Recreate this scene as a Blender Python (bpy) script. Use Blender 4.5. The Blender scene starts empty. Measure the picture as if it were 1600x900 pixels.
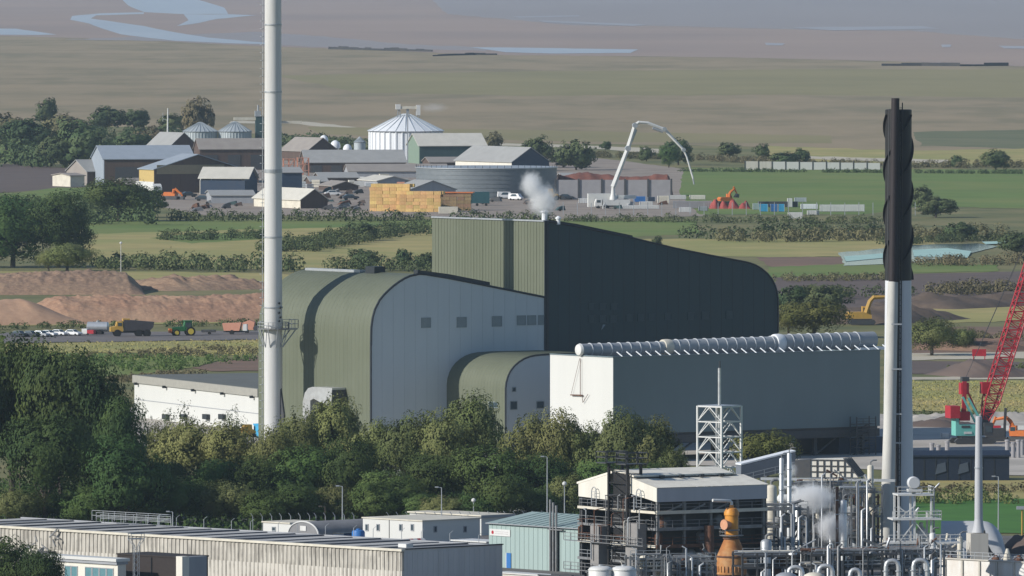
import bpy, bmesh, math, random
import numpy as np
from mathutils import Vector, Matrix, noise

S = bpy.context.scene
COL = S.collection
R = math.radians
rnd = random.Random(11)

# ------------------------------------------------------------------ camera
F_PX = 18000.0            # focal length in pixels of a 1600 px wide picture (a long telephoto from a hill)
CAM_H = 100.0
PITCH = math.atan(570.0 / F_PX)
cd = bpy.data.cameras.new('camera')
cam = bpy.data.objects.new('camera', cd)
COL.objects.link(cam)
cd.sensor_width = 36.0
cd.lens = 36.0 * F_PX / 1600.0
cd.clip_start = 1.0
cd.clip_end = 90000.0
cam.location = (0, 0, CAM_H)
cam.rotation_euler = (math.pi / 2 - PITCH, 0, 0)
S.camera = cam

# ------------------------------------------------------------------ light
SUN_AZ = 66.0             # degrees to the left of the direction straight behind the camera
SUN_EL = 27.0
sun_dir = Vector((-math.sin(R(SUN_AZ)) * math.cos(R(SUN_EL)), -math.cos(R(SUN_AZ)) * math.cos(R(SUN_EL)), math.sin(R(SUN_EL))))
W = bpy.data.worlds.new('World')
S.world = W
W.use_nodes = True
wn = W.node_tree.nodes
sky = wn.new('ShaderNodeTexSky')
sky.sky_type = 'NISHITA'
sky.sun_disc = False
sky.sun_elevation = R(SUN_EL)
sky.sun_rotation = R(180 + SUN_AZ)
sky.air_density = 1.0
sky.dust_density = 0.3
sky.ozone_density = 3.0
bgn = wn['Background']
bgn.inputs[1].default_value = 0.082
W.node_tree.links.new(sky.outputs[0], bgn.inputs[0])
sl = bpy.data.lights.new('sun', 'SUN')
sl.energy = 3.7
sl.angle = R(0.5)
sl.color = (1.0, 0.955, 0.88)
sun = bpy.data.objects.new('sun', sl)
sun.rotation_euler = (-sun_dir).to_track_quat('-Z', 'Y').to_euler()
sun.location = (-400, 1000, 400)
COL.objects.link(sun)
S.view_settings.view_transform = 'Standard'
S.view_settings.look = 'None'
S.view_settings.gamma = 1.0
S.view_settings.exposure = 0.36
HAZE = 1.9e-5              # density of the thin air haze, built at the end
S.render.engine = 'CYCLES'
S.cycles.use_denoising = True
S.cycles.max_bounces = 5
S.cycles.diffuse_bounces = 2
S.cycles.glossy_bounces = 2
S.cycles.transparent_max_bounces = 6
S.cycles.volume_bounces = 5
S.cycles.caustics_reflective = False
S.cycles.caustics_refractive = False

# ------------------------------------------------------------------ survey helpers: sighted bearings -> ground plan
_fw = Vector((0, math.cos(PITCH), -math.sin(PITCH)))
_up = Vector((0, math.sin(PITCH), math.cos(PITCH)))
def ray(px, py):
    return _fw + Vector((1, 0, 0)) * ((px - 800.0) / F_PX) - _up * ((py - 450.0) / F_PX)
def G(px, py, z=0.0):                       # where a sight line meets the level z
    d = ray(px, py)
    t = (z - CAM_H) / d.z
    return Vector((d.x * t, d.y * t, z))
def T(px, py, Y):                           # point on a sight line at distance Y
    d = ray(px, py)
    t = Y / d.y
    return Vector((d.x * t, Y, CAM_H + d.z * t))
def scale_at(py):                           # metres per picture unit on the ground there
    return G(800, py).y / F_PX
# ------------------------------------------------------------------ materials
MATS = {}
def nodes_of(name):
    m = bpy.data.materials.new(name)
    m.use_nodes = True
    nt = m.node_tree
    return m, nt, nt.nodes['Principled BSDF']
def N(nt, kind, **kw):
    n = nt.nodes.new(kind)
    for k, v in kw.items():
        setattr(n, k, v)
    return n
def col4(c):
    return (c[0], c[1], c[2], 1.0)
def dim(c, k):
    return tuple(min(1, max(0, x * k)) for x in c)
def mat(name, c, rough=0.7, metal=0.0, c2=None, scale=1.0, amt=0.5, stretch=None, detail=4.0, bump=0.0, c3=None, scale3=0.2, amt3=0.5, stretch3=None, spec=0.3, world=False, lo=0.35, hi=0.65, rand=0.0):
    """base colour c, broken up by one noise towards c2 and a second one (stains, patches) towards c3"""
    if name in MATS:
        return MATS[name]
    m, nt, b = nodes_of(name)
    b.inputs['Roughness'].default_value = rough
    b.inputs['Metallic'].default_value = metal
    b.inputs['Specular IOR Level'].default_value = spec
    L = nt.links
    if world:
        geo = N(nt, 'ShaderNodeNewGeometry'); vec = geo.outputs['Position']
    else:
        tc = N(nt, 'ShaderNodeTexCoord'); vec = tc.outputs['Object']
    if c2 is None:
        c2 = dim(c, 0.8)
    def layer(sc, st, prev, colour, amount, lo, hi, off):
        mp = N(nt, 'ShaderNodeMapping')
        mp.inputs['Scale'].default_value = st or (1, 1, 1)
        mp.inputs['Location'].default_value = (off, off * 1.7, off * 0.3)
        L.new(vec, mp.inputs['Vector'])
        nz = N(nt, 'ShaderNodeTexNoise')
        nz.inputs['Scale'].default_value = sc
        nz.inputs['Detail'].default_value = detail
        nz.inputs['Roughness'].default_value = 0.6
        L.new(mp.outputs[0], nz.inputs['Vector'])
        mr = N(nt, 'ShaderNodeMapRange')
        mr.inputs['From Min'].default_value = lo
        mr.inputs['From Max'].default_value = hi
        mr.inputs['To Max'].default_value = amount
        L.new(nz.outputs['Fac'], mr.inputs['Value'])
        mx = N(nt, 'ShaderNodeMix', data_type='RGBA')
        L.new(mr.outputs[0], mx.inputs['Factor'])
        if isinstance(prev, tuple):
            mx.inputs[6].default_value = col4(prev)
        else:
            L.new(prev, mx.inputs[6])
        mx.inputs[7].default_value = col4(colour)
        return mx.outputs[2], nz.outputs['Fac']
    out, fac = layer(scale, stretch, tuple(c), c2, amt, lo, hi, 3.1)
    if c3 is not None:
        out, _ = layer(scale3, stretch3, out, c3, amt3, 0.42, 0.66, 17.3)
    if rand > 0:
        oi = N(nt, 'ShaderNodeObjectInfo')
        hs = N(nt, 'ShaderNodeHueSaturation')
        mr = N(nt, 'ShaderNodeMapRange')
        mr.inputs['To Min'].default_value = 1 - rand
        mr.inputs['To Max'].default_value = 1 + rand
        L.new(oi.outputs['Random'], mr.inputs['Value'])
        L.new(mr.outputs[0], hs.inputs['Value'])
        mh = N(nt, 'ShaderNodeMapRange')
        mh.inputs['To Min'].default_value = 0.5 + rand * 0.10
        mh.inputs['To Max'].default_value = 0.5 - rand * 0.10
        ml = N(nt, 'ShaderNodeMath', operation='MULTIPLY'); ml.inputs[1].default_value = 7.31
        fr = N(nt, 'ShaderNodeMath', operation='FRACT')
        L.new(oi.outputs['Random'], ml.inputs[0]); L.new(ml.outputs[0], fr.inputs[0])
        L.new(fr.outputs[0], mh.inputs['Value']); L.new(mh.outputs[0], hs.inputs['Hue'])
        L.new(out, hs.inputs['Color'])
        out = hs.outputs['Color']
    L.new(out, b.inputs['Base Color'])
    if bump > 0:
        bp = N(nt, 'ShaderNodeBump')
        bp.inputs['Strength'].default_value = bump
        bp.inputs['Distance'].default_value = 0.3
        L.new(fac, bp.inputs['Height'])
        L.new(bp.outputs[0], b.inputs['Normal'])
    MATS[name] = m
    return m

VST = (1, 1, 0.06)     # vertical streaks
olive = mat('olive_cladding', (0.128, 0.142, 0.098), 0.55, c2=(0.106, 0.118, 0.081), scale=0.9, stretch=(1, 1, 0.03), amt=0.55, c3=(0.152, 0.164, 0.12), scale3=0.07, amt3=0.45)
greyclad = mat('pale_grey_cladding', (0.5, 0.545, 0.565), 0.6, c2=(0.46, 0.505, 0.525), scale=0.25, stretch=(1, 1, 0.3), amt=0.5)
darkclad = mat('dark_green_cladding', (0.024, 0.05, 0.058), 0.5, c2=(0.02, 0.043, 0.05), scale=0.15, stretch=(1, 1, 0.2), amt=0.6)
darktrim = mat('dark_trim', (0.03, 0.036, 0.042), 0.5)
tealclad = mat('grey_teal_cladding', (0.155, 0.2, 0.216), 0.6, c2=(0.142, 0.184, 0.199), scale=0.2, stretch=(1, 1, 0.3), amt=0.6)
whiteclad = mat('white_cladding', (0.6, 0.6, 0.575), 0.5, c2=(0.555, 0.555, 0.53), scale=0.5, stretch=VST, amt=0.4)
whitepaint = mat('white_paint', (0.66, 0.66, 0.645), 0.45, c2=(0.57, 0.57, 0.55), scale=0.4, amt=0.5, c3=(0.47, 0.46, 0.43), scale3=1.2, amt3=0.25, stretch3=(1, 1, 0.15))
chimneypaint = mat('chimney_paint', (0.60, 0.60, 0.59), 0.45, c2=(0.52, 0.52, 0.515), scale=0.5, stretch=(1, 1, 0.05), amt=0.6, c3=(0.42, 0.40, 0.37), scale3=0.8, amt3=0.35, stretch3=(1, 1, 0.08))
steelgrey = mat('galvanised_steel', (0.42, 0.44, 0.46), 0.45, 0.35, c2=(0.32, 0.34, 0.36), scale=2.0, amt=0.6)
ductgrey = mat('steam_duct_paint', (0.32, 0.345, 0.37), 0.5, 0.1, c2=(0.28, 0.3, 0.325), scale=0.6, amt=0.5)
darksteel = mat('dark_steel', (0.055, 0.06, 0.068), 0.55, c2=(0.08, 0.075, 0.07), scale=1.5, amt=0.6)
blacksteel = mat('black_sooty_steel', (0.018, 0.018, 0.02), 0.5, c2=(0.03, 0.027, 0.025), scale=0.6, amt=0.6)
rustysteel = mat('rusty_steel', (0.16, 0.075, 0.045), 0.8, c2=(0.08, 0.05, 0.04), scale=1.2, amt=0.8)
midsteel = mat('mid_grey_pipework', (0.24, 0.25, 0.26), 0.5, 0.2, c2=(0.15, 0.14, 0.13), scale=1.3, amt=0.7)
alulag = mat('aluminium_lagging', (0.60, 0.61, 0.61), 0.38, 0.5, c2=(0.42, 0.42, 0.42), scale=1.0, amt=0.6)
creampaint = mat('cream_sheeting', (0.66, 0.62, 0.52), 0.65, c2=(0.56, 0.52, 0.43), scale=0.6, amt=0.6, c3=(0.4, 0.36, 0.3), scale3=0.5, amt3=0.35)
whitesheet = mat('off_white_sheeting', (0.70, 0.67, 0.59), 0.6, c2=(0.6, 0.57, 0.5), scale=0.8, stretch=VST, amt=0.6)
shedgrey = mat('grey_sheeting', (0.33, 0.34, 0.36), 0.65, c2=(0.27, 0.28, 0.30), scale=0.6, stretch=VST, amt=0.6)
concretepale = mat('weathered_pale_concrete', (0.52, 0.49, 0.43), 0.85, c2=(0.38, 0.355, 0.31), scale=0.8, stretch=VST, amt=0.7, c3=(0.13, 0.12, 0.105), scale3=0.55, amt3=0.75, stretch3=(1, 1, 0.16))
concretebase = mat('pale_concrete_base', (0.58, 0.55, 0.49), 0.85, c2=(0.47, 0.44, 0.39), scale=0.8, stretch=VST, amt=0.6)
roofdark = mat('dark_roof_felt', (0.19, 0.192, 0.2), 0.8, c2=(0.25, 0.25, 0.255), scale=0.5, amt=0.7)
roofpale = mat('pale_roof_sheet', (0.46, 0.45, 0.43), 0.75, c2=(0.36, 0.35, 0.34), scale=0.5, amt=0.7)
flatroof = mat('grey_flat_roof', (0.125, 0.132, 0.122), 0.85, c2=(0.15, 0.155, 0.142), scale=0.15, amt=0.7)
tealpaint = mat('pale_teal_sheeting', (0.335, 0.425, 0.405), 0.6, c2=(0.295, 0.38, 0.362), scale=0.5, stretch=VST, amt=0.6)
brickdark = mat('dark_brown_brick', (0.04, 0.032, 0.03), 0.85, c2=(0.028, 0.023, 0.022), scale=2.0, amt=0.6)
glassm = mat('window_glass', (0.05, 0.075, 0.09), 0.08, spec=0.7)
glassteal = mat('teal_window_glass', (0.12, 0.25, 0.28), 0.12, spec=0.7)
shutter = mat('grey_louvre', (0.24, 0.28, 0.29), 0.7)
louvredark = mat('slate_louvre', (0.04, 0.066, 0.074), 0.6)
orangepaint = mat('orange_vessel_paint', (0.68, 0.3, 0.04), 0.5, c2=(0.56, 0.22, 0.035), scale=0.7, amt=0.7, c3=(0.34, 0.15, 0.05), scale3=0.9, amt3=0.6)
rustvessel = mat('rusting_orange_vessel', (0.45, 0.19, 0.05), 0.75, c2=(0.26, 0.10, 0.04), scale=0.6, amt=0.8, c3=(0.55, 0.36, 0.18), scale3=0.7, amt3=0.5)
redpaint = mat('red_crane_paint', (0.42, 0.025, 0.04), 0.5, c2=(0.3, 0.02, 0.03), scale=1.0, amt=0.5)
mintpaint = mat('mint_green_paint', (0.17, 0.50, 0.44), 0.5, c2=(0.13, 0.4, 0.36), scale=0.8, amt=0.5)
yellowpaint = mat('yellow_machine_paint', (0.55, 0.33, 0.06), 0.5, c2=(0.33, 0.2, 0.06), scale=1.0, amt=0.6)
orangemach = mat('orange_machine_paint', (0.62, 0.17, 0.035), 0.55, c2=(0.48, 0.14, 0.04), scale=1.0, amt=0.6)
greenpaint = mat('green_machine_paint', (0.03, 0.15, 0.05), 0.45)
bluepaint = mat('blue_paint', (0.04, 0.17, 0.45), 0.5, c2=(0.03, 0.13, 0.35), scale=1.0, amt=0.5)
cyanpaint = mat('bright_blue_sheet', (0.06, 0.36, 0.62), 0.55)
navypaint = mat('navy_sheeting', (0.03, 0.052, 0.092), 0.55, c2=(0.045, 0.06, 0.09), scale=0.3, amt=0.7)
tyre = mat('tyre_rubber', (0.018, 0.018, 0.018), 0.85)
rim_y = mat('yellow_rim', (0.68, 0.52, 0.08), 0.5)
carwhite = mat('white_car_paint', (0.80, 0.80, 0.80), 0.25)
cardark = mat('dark_car_paint', (0.05, 0.06, 0.075), 0.25)
carsilver = mat('silver_car_paint', (0.45, 0.47, 0.5), 0.3, 0.4)
pinkcrate = mat('faded_salmon_paint', (0.58, 0.29, 0.2), 0.7, c2=(0.5, 0.22, 0.14), scale=1, amt=0.6)
siloshine = mat('bright_galvanised_silo', (0.78, 0.8, 0.82), 0.42, 0.0, c2=(0.66, 0.68, 0.71), scale=0.4, stretch=VST, amt=0.5)
silogrey = mat('weathered_silo_sheet', (0.44, 0.48, 0.50), 0.5, 0.2, c2=(0.36, 0.40, 0.42), scale=0.4, stretch=VST, amt=0.5)
barnbrown = mat('brown_barn_boarding', (0.11, 0.075, 0.06), 0.85, c2=(0.075, 0.055, 0.048), scale=0.7, stretch=VST, amt=0.7)
barnroofblue = mat('blue_grey_fibre_roof', (0.31, 0.35, 0.40), 0.75, c2=(0.26, 0.30, 0.34), scale=0.3, amt=0.6)
barnroofbrown = mat('brown_grey_fibre_roof', (0.31, 0.28, 0.25), 0.8, c2=(0.25, 0.22, 0.2), scale=0.3, amt=0.6)
barnroofgrey = mat('grey_fibre_roof', (0.34, 0.34, 0.33), 0.8, c2=(0.28, 0.28, 0.27), scale=0.3, amt=0.6)
barnroofpale = mat('pale_cream_roof', (0.60, 0.57, 0.50), 0.7, c2=(0.5, 0.48, 0.42), scale=0.3, amt=0.6)
barngreen = mat('dark_green_barn_sheet', (0.035, 0.07, 0.075), 0.7, c2=(0.05, 0.09, 0.085), scale=0.5, stretch=VST, amt=0.6)
barnsage = mat('sage_green_gable', (0.20, 0.27, 0.21), 0.7)
yellowwall = mat('mustard_wall', (0.52, 0.38, 0.15), 0.8)
tanksteel = mat('slurry_tank_steel', (0.185, 0.205, 0.22), 0.5, 0.15, c2=(0.14, 0.16, 0.175), scale=0.35, stretch=(1, 1, 2.5), amt=0.6)
straw = mat('straw_bale', (0.62, 0.41, 0.17), 0.95, c2=(0.45, 0.28, 0.11), scale=1.6, stretch=(1, 1, 0.3), amt=0.7, rand=0.16)
brownstack = mat('weathered_bale', (0.30, 0.2, 0.11), 0.95, c2=(0.19, 0.13, 0.08), scale=1.5, amt=0.7, rand=0.16)
claywall = mat('grey_precast_panel', (0.33, 0.32, 0.33), 0.85, c2=(0.27, 0.26, 0.27), scale=0.4, amt=0.6)
redsoil = mat('red_brown_spoil', (0.21, 0.085, 0.06), 0.95, c2=(0.14, 0.06, 0.05), scale=0.5, amt=0.7)

# ground
soil = mat('reddish_compost_heap', (0.4, 0.235, 0.15), 0.95, c2=(0.25, 0.145, 0.095), scale=0.9, amt=0.85, c3=(0.46, 0.3, 0.19), scale3=0.07, amt3=0.7, bump=0.6)
soildark = mat('brown_brush_heap', (0.33, 0.215, 0.14), 0.95, c2=(0.19, 0.125, 0.088), scale=0.8, amt=0.9, c3=(0.39, 0.27, 0.17), scale3=0.06, amt3=0.6, bump=0.7)
soilorange = mat('orange_wood_chip', (0.47, 0.295, 0.19), 0.95, c2=(0.38, 0.23, 0.15), scale=0.5, amt=0.7, bump=0.4)
scrub = mat('scrubby_grassland', (0.155, 0.152, 0.056), 0.95, c2=(0.09, 0.108, 0.04), scale=0.055, amt=0.8, c3=(0.28, 0.225, 0.105), scale3=0.02, amt3=0.6, world=True)
marsh = mat('brown_saltmarsh', (0.285, 0.222, 0.132), 0.95, c2=(0.205, 0.172, 0.098), scale=0.009, amt=0.95, detail=9.0, c3=(0.335, 0.252, 0.158), scale3=0.035, amt3=0.55, stretch=(1, 0.35, 1), stretch3=(1, 0.18, 1), world=True, lo=.42, hi=.58)
marshgreen = mat('greenish_saltmarsh', (0.265, 0.225, 0.108), 0.95, c2=(0.21, 0.188, 0.088), scale=0.008, amt=0.8, stretch=(1, 0.4, 1), world=True)
mud = mat('bare_tidal_mud', (0.345, 0.25, 0.192), 0.6, c2=(0.285, 0.212, 0.172), scale=0.003, amt=0.8, stretch=(1, 0.25, 1), c3=(0.395, 0.29, 0.22), scale3=0.0016, amt3=0.5, world=True)
wetmud = mat('wet_shining_mud', (0.31, 0.248, 0.212), 0.45, c2=(0.285, 0.225, 0.19), scale=0.004, amt=0.9, stretch=(1, 0.15, 1), world=True, spec=0.5)
grassgreen = mat('bright_green_pasture', (0.135, 0.2, 0.042), 0.95, c2=(0.1, 0.155, 0.034), scale=0.03, amt=0.7, c3=(0.215, 0.215, 0.066), scale3=0.012, amt3=0.5, world=True)
dullgrass = mat('dull_green_marsh_grass', (0.135, 0.145, 0.07), 0.95, c2=(0.10, 0.115, 0.055), scale=0.02, amt=0.8, c3=(0.2, 0.18, 0.1), scale3=0.01, amt3=0.5, world=True)
grasslawn = mat('lush_green_grass', (0.061, 0.171, 0.024), 0.95, c2=(0.046, 0.132, 0.020), scale=0.12, amt=0.7, world=True)
grasstan = mat('dry_tan_grass', (0.4, 0.325, 0.128), 0.95, c2=(0.275, 0.245, 0.092), scale=0.045, amt=0.8, c3=(0.215, 0.25, 0.072), scale3=0.018, amt3=0.6, world=True)
plough = mat('ploughed_soil', (0.132, 0.098, 0.083), 0.95, c2=(0.098, 0.075, 0.067), scale=0.05, amt=0.7, world=True)
earthred = mat('bare_red_earth', (0.218, 0.132, 0.092), 0.95, c2=(0.138, 0.098, 0.069), scale=0.05, amt=0.8, world=True)
yardconc = mat('dusty_concrete_yard', (0.529, 0.483, 0.425), 0.9, c2=(0.414, 0.380, 0.333), scale=0.1, amt=0.8, c3=(0.299, 0.276, 0.241), scale3=0.05, amt3=0.6, world=True)
farmyard = mat('muddy_farm_yard', (0.33, 0.275, 0.225), 0.9, c2=(0.22, 0.18, 0.15), scale=0.06, amt=0.8, world=True)
asphalt = mat('worn_dark_track', (0.137, 0.127, 0.127), 0.9, c2=(0.195, 0.169, 0.156), scale=0.12, amt=0.8, world=True)
paleroad = mat('pale_dusty_track', (0.52, 0.47, 0.37), 0.9, c2=(0.42, 0.37, 0.28), scale=0.05, amt=0.7, world=True)
plantfloor = mat('stained_plant_concrete', (0.16, 0.15, 0.145), 0.9, c2=(0.10, 0.095, 0.09), scale=0.2, amt=0.8, world=True)
turq = mat('turquoise_netting', (0.42, 0.6, 0.54), 0.7, c2=(0.3, 0.48, 0.43), scale=0.1, amt=0.7, world=True)
darkwater = mat('dark_pond_water', (0.05, 0.075, 0.085), 0.12, spec=0.5, world=True)
creekwater = mat('creek_water', (0.36, 0.365, 0.4), 0.3, c2=(0.46, 0.46, 0.48), scale=0.004, amt=0.7, stretch=(1, 0.2, 1), spec=0.5, world=True)

def leafmat(name, c, c2, c3):
    m = mat(name, c, 0.75, c2=c2, scale=0.55, amt=0.75, c3=c3, scale3=0.14, amt3=0.7, spec=0.18, rand=0.22, detail=2.0, world=True)
    nt = m.node_tree; b = nt.nodes['Principled BSDF']; out = nt.nodes['Material Output']
    tl = N(nt, 'ShaderNodeBsdfTranslucent'); mx = N(nt, 'ShaderNodeMixShader')
    mx.inputs[0].default_value = 0.16
    nt.links.new(b.inputs['Base Color'].links[0].from_socket, tl.inputs['Color'])
    nt.links.new(b.outputs[0], mx.inputs[1]); nt.links.new(tl.outputs[0], mx.inputs[2])
    nt.links.new(mx.outputs[0], out.inputs['Surface'])
    return m
leaf_dark = leafmat('dark_green_foliage', (0.046, 0.082, 0.022), (0.03, 0.058, 0.018), (0.084, 0.12, 0.032))
leaf_olive = leafmat('olive_willow_foliage', (0.17, 0.19, 0.062), (0.12, 0.142, 0.048), (0.21, 0.21, 0.082))
leaf_green = leafmat('mid_green_foliage', (0.078, 0.132, 0.034), (0.055, 0.098, 0.026), (0.115, 0.158, 0.045))
leaf_far = leafmat('far_hedge_foliage', (0.076, 0.11, 0.044), (0.054, 0.083, 0.033), (0.12, 0.138, 0.058))
leaf_brown = leafmat('brownish_scrub_foliage', (0.15, 0.134, 0.07), (0.115, 0.108, 0.056), (0.185, 0.16, 0.084))
leaf_yellow = leafmat('yellow_green_foliage', (0.135, 0.135, 0.034), (0.098, 0.106, 0.028), (0.168, 0.152, 0.046))
bark = mat('bark', (0.085, 0.07, 0.055), 0.9, c2=(0.055, 0.045, 0.035), scale=2.0, amt=0.7)
# ------------------------------------------------------------------ modelling tools
def tag(o, label=None, cat=None, group=None, kind=None):
    if label: o['label'] = label
    if cat: o['category'] = cat
    if group: o['group'] = group
    if kind: o['kind'] = kind
    return o
def thing(name, label, cat, loc, rz=0.0, group=None):
    o = bpy.data.objects.new(name, None)
    COL.objects.link(o)
    o.location = loc
    o.rotation_euler = (0, 0, rz)
    o.empty_display_size = 1.0
    return tag(o, label, cat, group)
def Bl(name, label, cat, px, py, deg, group=None):
    """thing on the ground at a sighted spot; local x runs right and away, local y left and away"""
    return thing(name, label, cat, G(px, py), R(deg), group)
def _frame(t):
    c, s = math.cos(t.rotation_euler.z), math.sin(t.rotation_euler.z)
    return Vector((c, s, 0)), Vector((-s, c, 0))
def loc_of(t, w):
    u, v = _frame(t)
    d = w - t.location
    return Vector((d.dot(u), d.dot(v), d.z))
def on_y(t, px, py, c=0.0):                 # sighted point on the upright plane local y = c  -> (x, z)
    u, v = _frame(t)
    d = ray(px, py); o = Vector((0, 0, CAM_H))
    p0 = t.location + v * c
    k = (p0 - o).dot(v) / d.dot(v)
    q = loc_of(t, o + d * k)
    return q.x, q.z
def on_x(t, px, py, c=0.0):                 # upright plane local x = c -> (y, z)
    u, v = _frame(t)
    d = ray(px, py); o = Vector((0, 0, CAM_H))
    p0 = t.location + u * c
    k = (p0 - o).dot(u) / d.dot(u)
    q = loc_of(t, o + d * k)
    return q.y, q.z
def local_at(t, px, py, Y=None):
    return loc_of(t, T(px, py, Y if Y is not None else t.location.y))

class MB:
    def __init__(s):
        s.v = []; s.f = []
    def add(s, vs, fs):
        o = len(s.v)
        s.v += [tuple(p) for p in vs]
        s.f += [tuple(i + o for i in f) for f in fs]
        return s
    def box(s, x0, y0, z0, x1, y1, z1):
        if x0 > x1: x0, x1 = x1, x0
        if y0 > y1: y0, y1 = y1, y0
        if z0 > z1: z0, z1 = z1, z0
        return s.add([(x0, y0, z0), (x1, y0, z0), (x1, y1, z0), (x0, y1, z0), (x0, y0, z1), (x1, y0, z1), (x1, y1, z1), (x0, y1, z1)],
                     [(0, 3, 2, 1), (4, 5, 6, 7), (0, 1, 5, 4), (1, 2, 6, 5), (2, 3, 7, 6), (3, 0, 4, 7)])
    def cbox(s, cx, cy, z0, lx, ly, h):
        return s.box(cx - lx / 2, cy - ly / 2, z0, cx + lx / 2, cy + ly / 2, z0 + h)
    def prism(s, prof, axis, a, b, caps=True, closed=True):
        n = len(prof)
        def pt(p, q, t):
            return (p, t, q) if axis == 'y' else ((t, p, q) if axis == 'x' else (p, q, t))
        vs = [pt(p, q, a) for p, q in prof] + [pt(p, q, b) for p, q in prof]
        fs = [(i, (i + 1) % n, n + (i + 1) % n, n + i) for i in range(n if closed else n - 1)]
        if caps:
            fs += [tuple(range(n - 1, -1, -1)), tuple(range(n, 2 * n))]
        return s.add(vs, fs)
    def tube(s, pts, r, n=8, caps=True):
        pts = [Vector(p) for p in pts]
        m = len(pts)
        rs = r if isinstance(r, (list, tuple)) else [r] * m
        ring = []
        ref = None
        for i in range(m):
            d = (pts[min(i + 1, m - 1)] - pts[max(i - 1, 0)])
            if d.length < 1e-9: d = Vector((0, 0, 1))
            d.normalize()
            if ref is None:
                ref = Vector((0, 0, 1)) if abs(d.z) < 0.9 else Vector((1, 0, 0))
            a = d.cross(ref)
            if a.length < 1e-4:
                a = d.cross(Vector((0.3, 1, 0.2)))
            a.normalize(); b = d.cross(a)
            ring.append([pts[i] + (a * math.cos(2 * math.pi * k / n) + b * math.sin(2 * math.pi * k / n)) * rs[i] for k in range(n)])
            ref = b if abs(b.dot(d)) < 0.9 else ref
            ref = a.cross(d)
        vs = [p for rr in ring for p in rr]
        fs = []
        for i in range(m - 1):
            for k in range(n):
                k2 = (k + 1) % n
                fs.append((i * n + k, i * n + k2, (i + 1) * n + k2, (i + 1) * n + k))
        if caps:
            fs += [tuple(range(n - 1, -1, -1)), tuple((m - 1) * n + k for k in range(n))]
        return s.add(vs, fs)
    def cyl(s, p0, p1, r0, r1=None, n=12, caps=True):
        return s.tube([p0, p1], [r0, r0 if r1 is None else r1], n, caps)
    def lathe(s, c, prof, n=24, a0=0.0):
        c = Vector(c); m = len(prof)
        vs = []
        for r, z in prof:
            for k in range(n):
                a = a0 + 2 * math.pi * k / n
                vs.append((c.x + r * math.cos(a), c.y + r * math.sin(a), c.z + z))
        fs = [(i * n + k, i * n + (k + 1) % n, (i + 1) * n + (k + 1) % n, (i + 1) * n + k) for i in range(m - 1) for k in range(n)]
        fs += [tuple(range(n - 1, -1, -1)), tuple((m - 1) * n + k for k in range(n))]
        return s.add(vs, fs)
    def beam(s, p0, p1, w, h=None):
        h = h or w
        p0 = Vector(p0); p1 = Vector(p1)
        d = (p1 - p0).normalized()
        a = d.cross(Vector((0, 0, 1)))
        if a.length < 1e-3: a = Vector((1, 0, 0))
        a.normalize(); b = a.cross(d)
        a *= w / 2; b *= h / 2
        vs = [p0 - a - b, p0 + a - b, p0 + a + b, p0 - a + b, p1 - a - b, p1 + a - b, p1 + a + b, p1 - a + b]
        return s.add(vs, [(0, 3, 2, 1), (4, 5, 6, 7), (0, 1, 5, 4), (1, 2, 6, 5), (2, 3, 7, 6), (3, 0, 4, 7)])
    def quad(s, a, b, c, d):
        return s.add([a, b, c, d], [(0, 1, 2, 3)])
    def ngon(s, pts):
        return s.add(pts, [tuple(range(len(pts)))])
    def rail(s, pts, h=1.1, r=0.035, step=2.0, mid=True):      # handrail along a poly-line of deck-level points
        for a, b in zip(pts[:-1], pts[1:]):
            a = Vector(a); b = Vector(b)
            n = max(1, int((b - a).length / step))
            for i in range(n + 1):
                p = a.lerp(b, i / n)
                s.beam(p, p + Vector((0, 0, h)), 2 * r)
            s.beam(a + Vector((0, 0, h)), b + Vector((0, 0, h)), 2 * r)
            if mid: s.beam(a + Vector((0, 0, h * .5)), b + Vector((0, 0, h * .5)), 2 * r)
        return s
    def mesh(s, name, m, smooth=None):
        me = bpy.data.meshes.new(name)
        me.from_pydata(s.v, [], s.f)
        if m is not None: me.materials.append(m)
        bm = bmesh.new(); bm.from_mesh(me)
        bmesh.ops.recalc_face_normals(bm, faces=bm.faces)
        bm.to_mesh(me); bm.free()
        if smooth:
            me.polygons.foreach_set('use_smooth', [True] * len(me.polygons))
            me.set_sharp_from_angle(angle=R(smooth))
        return me
    def part(s, parent, name, m, smooth=None, label=None, kind=None):
        o = bpy.data.objects.new(name, s.mesh(name, m, smooth))
        COL.objects.link(o)
        if parent is not None: o.parent = parent
        if label: o['label'] = label
        if kind: o['kind'] = kind
        return o
    def solo(s, name, m, label, cat, loc=(0, 0, 0), rz=0.0, group=None, kind=None, smooth=None):
        o = s.part(None, name, m, smooth)
        o.location = loc; o.rotation_euler = (0, 0, rz)
        return tag(o, label, cat, group, kind)
def mk(parent, name, m, fn, smooth=None, label=None, kind=None):
    b = MB(); fn(b)
    return b.part(parent, name, m, smooth, label, kind)
def boxpart(parent, name, m, *a, **k):
    return MB().box(*a).part(parent, name, m, **k)
KIDS = {}
def children(o):
    return [c for c in bpy.data.objects if c.parent == o]
def tree_of(o):                             # (object, [subtrees]) read once, so copying is quick
    return (o, [tree_of(c) for c in children(o)])
def copy_tree(tr, parent=None):
    o, kids = tr
    c = o.copy()
    COL.objects.link(c)
    if parent is not None: c.parent = parent
    for k in kids: copy_tree(k, c)
    return c
def clone(tr, label, loc, rz=0.0, group=None, scale=None):
    c = copy_tree(tr)
    c['label'] = label
    if group: c['group'] = group
    c.location = loc
    c.rotation_euler = (0, 0, rz)
    if scale is not None: c.scale = scale if hasattr(scale, '__len__') else (scale,) * 3
    return c
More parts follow.
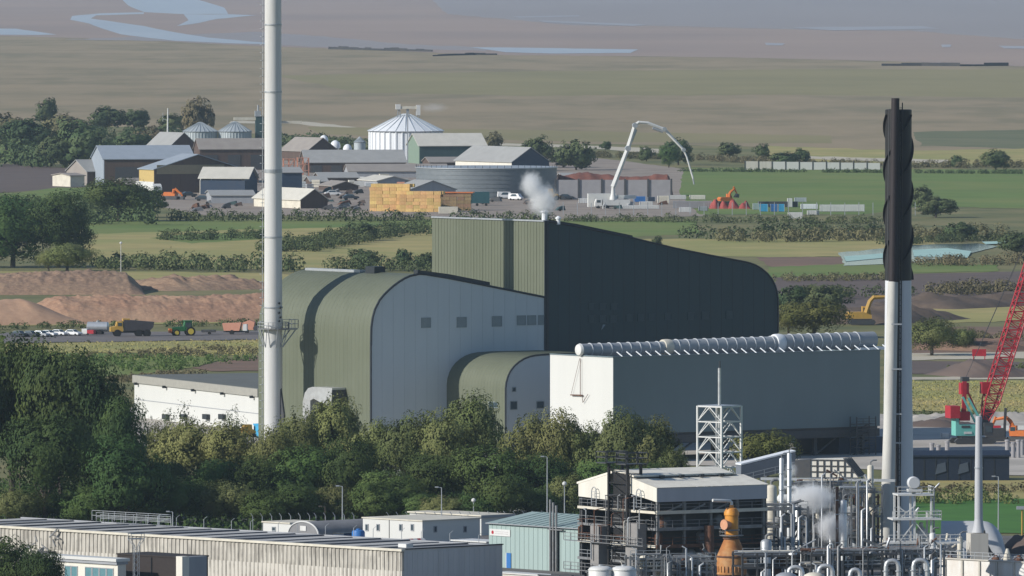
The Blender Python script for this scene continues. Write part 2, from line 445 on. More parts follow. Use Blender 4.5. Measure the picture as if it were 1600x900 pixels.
def structure(name, pts, m, z):             # a sheet of ground
    c = sum((Vector((p.x, p.y, 0)) for p in pts), Vector()) / len(pts)
    b = MB().ngon([(p.x - c.x, p.y - c.y, 0) for p in pts])
    o = b.part(None, name, m)
    o.location = (c.x, c.y, z)
    o['kind'] = 'structure'
    if o.data.polygons[0].normal.z < 0: o.data.flip_normals()
    return o
def sheet(name, px, m, z, jit=1.0):
    out = []
    n = len(px)
    for i in range(n):
        a, b = px[i], px[(i + 1) % n]
        d = math.hypot(b[0] - a[0], (b[1] - a[1]) * 6)
        k = max(1, min(60, int(d / 16)))
        for j in range(k):
            f = j / k
            x = a[0] + (b[0] - a[0]) * f; y = a[1] + (b[1] - a[1]) * f
            if jit and abs(x) < 2400:
                q = Vector((x * .045, y * .3, len(px) * 1.7))
                y += noise.fractal(q, 1.0, 2.0, 3) * 1.1 * jit
                x += noise.fractal(q + Vector((9, 4, 2)), 1.0, 2.0, 3) * 5 * jit
            out.append(G(x, y))
    return structure(name, out, m, z)

# windows: frame (part) with a pane under it
def window_y(parent, x0, x1, z0, z1, y=0.0, fm=None, pm=None, name='window', fw=0.12):
    f = MB()
    f.box(x0, y - 0.10, z0, x0 + fw, y + 0.05, z1).box(x1 - fw, y - 0.10, z0, x1, y + 0.05, z1)
    f.box(x0 + fw, y - 0.10, z1 - fw, x1 - fw, y + 0.05, z1).box(x0 + fw, y - 0.10, z0, x1 - fw, y + 0.05, z0 + fw)
    f.box(x0 + fw, y - 0.035, z0 + fw, x1 - fw, y + 0.03, z1 - fw)
    o = f.part(parent, name, fm or shutter)
    if pm is not None:
        MB().box(x0 + fw + .01, y - 0.05, z0 + fw + .01, x1 - fw - .01, y - 0.04, z1 - fw - .01).part(o, 'pane', pm)
    return o
def window_x(parent, y0, y1, z0, z1, x=0.0, fm=None, pm=None, name='window', fw=0.12):
    f = MB()
    if y0 > y1: y0, y1 = y1, y0
    f.box(x - 0.10, y0, z0, x + 0.05, y0 + fw, z1).box(x - 0.10, y1 - fw, z0, x + 0.05, y1, z1)
    f.box(x - 0.10, y0 + fw, z1 - fw, x + 0.05, y1 - fw, z1).box(x - 0.10, y0 + fw, z0, x + 0.05, y1 - fw, z0 + fw)
    f.box(x - 0.035, y0 + fw, z0 + fw, x + 0.03, y1 - fw, z1 - fw)
    o = f.part(parent, name, fm or shutter)
    if pm is not None:
        MB().box(x - 0.05, y0 + fw + .01, z0 + fw + .01, x - 0.04, y1 - fw - .01, z1 - fw - .01).part(o, 'pane', pm)
    return o

# ------------------------------------------------------------------ foliage
def quads_mesh(name, P, Nn, size, rs, m):
    """leaf-sized faces at points P with normals Nn"""
    n = len(P)
    Nn = Nn / (np.linalg.norm(Nn, axis=1, keepdims=True) + 1e-9)
    t = rs.normal(size=(n, 3))
    a = np.cross(Nn, t); a /= (np.linalg.norm(a, axis=1, keepdims=True) + 1e-9)
    b = np.cross(Nn, a)
    sa = (size * rs.uniform(0.55, 1.25, n))[:, None]
    sb = (size * rs.uniform(0.4, 0.9, n))[:, None]
    V = np.empty((n, 4, 3))
    V[:, 0] = P - a * sa; V[:, 1] = P - b * sb; V[:, 2] = P + a * sa; V[:, 3] = P + b * sb
    me = bpy.data.meshes.new(name)
    me.vertices.add(n * 4); me.loops.add(n * 4); me.polygons.add(n)
    me.vertices.foreach_set('co', V.reshape(-1))
    me.loops.foreach_set('vertex_index', np.arange(n * 4, dtype=np.int32))
    me.polygons.foreach_set('loop_start', np.arange(0, n * 4, 4, dtype=np.int32))
    me.update(calc_edges=True)
    me.validate()
    me.materials.append(m)
    return me
def sphere_pts(n, rs):
    p = rs.normal(size=(n, 3))
    return p / np.linalg.norm(p, axis=1, keepdims=True)
def crown_points(seed, nl=11, clumps=26, leaves=22, zc=0.60, rz=0.40, rxy=0.5, base=0.12, lob=(0.15, 0.27), cl=(0.045, 0.085), droop=0.0):
    rs = np.random.RandomState(seed)
    PP = []; NN = []
    for i in range(nl):
        d = sphere_pts(1, rs)[0]
        rr = rs.uniform(0.25, 0.95) ** 0.6
        c = np.array([d[0] * rxy * rr * .72, d[1] * rxy * rr * .72, zc + d[2] * rz * rr * .74])
        lr = rs.uniform(*lob)
        cp = sphere_pts(clumps, rs)
        for q in cp:
            if q[2] < -0.75: continue
            cc = c + q * lr * rs.uniform(0.75, 1.12) * np.array([1, 1, 0.92])
            if cc[2] < base: continue
            r = rs.uniform(*cl)
            lp = sphere_pts(leaves, rs)
            lp = lp + q * 0.35
            pts = cc + lp * r * np.array([1, 1, 0.9 + droop])
            nn = lp * 0.45 + q * 1.0 + d * 0.5 + rs.normal(size=(len(lp), 3)) * 0.28
            PP.append(pts); NN.append(nn)
    P = np.concatenate(PP); Nn = np.concatenate(NN)
    k = P[:, 2] > base * .6
    return P[k], Nn[k], rs
def make_tree(name, label, cat, seed, m, leaf=0.03, trunk_h=0.5, **kw):
    """prototype of unit height and width: trunk, limbs and crown"""
    t = thing(name, label, cat, (0, 0, 0))
    P, Nn, rs = crown_points(seed, **kw)
    P[:, 2] *= 1.0 / P[:, 2].max()
    w = np.percentile(np.abs(P[:, :2]), 98) * 2
    P[:, :2] /= w
    o = bpy.data.objects.new('crown', quads_mesh('crown', P, Nn, leaf, rs, m))
    COL.objects.link(o); o.parent = t
    b = MB()
    b.tube([(0, 0, -0.02), (0.01, 0, trunk_h * .5), (0.0, 0.01, trunk_h)], [0.034, 0.026, 0.016], 7)
    for k in range(6):
        a = k * 1.05 + rs.uniform(0, 1)
        r = rs.uniform(0.15, 0.30)
        z0 = trunk_h * rs.uniform(0.45, 0.9)
        b.tube([(0, 0, z0), (math.cos(a) * r * .5, math.sin(a) * r * .5, z0 + 0.10), (math.cos(a) * r, math.sin(a) * r, z0 + rs.uniform(.18, .32))], [0.016, 0.010, 0.004], 5)
    b.part(t, 'trunk', bark)
    return t
def hedge(name, label, cat, pts, m, h, depth, leaf, dens, seed, group=None, kind=None, hvar=0.45):
    """a run of scrub along ground points: bumpy mass of leaf faces"""
    rs = np.random.RandomState(seed)
    P = []; Nn = []
    o0 = pts[0]
    for a, b in zip(pts[:-1], pts[1:]):
        L = (b - a).length
        nb = max(2, int(L / (h * 0.5) * max(1.0, min(2.4, depth / (h * 2.2)))))
        d = (b - a).normalized(); side = Vector((-d.y, d.x, 0))
        for i in range(nb):
            f = (i + rs.uniform(-.5, .5)) / nb
            c = a + (b - a) * f + side * rs.uniform(-.5, .5) * depth - o0
            if noise.noise(Vector((i * .13, seed * 1.9, 4.0))) < -.33: continue
            hh = h * (1 - hvar * (0.5 * rs.uniform(0, 1) + 0.5 * (0.5 + 0.5 * noise.noise(Vector((i * .21, seed * 3.3, 0)))) ))
            hh *= 1.12 if rs.uniform() > .85 else 1.0
            r = np.array([hh * rs.uniform(.45, .75), hh * rs.uniform(.45, .75), hh * .62])
            ncl = int(5 + rs.randint(6))
            n = int(dens * max(1.0, (hh / leaf) ** 2 * 0.5))
            q = sphere_pts(n, rs); q = q[q[:, 2] > -0.55]
            bump = 1 + 0.22 * np.sin(q[:, 0] * 5 + i) * np.cos(q[:, 1] * 6 + i * 2) + rs.normal(size=len(q)) * .07
            pp = q * r * bump[:, None] + np.array([c.x, c.y, hh * .42])
            P.append(pp); Nn.append(q + rs.normal(size=q.shape) * .28)
    P = np.concatenate(P); Nn = np.concatenate(Nn)
    k = P[:, 2] > 0.02
    o = bpy.data.objects.new(name, quads_mesh(name, P[k], Nn[k], leaf, rs, m))
    COL.objects.link(o)
    o.location = o0
    return tag(o, label, cat, group, kind)
def heap(name, label, cat, p0, p1, width, h, m, seed, nx=60, ny=14, rough=0.35, bscale=0.25, ends=0.12):
    """long mound between two ground points"""
    d = p1 - p0; L = d.length; d.normalize(); side = Vector((-d.y, d.x, 0))
    b = MB(); vs = []
    for i in range(nx + 1):
        for j in range(ny + 1):
            f = i / nx; g = j / ny
            prof = math.sin(math.pi * g) ** 0.75
            e = min(1.0, f / ends, (1 - f) / ends) if ends > 0 else 1.0
            e = max(0.0, e) ** 0.6
            q = d * (L * f) + side * ((g - .5) * width)
            n = noise.fractal(Vector((q.x * bscale + seed * 7.7, q.y * bscale, seed * 1.3)), 1.0, 2.0, 4)
            big = noise.noise(Vector((f * L * .035 + seed, seed * 3.1, 0.5)))
            z = h * prof * e * (0.82 + 0.28 * big) + n * rough * h * prof * e
            vs.append((q.x, q.y, max(z, -0.05) - 0.02))
    w = ny + 1
    b.add(vs, [(i * w + j, (i + 1) * w + j, (i + 1) * w + j + 1, i * w + j + 1) for i in range(nx) for j in range(ny)])
    return b.solo(name, m, label, cat, loc=p0, smooth=50)
# ------------------------------------------------------------------ ground, fields, estuary
structure('ground', [Vector((-14000, 300, 0)), Vector((14000, 300, 0)), Vector((26000, 60000, 0)), Vector((-26000, 60000, 0))], scrub, 0.0)
XL, XR = -1500, 3100
sheet('saltmarsh', [(XL, 30), (XR, 30), (XR, 246), (1600, 240), (1300, 232), (1000, 226), (700, 222), (300, 205), (60, 190), (XL, 190)], marsh, 0.02)
sheet('saltmarsh_pasture', [(430, 118), (800, 112), (1250, 108), (XR, 112), (XR, 150), (1560, 152), (1200, 148), (840, 150), (560, 145)], marshgreen, 0.05)
sheet('saltmarsh_pasture', [(480, 198), (800, 203), (1300, 212), (1300, 224), (900, 222), (500, 210)], marshgreen, 0.05)
sheet('mudflat', [(XL, 42), (0, 56), (200, 62), (400, 72), (515, 76), (675, 82), (780, 86), (1000, 88), (1150, 90), (1400, 96), (1600, 104), (XR, 120), (XR, -72), (XL, -72)], mud, 0.08, .5)
sheet('wet_mud', [(640, -30), (XR, -30), (XR, 62), (1600, 62), (1420, 48), (1230, 46), (1060, 41), (900, 40), (800, 31), (700, 22)], wetmud, 0.11)
sheet('wet_mud', [(100, 62), (400, 50), (520, 58), (640, 70), (760, 74), (760, 80), (520, 74), (400, 70), (250, 64)], wetmud, 0.11)
faintwater = mat('faint_wet_sheen', (0.37, 0.335, 0.33), 0.4, c2=(0.33, 0.28, 0.26), scale=0.004, amt=0.8, stretch=(1, 0.2, 1), spec=0.5, world=True)
for k, p in enumerate([
        [(160, -30), (270, -30), (310, 0), (350, 12), (357, 22), (282, 22), (225, 19), (200, 9)],
        [(225, 19.3), (155, 21), (112, 25), (110, 31), (140, 37), (160, 45), (190, 54), (230, 59), (275, 64), (375, 68.5), (440, 69), (400, 65.5), (325, 59), (275, 51), (225, 41), (170, 33), (142, 29), (150, 24), (225, 22)],
        [(287, 22.6), (357, 22.6), (400, 24), (337, 30), (312, 36), (275, 41), (295, 32)],
        [(XL, 36), (25, 45), (87, 54), (60, 55), (XL, 44)],
        [(735, 74), (830, 75), (997, 77.5), (985, 83), (860, 84), (790, 82)],
        [(1195, 67), (1226, 68), (1222, 71.5), (1198, 71)], [(1470, 70), (1487, 70), (1485, 74), (1472, 74)], [(1560, 72), (1720, 74), (1720, 78), (1570, 76)],
        [(1235, 43), (1440, 41), (1470, 45), (1300, 48)], [(800, 26), (905, 24), (905, 26), (810, 28)], [(840, 32), (1010, 38.6), (990, 41), (850, 35)]]):
    sheet('tidal_water', p, creekwater if k < 5 else faintwater, 0.15 + 0.012 * k, .35)
# eroded marsh edge: low dark cliffs
def bank(label, pts, h):
    b = MB(); o = G(*pts[0])
    for a, c in zip(pts[:-1], pts[1:]):
        A = G(*a); B = G(*c)
        n = max(2, int((B - A).length / 14))
        for i in range(n):
            p = A.lerp(B, i / n) - o; q = A.lerp(B, (i + 1) / n) - o
            hh = h * rnd.uniform(.55, 1.1)
            w = Vector((0, 10, 0))
            b.add([p, q, q + w, p + w, p + Vector((0, 0, hh)), q + Vector((0, 0, hh * rnd.uniform(.8, 1.1))), q + w + Vector((0, 0, hh)), p + w + Vector((0, 0, hh))],
                  [(0, 1, 5, 4), (1, 2, 6, 5), (2, 3, 7, 6), (3, 0, 4, 7), (4, 5, 6, 7)])
    x = b.solo('eroded_bank', bankmat, label, 'bank', loc=o)
    return x
bankmat = mat('dark_wet_bank', (0.035, 0.036, 0.04), 0.9, c2=(0.06, 0.055, 0.05), scale=0.05, amt=0.7)
bank('long low dark eroded bank at the edge of the marsh, left of centre', [(513, 77), (560, 78), (610, 79.5), (676, 81)], 2.4)
bank('short dark bank on the mud right of the long one', [(676, 88), (700, 87), (740, 86), (777, 86)], 1.6)
bank('thin dark bank at the marsh edge on the far right', [(1378, 103), (1440, 103), (1500, 103.5), (1576, 103)], 2.2)

# fields and yards, nearer and nearer
L = 0.02
for nm, m, p in [
    ('track', paleroad, [(360, 189), (480, 190), (600, 204), (560, 206), (470, 194), (360, 192)]),
    ('track', paleroad, [(760, 223), (880, 226), (1040, 233), (1040, 240), (910, 231), (760, 227)]),
    ('marsh_edge_pasture', dullgrass, [(1425, 206), (1600, 203), (XR, 200), (XR, 236), (1600, 232), (1440, 228)]),
    ('rough_pasture', grasstan, [(1200, 228), (1420, 236), (1600, 232), (XR, 236), (XR, 262), (1600, 260), (1380, 256), (1180, 250)]),
    ('track', paleroad, [(1265, 244), (1330, 246), (1480, 250), (1480, 255), (1330, 251), (1262, 248)]),
    ('pasture', grassgreen, [(XL, 222), (76, 226), (84, 252), (0, 254), (XL, 256)]),
    ('ploughed_field', plough, [(XL, 258), (40, 257), (130, 266), (150, 290), (80, 296), (0, 301), (XL, 306)]),
    ('pasture', grassgreen, [(XL, 310), (20, 302), (90, 293), (160, 293), (240, 312), (240, 345), (XL, 345)]),
    ('farm_yard', farmyard, [(150, 262), (230, 255), (420, 240), (640, 236), (880, 240), (1100, 268), (1100, 338), (860, 342), (560, 338), (320, 336), (220, 318)]),
    ('pasture', grassgreen, [(1070, 262), (1380, 264), (1600, 265), (XR, 270), (XR, 340), (1600, 326), (1440, 322), (1350, 335), (1090, 335), (1060, 300)]),
    ('pasture', grassgreen, [(130, 346), (420, 344), (700, 344), (1090, 346), (1090, 366), (860, 372), (560, 366), (130, 366)]),
    ('dry_meadow', grasstan, [(120, 366), (420, 358), (700, 352), (700, 408), (560, 420), (420, 422), (120, 410)]),
    ('pasture', grassgreen, [(230, 372), (300, 366), (420, 362), (420, 374), (300, 380)]),
    ('dry_meadow', grasstan, [(980, 374), (1200, 372), (1380, 372), (1460, 372), (1460, 392), (1380, 400), (1230, 402), (1060, 400)]),
    ('pasture', grassgreen, [(880, 346), (1085, 346), (1075, 366), (960, 372), (900, 366)]),
    ('bare_earth', earthred, [(1180, 402), (1390, 402), (1390, 416), (1210, 420)]),
    ('pasture', grassgreen, [(1200, 418), (1380, 410), (1560, 414), (1560, 424), (1380, 428), (1200, 434)]),
    ('bare_earth', plough, [(1210, 434), (1600, 424), (XR, 420), (XR, 470), (1600, 478), (1430, 488), (1330, 506), (1210, 500)]),
    ('dry_meadow', grasstan, [(1425, 478), (1600, 474), (XR, 470), (XR, 500), (1600, 502), (1480, 505)]),
    ('bare_earth', earthred, [(1425, 512), (1600, 510), (XR, 508), (XR, 560), (1600, 560), (1425, 556)]),
    ('track', paleroad, [(1400, 553), (1600, 550), (XR, 548), (XR, 560), (1600, 561), (1400, 563)]),
    ('bare_earth', plough, [(1400, 564), (1600, 566), (XR, 560), (XR, 586), (1600, 588), (1400, 584)]),
    ('track', paleroad, [(1425, 590), (1500, 589), (1600, 588.5), (XR, 588), (XR, 592), (1600, 593), (1425, 594)]),
    ('dry_meadow', grasstan, [(1395, 596), (1600, 595), (XR, 594), (XR, 645), (1600, 646), (1395, 642)]),
    ('construction_yard', yardconc, [(1010, 650), (1240, 645), (1400, 648), (1600, 648), (XR, 648), (XR, 748), (1600, 744), (1400, 735), (1200, 730), (900, 725)]),
    ('rough_verge', grasstan, [(1380, 744), (1600, 748), (XR, 750), (XR, 785), (1600, 785), (1380, 785)]),
    ('lawn', grasslawn, [(1395, 782), (1600, 780), (XR, 778), (XR, 838), (1600, 834), (1395, 836)]),
    ('pale_bank', grasstan, [(XL, 420), (230, 425), (420, 428), (480, 432), (480, 446), (420, 444), (220, 438), (XL, 440)]),
    ('rough_verge', grasstan, [(XL, 500), (0, 500), (420, 496), (420, 505), (0, 510), (XL, 510)]),
    ('service_track', asphalt, [(XL, 524), (0, 521), (420, 517), (480, 517), (480, 531), (420, 531), (0, 537), (XL, 540)]),
    ('rough_verge', grasstan, [(XL, 541), (0, 538), (420, 531.5), (480, 531.5), (480, 556), (420, 552), (150, 552), (0, 552), (XL, 552)]),
    ('grass_verge', grassgreen, [(XL, 552.4), (130, 552.4), (280, 554), (350, 562), (300, 575), (180, 592), (0, 600), (XL, 600)]),
    ('bare_earth', earthred, [(300, 575.4), (350, 565), (420, 554), (480, 556.5), (480, 580), (330, 580)]),
    ('power_plant_yard', yardconc, [(190, 640), (440, 620), (900, 640), (900, 724), (620, 745), (220, 720)]),
    ('works_yard', plantfloor, [(XL, 808), (1000, 808), (1380, 838), (XR, 840), (XR, 1240), (XL, 1240)]),
]:
    L += 0.0035
    sheet(nm, p, m, L)
# fish ponds under netting
sheet('pond', [(1310, 396), (1420, 384), (1530, 381), (1560, 386), (1500, 400), (1420, 412), (1320, 416)], darkwater, 0.2)
structure('pond_netting', [G(1426, 392), G(1480, 389), G(1518, 394), G(1512, 404), G(1428, 402)], turq, 0.3)
structure('pond_netting', [G(1318, 402), G(1384, 397), G(1384, 404), G(1322, 410)], turq, 0.3)
structure('pond_netting', [G(1534, 379), G(1572, 378), G(1570, 382), G(1540, 383)], turq, 0.3)

# ------------------------------------------------------------------ spoil and compost heaps
heap('brush_heap', 'long dark heap of brown brush and roots behind the reddish heap', 'heap', G(-260, 456), G(222, 455), 60, 5.6, soildark, 3, 220, 30, 0.15, 0.32, 0.05)
heap('brush_heap', 'low brown brush bank continuing right towards the white chimney', 'heap', G(205, 452), G(400, 448), 40, 3.6, soildark, 5, 90, 16, 0.35, 0.25, 0.2)
heap('compost_heap', 'long reddish brown compost heap stretching from the left edge to the chimney', 'heap', G(40, 500), G(470, 497), 56, 6.6, soil, 8, 220, 34, 0.10, 0.32, 0.10)
heap('wood_chip_heap', 'bright orange wood chip heap at the left end of the compost', 'heap', G(-120, 506), G(104, 503), 40, 6.0, soilorange, 12, 60, 18, 0.14, 0.10, 0.35)
heap('earth_mound', 'dark earth mound beside the yellow excavator', 'heap', G(1310, 506), G(1440, 497), 30, 5.2, mat('dark_dug_earth', (0.125, 0.092, 0.07), 0.95, c2=(0.08, 0.06, 0.048), scale=0.4, amt=0.7), 15, 50, 12, 0.4, 0.2, 0.25)
heap('earth_mound', 'long dark ridge of dug earth right of the black topped stack', 'heap', G(1420, 482), G(1680, 470), 30, 3.2, MATS['dark_dug_earth'], 18, 70, 12, 0.4, 0.15, 0.1)
heap('earth_mound', 'low grey mound on the bare ground left of the crane boom', 'heap', G(1480, 588), G(1590, 586), 26, 3.2, plough, 21, 40, 10, 0.4, 0.2, 0.3)
heap('earth_mound', 'brown spoil mound in front of the tan field near the crane', 'heap', G(1480, 548), G(1575, 543), 30, 3.0, earthred, 24, 40, 10, 0.5, 0.2, 0.25)
heap('rubble_heap', 'low dark rubble ridge in the pale yard behind the crane', 'heap', G(1440, 668), G(1500, 664), 14, 1.8, plough, 27, 30, 10, 0.5, 0.3, 0.3)
heap('rubble_heap', 'long grey rubble bank along the back of the pale yard', 'heap', G(1415, 657), G(1700, 655), 16, 1.5, yardconc, 29, 60, 10, 0.6, 0.3, 0.1)
# ------------------------------------------------------------------ the energy plant
PL = Bl('power_station', 'huge olive and grey power station hall with sweeping curved roofs', 'building', 855, 700, 36)
DEEP = 37.2
g_prof = [on_y(PL, *p) for p in [(579.5, 700), (579.5, 540), (580, 512), (582, 497), (585.5, 484), (593, 469), (600, 460.5), (607, 453.5), (615, 446.5), (623, 440.5), (632, 435), (641, 431), (655, 428), (665, 428.6), (700, 434.3), (760, 446), (855, 465)]]
g_prof[0] = (g_prof[0][0], -0.3)
g_prof.append((0.0, -0.3))
b_prof = [on_y(PL, *p) for p in [(855, 346), (900, 353.5), (989, 372), (1053, 387.5), (1110, 399), (1150, 406.5), (1163, 409), (1172, 411.2), (1181, 414.5), (1190, 420), (1199, 427.5), (1206, 436), (1211, 446), (1214, 456), (1215.5, 467), (1215.5, 520)]]
b_prof = [(0.0, -0.3), (0.0, b_prof[0][1])] + b_prof[1:] + [(b_prof[-1][0], -0.3)]
def shell(b, prof, y0, y1):
    b.prism(prof, 'y', y0, y1, caps=False, closed=False)
def ribs(b, prof, y0, y1, step, w=0.30, h=0.014):
    n = int((y1 - y0) / step)
    pts = [Vector((p[0], 0, p[1])) for p in prof]
    for i in range(1, n):
        y = y0 + i * (y1 - y0) / n
        for j in range(len(pts) - 1):
            p, q = pts[j], pts[j + 1]
            d = (q - p)
            if d.length < 1e-4: continue
            nrm = Vector((-d.z, 0, d.x)).normalized() * h
            b.add([(p.x, y - w / 2, p.z), (p.x + nrm.x, y - w / 2, p.z + nrm.z), (p.x + nrm.x, y + w / 2, p.z + nrm.z), (p.x, y + w / 2, p.z),
                   (q.x, y - w / 2, q.z), (q.x + nrm.x, y - w / 2, q.z + nrm.z), (q.x + nrm.x, y + w / 2, q.z + nrm.z), (q.x, y + w / 2, q.z)],
                  [(0, 1, 5, 4), (1, 2, 6, 5), (2, 3, 7, 6)])
def verge(b, prof, y, r, off=0.0):
    b.tube([(p[0], y, p[1] + off) for p in prof], r, 6)
# curved hall
ch = mk(PL, 'curved_hall', olive, lambda b: shell(b, g_prof[:-1], 0, DEEP), 25, label='olive ribbed curved roof and side wall of the large rounded hall')
mk(ch, 'gable_wall', greyclad, lambda b: b.ngon([(p[0], 0.0, p[1]) for p in g_prof]), label='pale grey gable wall of the rounded hall, in shade')
mk(ch, 'back_wall', olive, lambda b: b.ngon([(p[0], DEEP, p[1]) for p in g_prof]))
mk(ch, 'roof_ribs', olive, lambda b: ribs(b, g_prof[:-1], 0.2, DEEP, 1.25), kind='stuff')
mk(ch, 'roof_verge', darktrim, lambda b: verge(b, g_prof[1:-1], -0.02, 0.22))
mk(ch, 'corner_downpipe', darktrim, lambda b: b.cyl((g_prof[0][0] - .1, -.12, 0), (g_prof[0][0] - .1, -.12, on_y(PL, 580, 540)[1]), .2, n=8))
def strip_on(b, prof_px, y0, y1, h):
    pts = [on_y(PL, *p) for p in prof_px]
    for (x0, z0), (x1, z1) in zip(pts[:-1], pts[1:]):
        b.add([(x0, y0, z0), (x1, y0, z1), (x1, y0, z1 + h), (x0, y0, z0 + h), (x0, y1, z0), (x1, y1, z1), (x1, y1, z1 + h), (x0, y1, z0 + h)],
              [(0, 1, 2, 3), (4, 5, 6, 7), (3, 2, 6, 7), (0, 3, 7, 4), (1, 2, 6, 5)])
mk(ch, 'roof_parapet', darktrim, lambda b: strip_on(b, [(652, 428), (700, 434.3), (765, 447)], -0.12, 1.2, 0.75))
x0, z0 = on_y(PL, 598, 462)
mk(ch, 'ridge_walkway', steelgrey, lambda b: b.box(-31.0, 18, max(p[1] for p in g_prof) - .2, -29.6, DEEP - 1, max(p[1] for p in g_prof) + .3))
mk(ch, 'roof_vent', darktrim, lambda b: b.box(-31.5, 12.5, max(p[1] for p in g_prof) - .3, -29.0, 15.5, max(p[1] for p in g_prof) + 1.1))
for a, c in [((658, 496.5), (673, 512)), ((713.5, 495.5), (729, 511.5)), ((768.5, 494), (784, 510)), ((807.5, 493), (821.5, 508)), ((824, 492.7), (837.5, 507.7)), ((840.5, 492.4), (853.5, 507.4))]:
    x0, z1 = on_y(PL, *a); x1, z0 = on_y(PL, *c)
    window_y(ch, x0, x1, z0, z1, 0, shutter, None)
# boiler hall
BHD = 37.0
bh = mk(PL, 'boiler_hall', olive, lambda b: shell(b, b_prof[1:], 0, BHD), 25, label='tall olive boiler hall with sloping roof')
mk(bh, 'side_wall', olive, lambda b: b.box(-0.5, 0.02, 0, -0.02, BHD, b_prof[1][1] - .05), label='sunlit olive wall of the tall boiler hall')
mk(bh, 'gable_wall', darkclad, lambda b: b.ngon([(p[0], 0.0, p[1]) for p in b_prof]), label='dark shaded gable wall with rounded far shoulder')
mk(bh, 'back_wall', olive, lambda b: b.ngon([(p[0], BHD, p[1]) for p in b_prof]))
def wall_ribs(b):
    top = b_prof[1][1]
    for i in range(1, 38):
        y = i * BHD / 38
        b.box(-0.54 if i % 3 else -0.565, y - .2, 0, -0.49, y + .2, top - .1)
mk(bh, 'wall_ribs', olive, wall_ribs, kind='stuff')
mk(bh, 'roof_verge', darktrim, lambda b: verge(b, b_prof[1:-1], -0.02, 0.2))
mk(bh, 'corner_trim', darktrim, lambda b: b.box(-0.72, -0.16, 0, 0.0, 0.0, b_prof[1][1] + .1))
mk(bh, 'parapet_trim', steelgrey, lambda b: b.box(-0.75, 0.2, b_prof[1][1] - .05, 0.3, BHD, b_prof[1][1] + .22))
mk(bh, 'roof_edge_upstand', darktrim, lambda b: strip_on(b, [(857, 347), (900, 353.7), (988, 372)], -0.1, 0.8, 0.5))
zt = b_prof[1][1]
for (y, h, r) in ((10.5, 2.2, .55), (8.0, 1.0, .4)):
    mk(bh, 'roof_vent', siloshine, lambda b: b.lathe((1.2 if h > 2 else 2.6, y - 8, zt - .6), [(r, 0), (r, h), (r * 1.4, h + .05), (r * 1.4, h + .3), (.1, h + .6)], 12))
for (x0p, x1p, y0p, y1p) in [(919, 930, 474, 484), (936, 948, 474, 484), (954, 966, 474, 484), (919, 930, 493, 504), (936, 948, 493, 504), (953, 965, 493, 504), (978, 990, 491, 502), (996, 1008, 491, 502), (1013, 1025, 490, 501), (1038, 1049, 489, 500), (1074, 1086, 488, 500), (1096, 1109, 487, 499), (1134, 1146, 486, 498)]:
    x0, z1 = on_y(PL, x0p, y0p); x1, z0 = on_y(PL, x1p, y1p)
    window_y(bh, x0, x1, z0, z1, 0, louvredark, None)
mk(bh, 'wall_outlet', shutter, lambda b: b.add([(on_y(PL, 938, 516)[0], -.3, on_y(PL, 938, 516)[1]), (on_y(PL, 945, 507)[0], -.3, on_y(PL, 945, 507)[1]), (on_y(PL, 942, 506)[0], 0, on_y(PL, 940, 507)[1])], [(0, 1, 2)]))
def seams(b, prof, y, step, zstep):
    xs = [p[0] for p in prof]
    def top(x):
        for (xa, za), (xb, zb) in zip(prof[1:-2], prof[2:-1]):
            if min(xa, xb) <= x <= max(xa, xb) and abs(xb - xa) > 1e-6:
                return za + (zb - za) * (x - xa) / (xb - xa)
        return 0
    x = min(xs) + step
    while x < max(xs) - .5:
        h = top(x)
        if h > 3: b.box(x - .025, y - .02, .2, x + .025, y, h - .3)
        x += step
mk(bh, 'cladding_seams', darktrim, lambda b: seams(b, b_prof, 0, 2.6, 6), kind='stuff')
mk(ch, 'cladding_seams', mat('grey_cladding_joint', (.455, .50, .52), .6), lambda b: seams(b, g_prof, 0, 2.6, 6), kind='stuff')
mk(PL, 'gable_gutter', darktrim, lambda b: b.box(-.3, -.25, 0, .2, -.161, zt))
# small curved annex standing out of the grey gable
AN = 19.0
a_prof = [on_y(PL, *p, -AN) for p in [(790, 700), (790, 606), (791, 597), (794, 587), (798, 579), (804, 571.5), (811, 565.5), (819, 560.5), (828, 557), (838, 555), (858, 553.5), (935, 552)]]
a_prof = [(a_prof[0][0], -0.3)] + a_prof[1:] + [(a_prof[-1][0], -0.3)]
an = mk(PL, 'curved_annex', olive, lambda b: shell(b, a_prof, -AN, -0.02), 25, label='small olive curved annex against the grey gable')
mk(an, 'gable_wall', greyclad, lambda b: b.ngon([(p[0], -AN, p[1]) for p in a_prof]), label='pale grey rounded end wall of the annex')
mk(an, 'roof_ribs', olive, lambda b: ribs(b, a_prof, -AN + .2, -.2, 0.95), kind='stuff')
mk(an, 'roof_verge', darktrim, lambda b: verge(b, a_prof[1:-1], -AN - .02, 0.18))
mk(an, 'corner_downpipe', darktrim, lambda b: b.cyl((a_prof[0][0] - .1, -AN - .1, 0), (a_prof[0][0] - .1, -AN - .1, a_prof[1][1]), .16, n=8))
for (x0p, x1p, y0p, y1p) in [(797, 808, 627, 640), (838, 850, 627, 638), (800, 806, 605, 612)]:
    x0, z1 = on_y(PL, x0p, y0p, -AN); x1, z0 = on_y(PL, x1p, y1p, -AN)
    window_y(an, x0, x1, z0, z1, -AN, shutter, glassm)
ya, za = on_x(PL, 778, 628, a_prof[0][0]); yb, zb = on_x(PL, 764, 637, a_prof[0][0])
window_x(an, ya, yb, zb, za, a_prof[0][0], shutter, glassm)
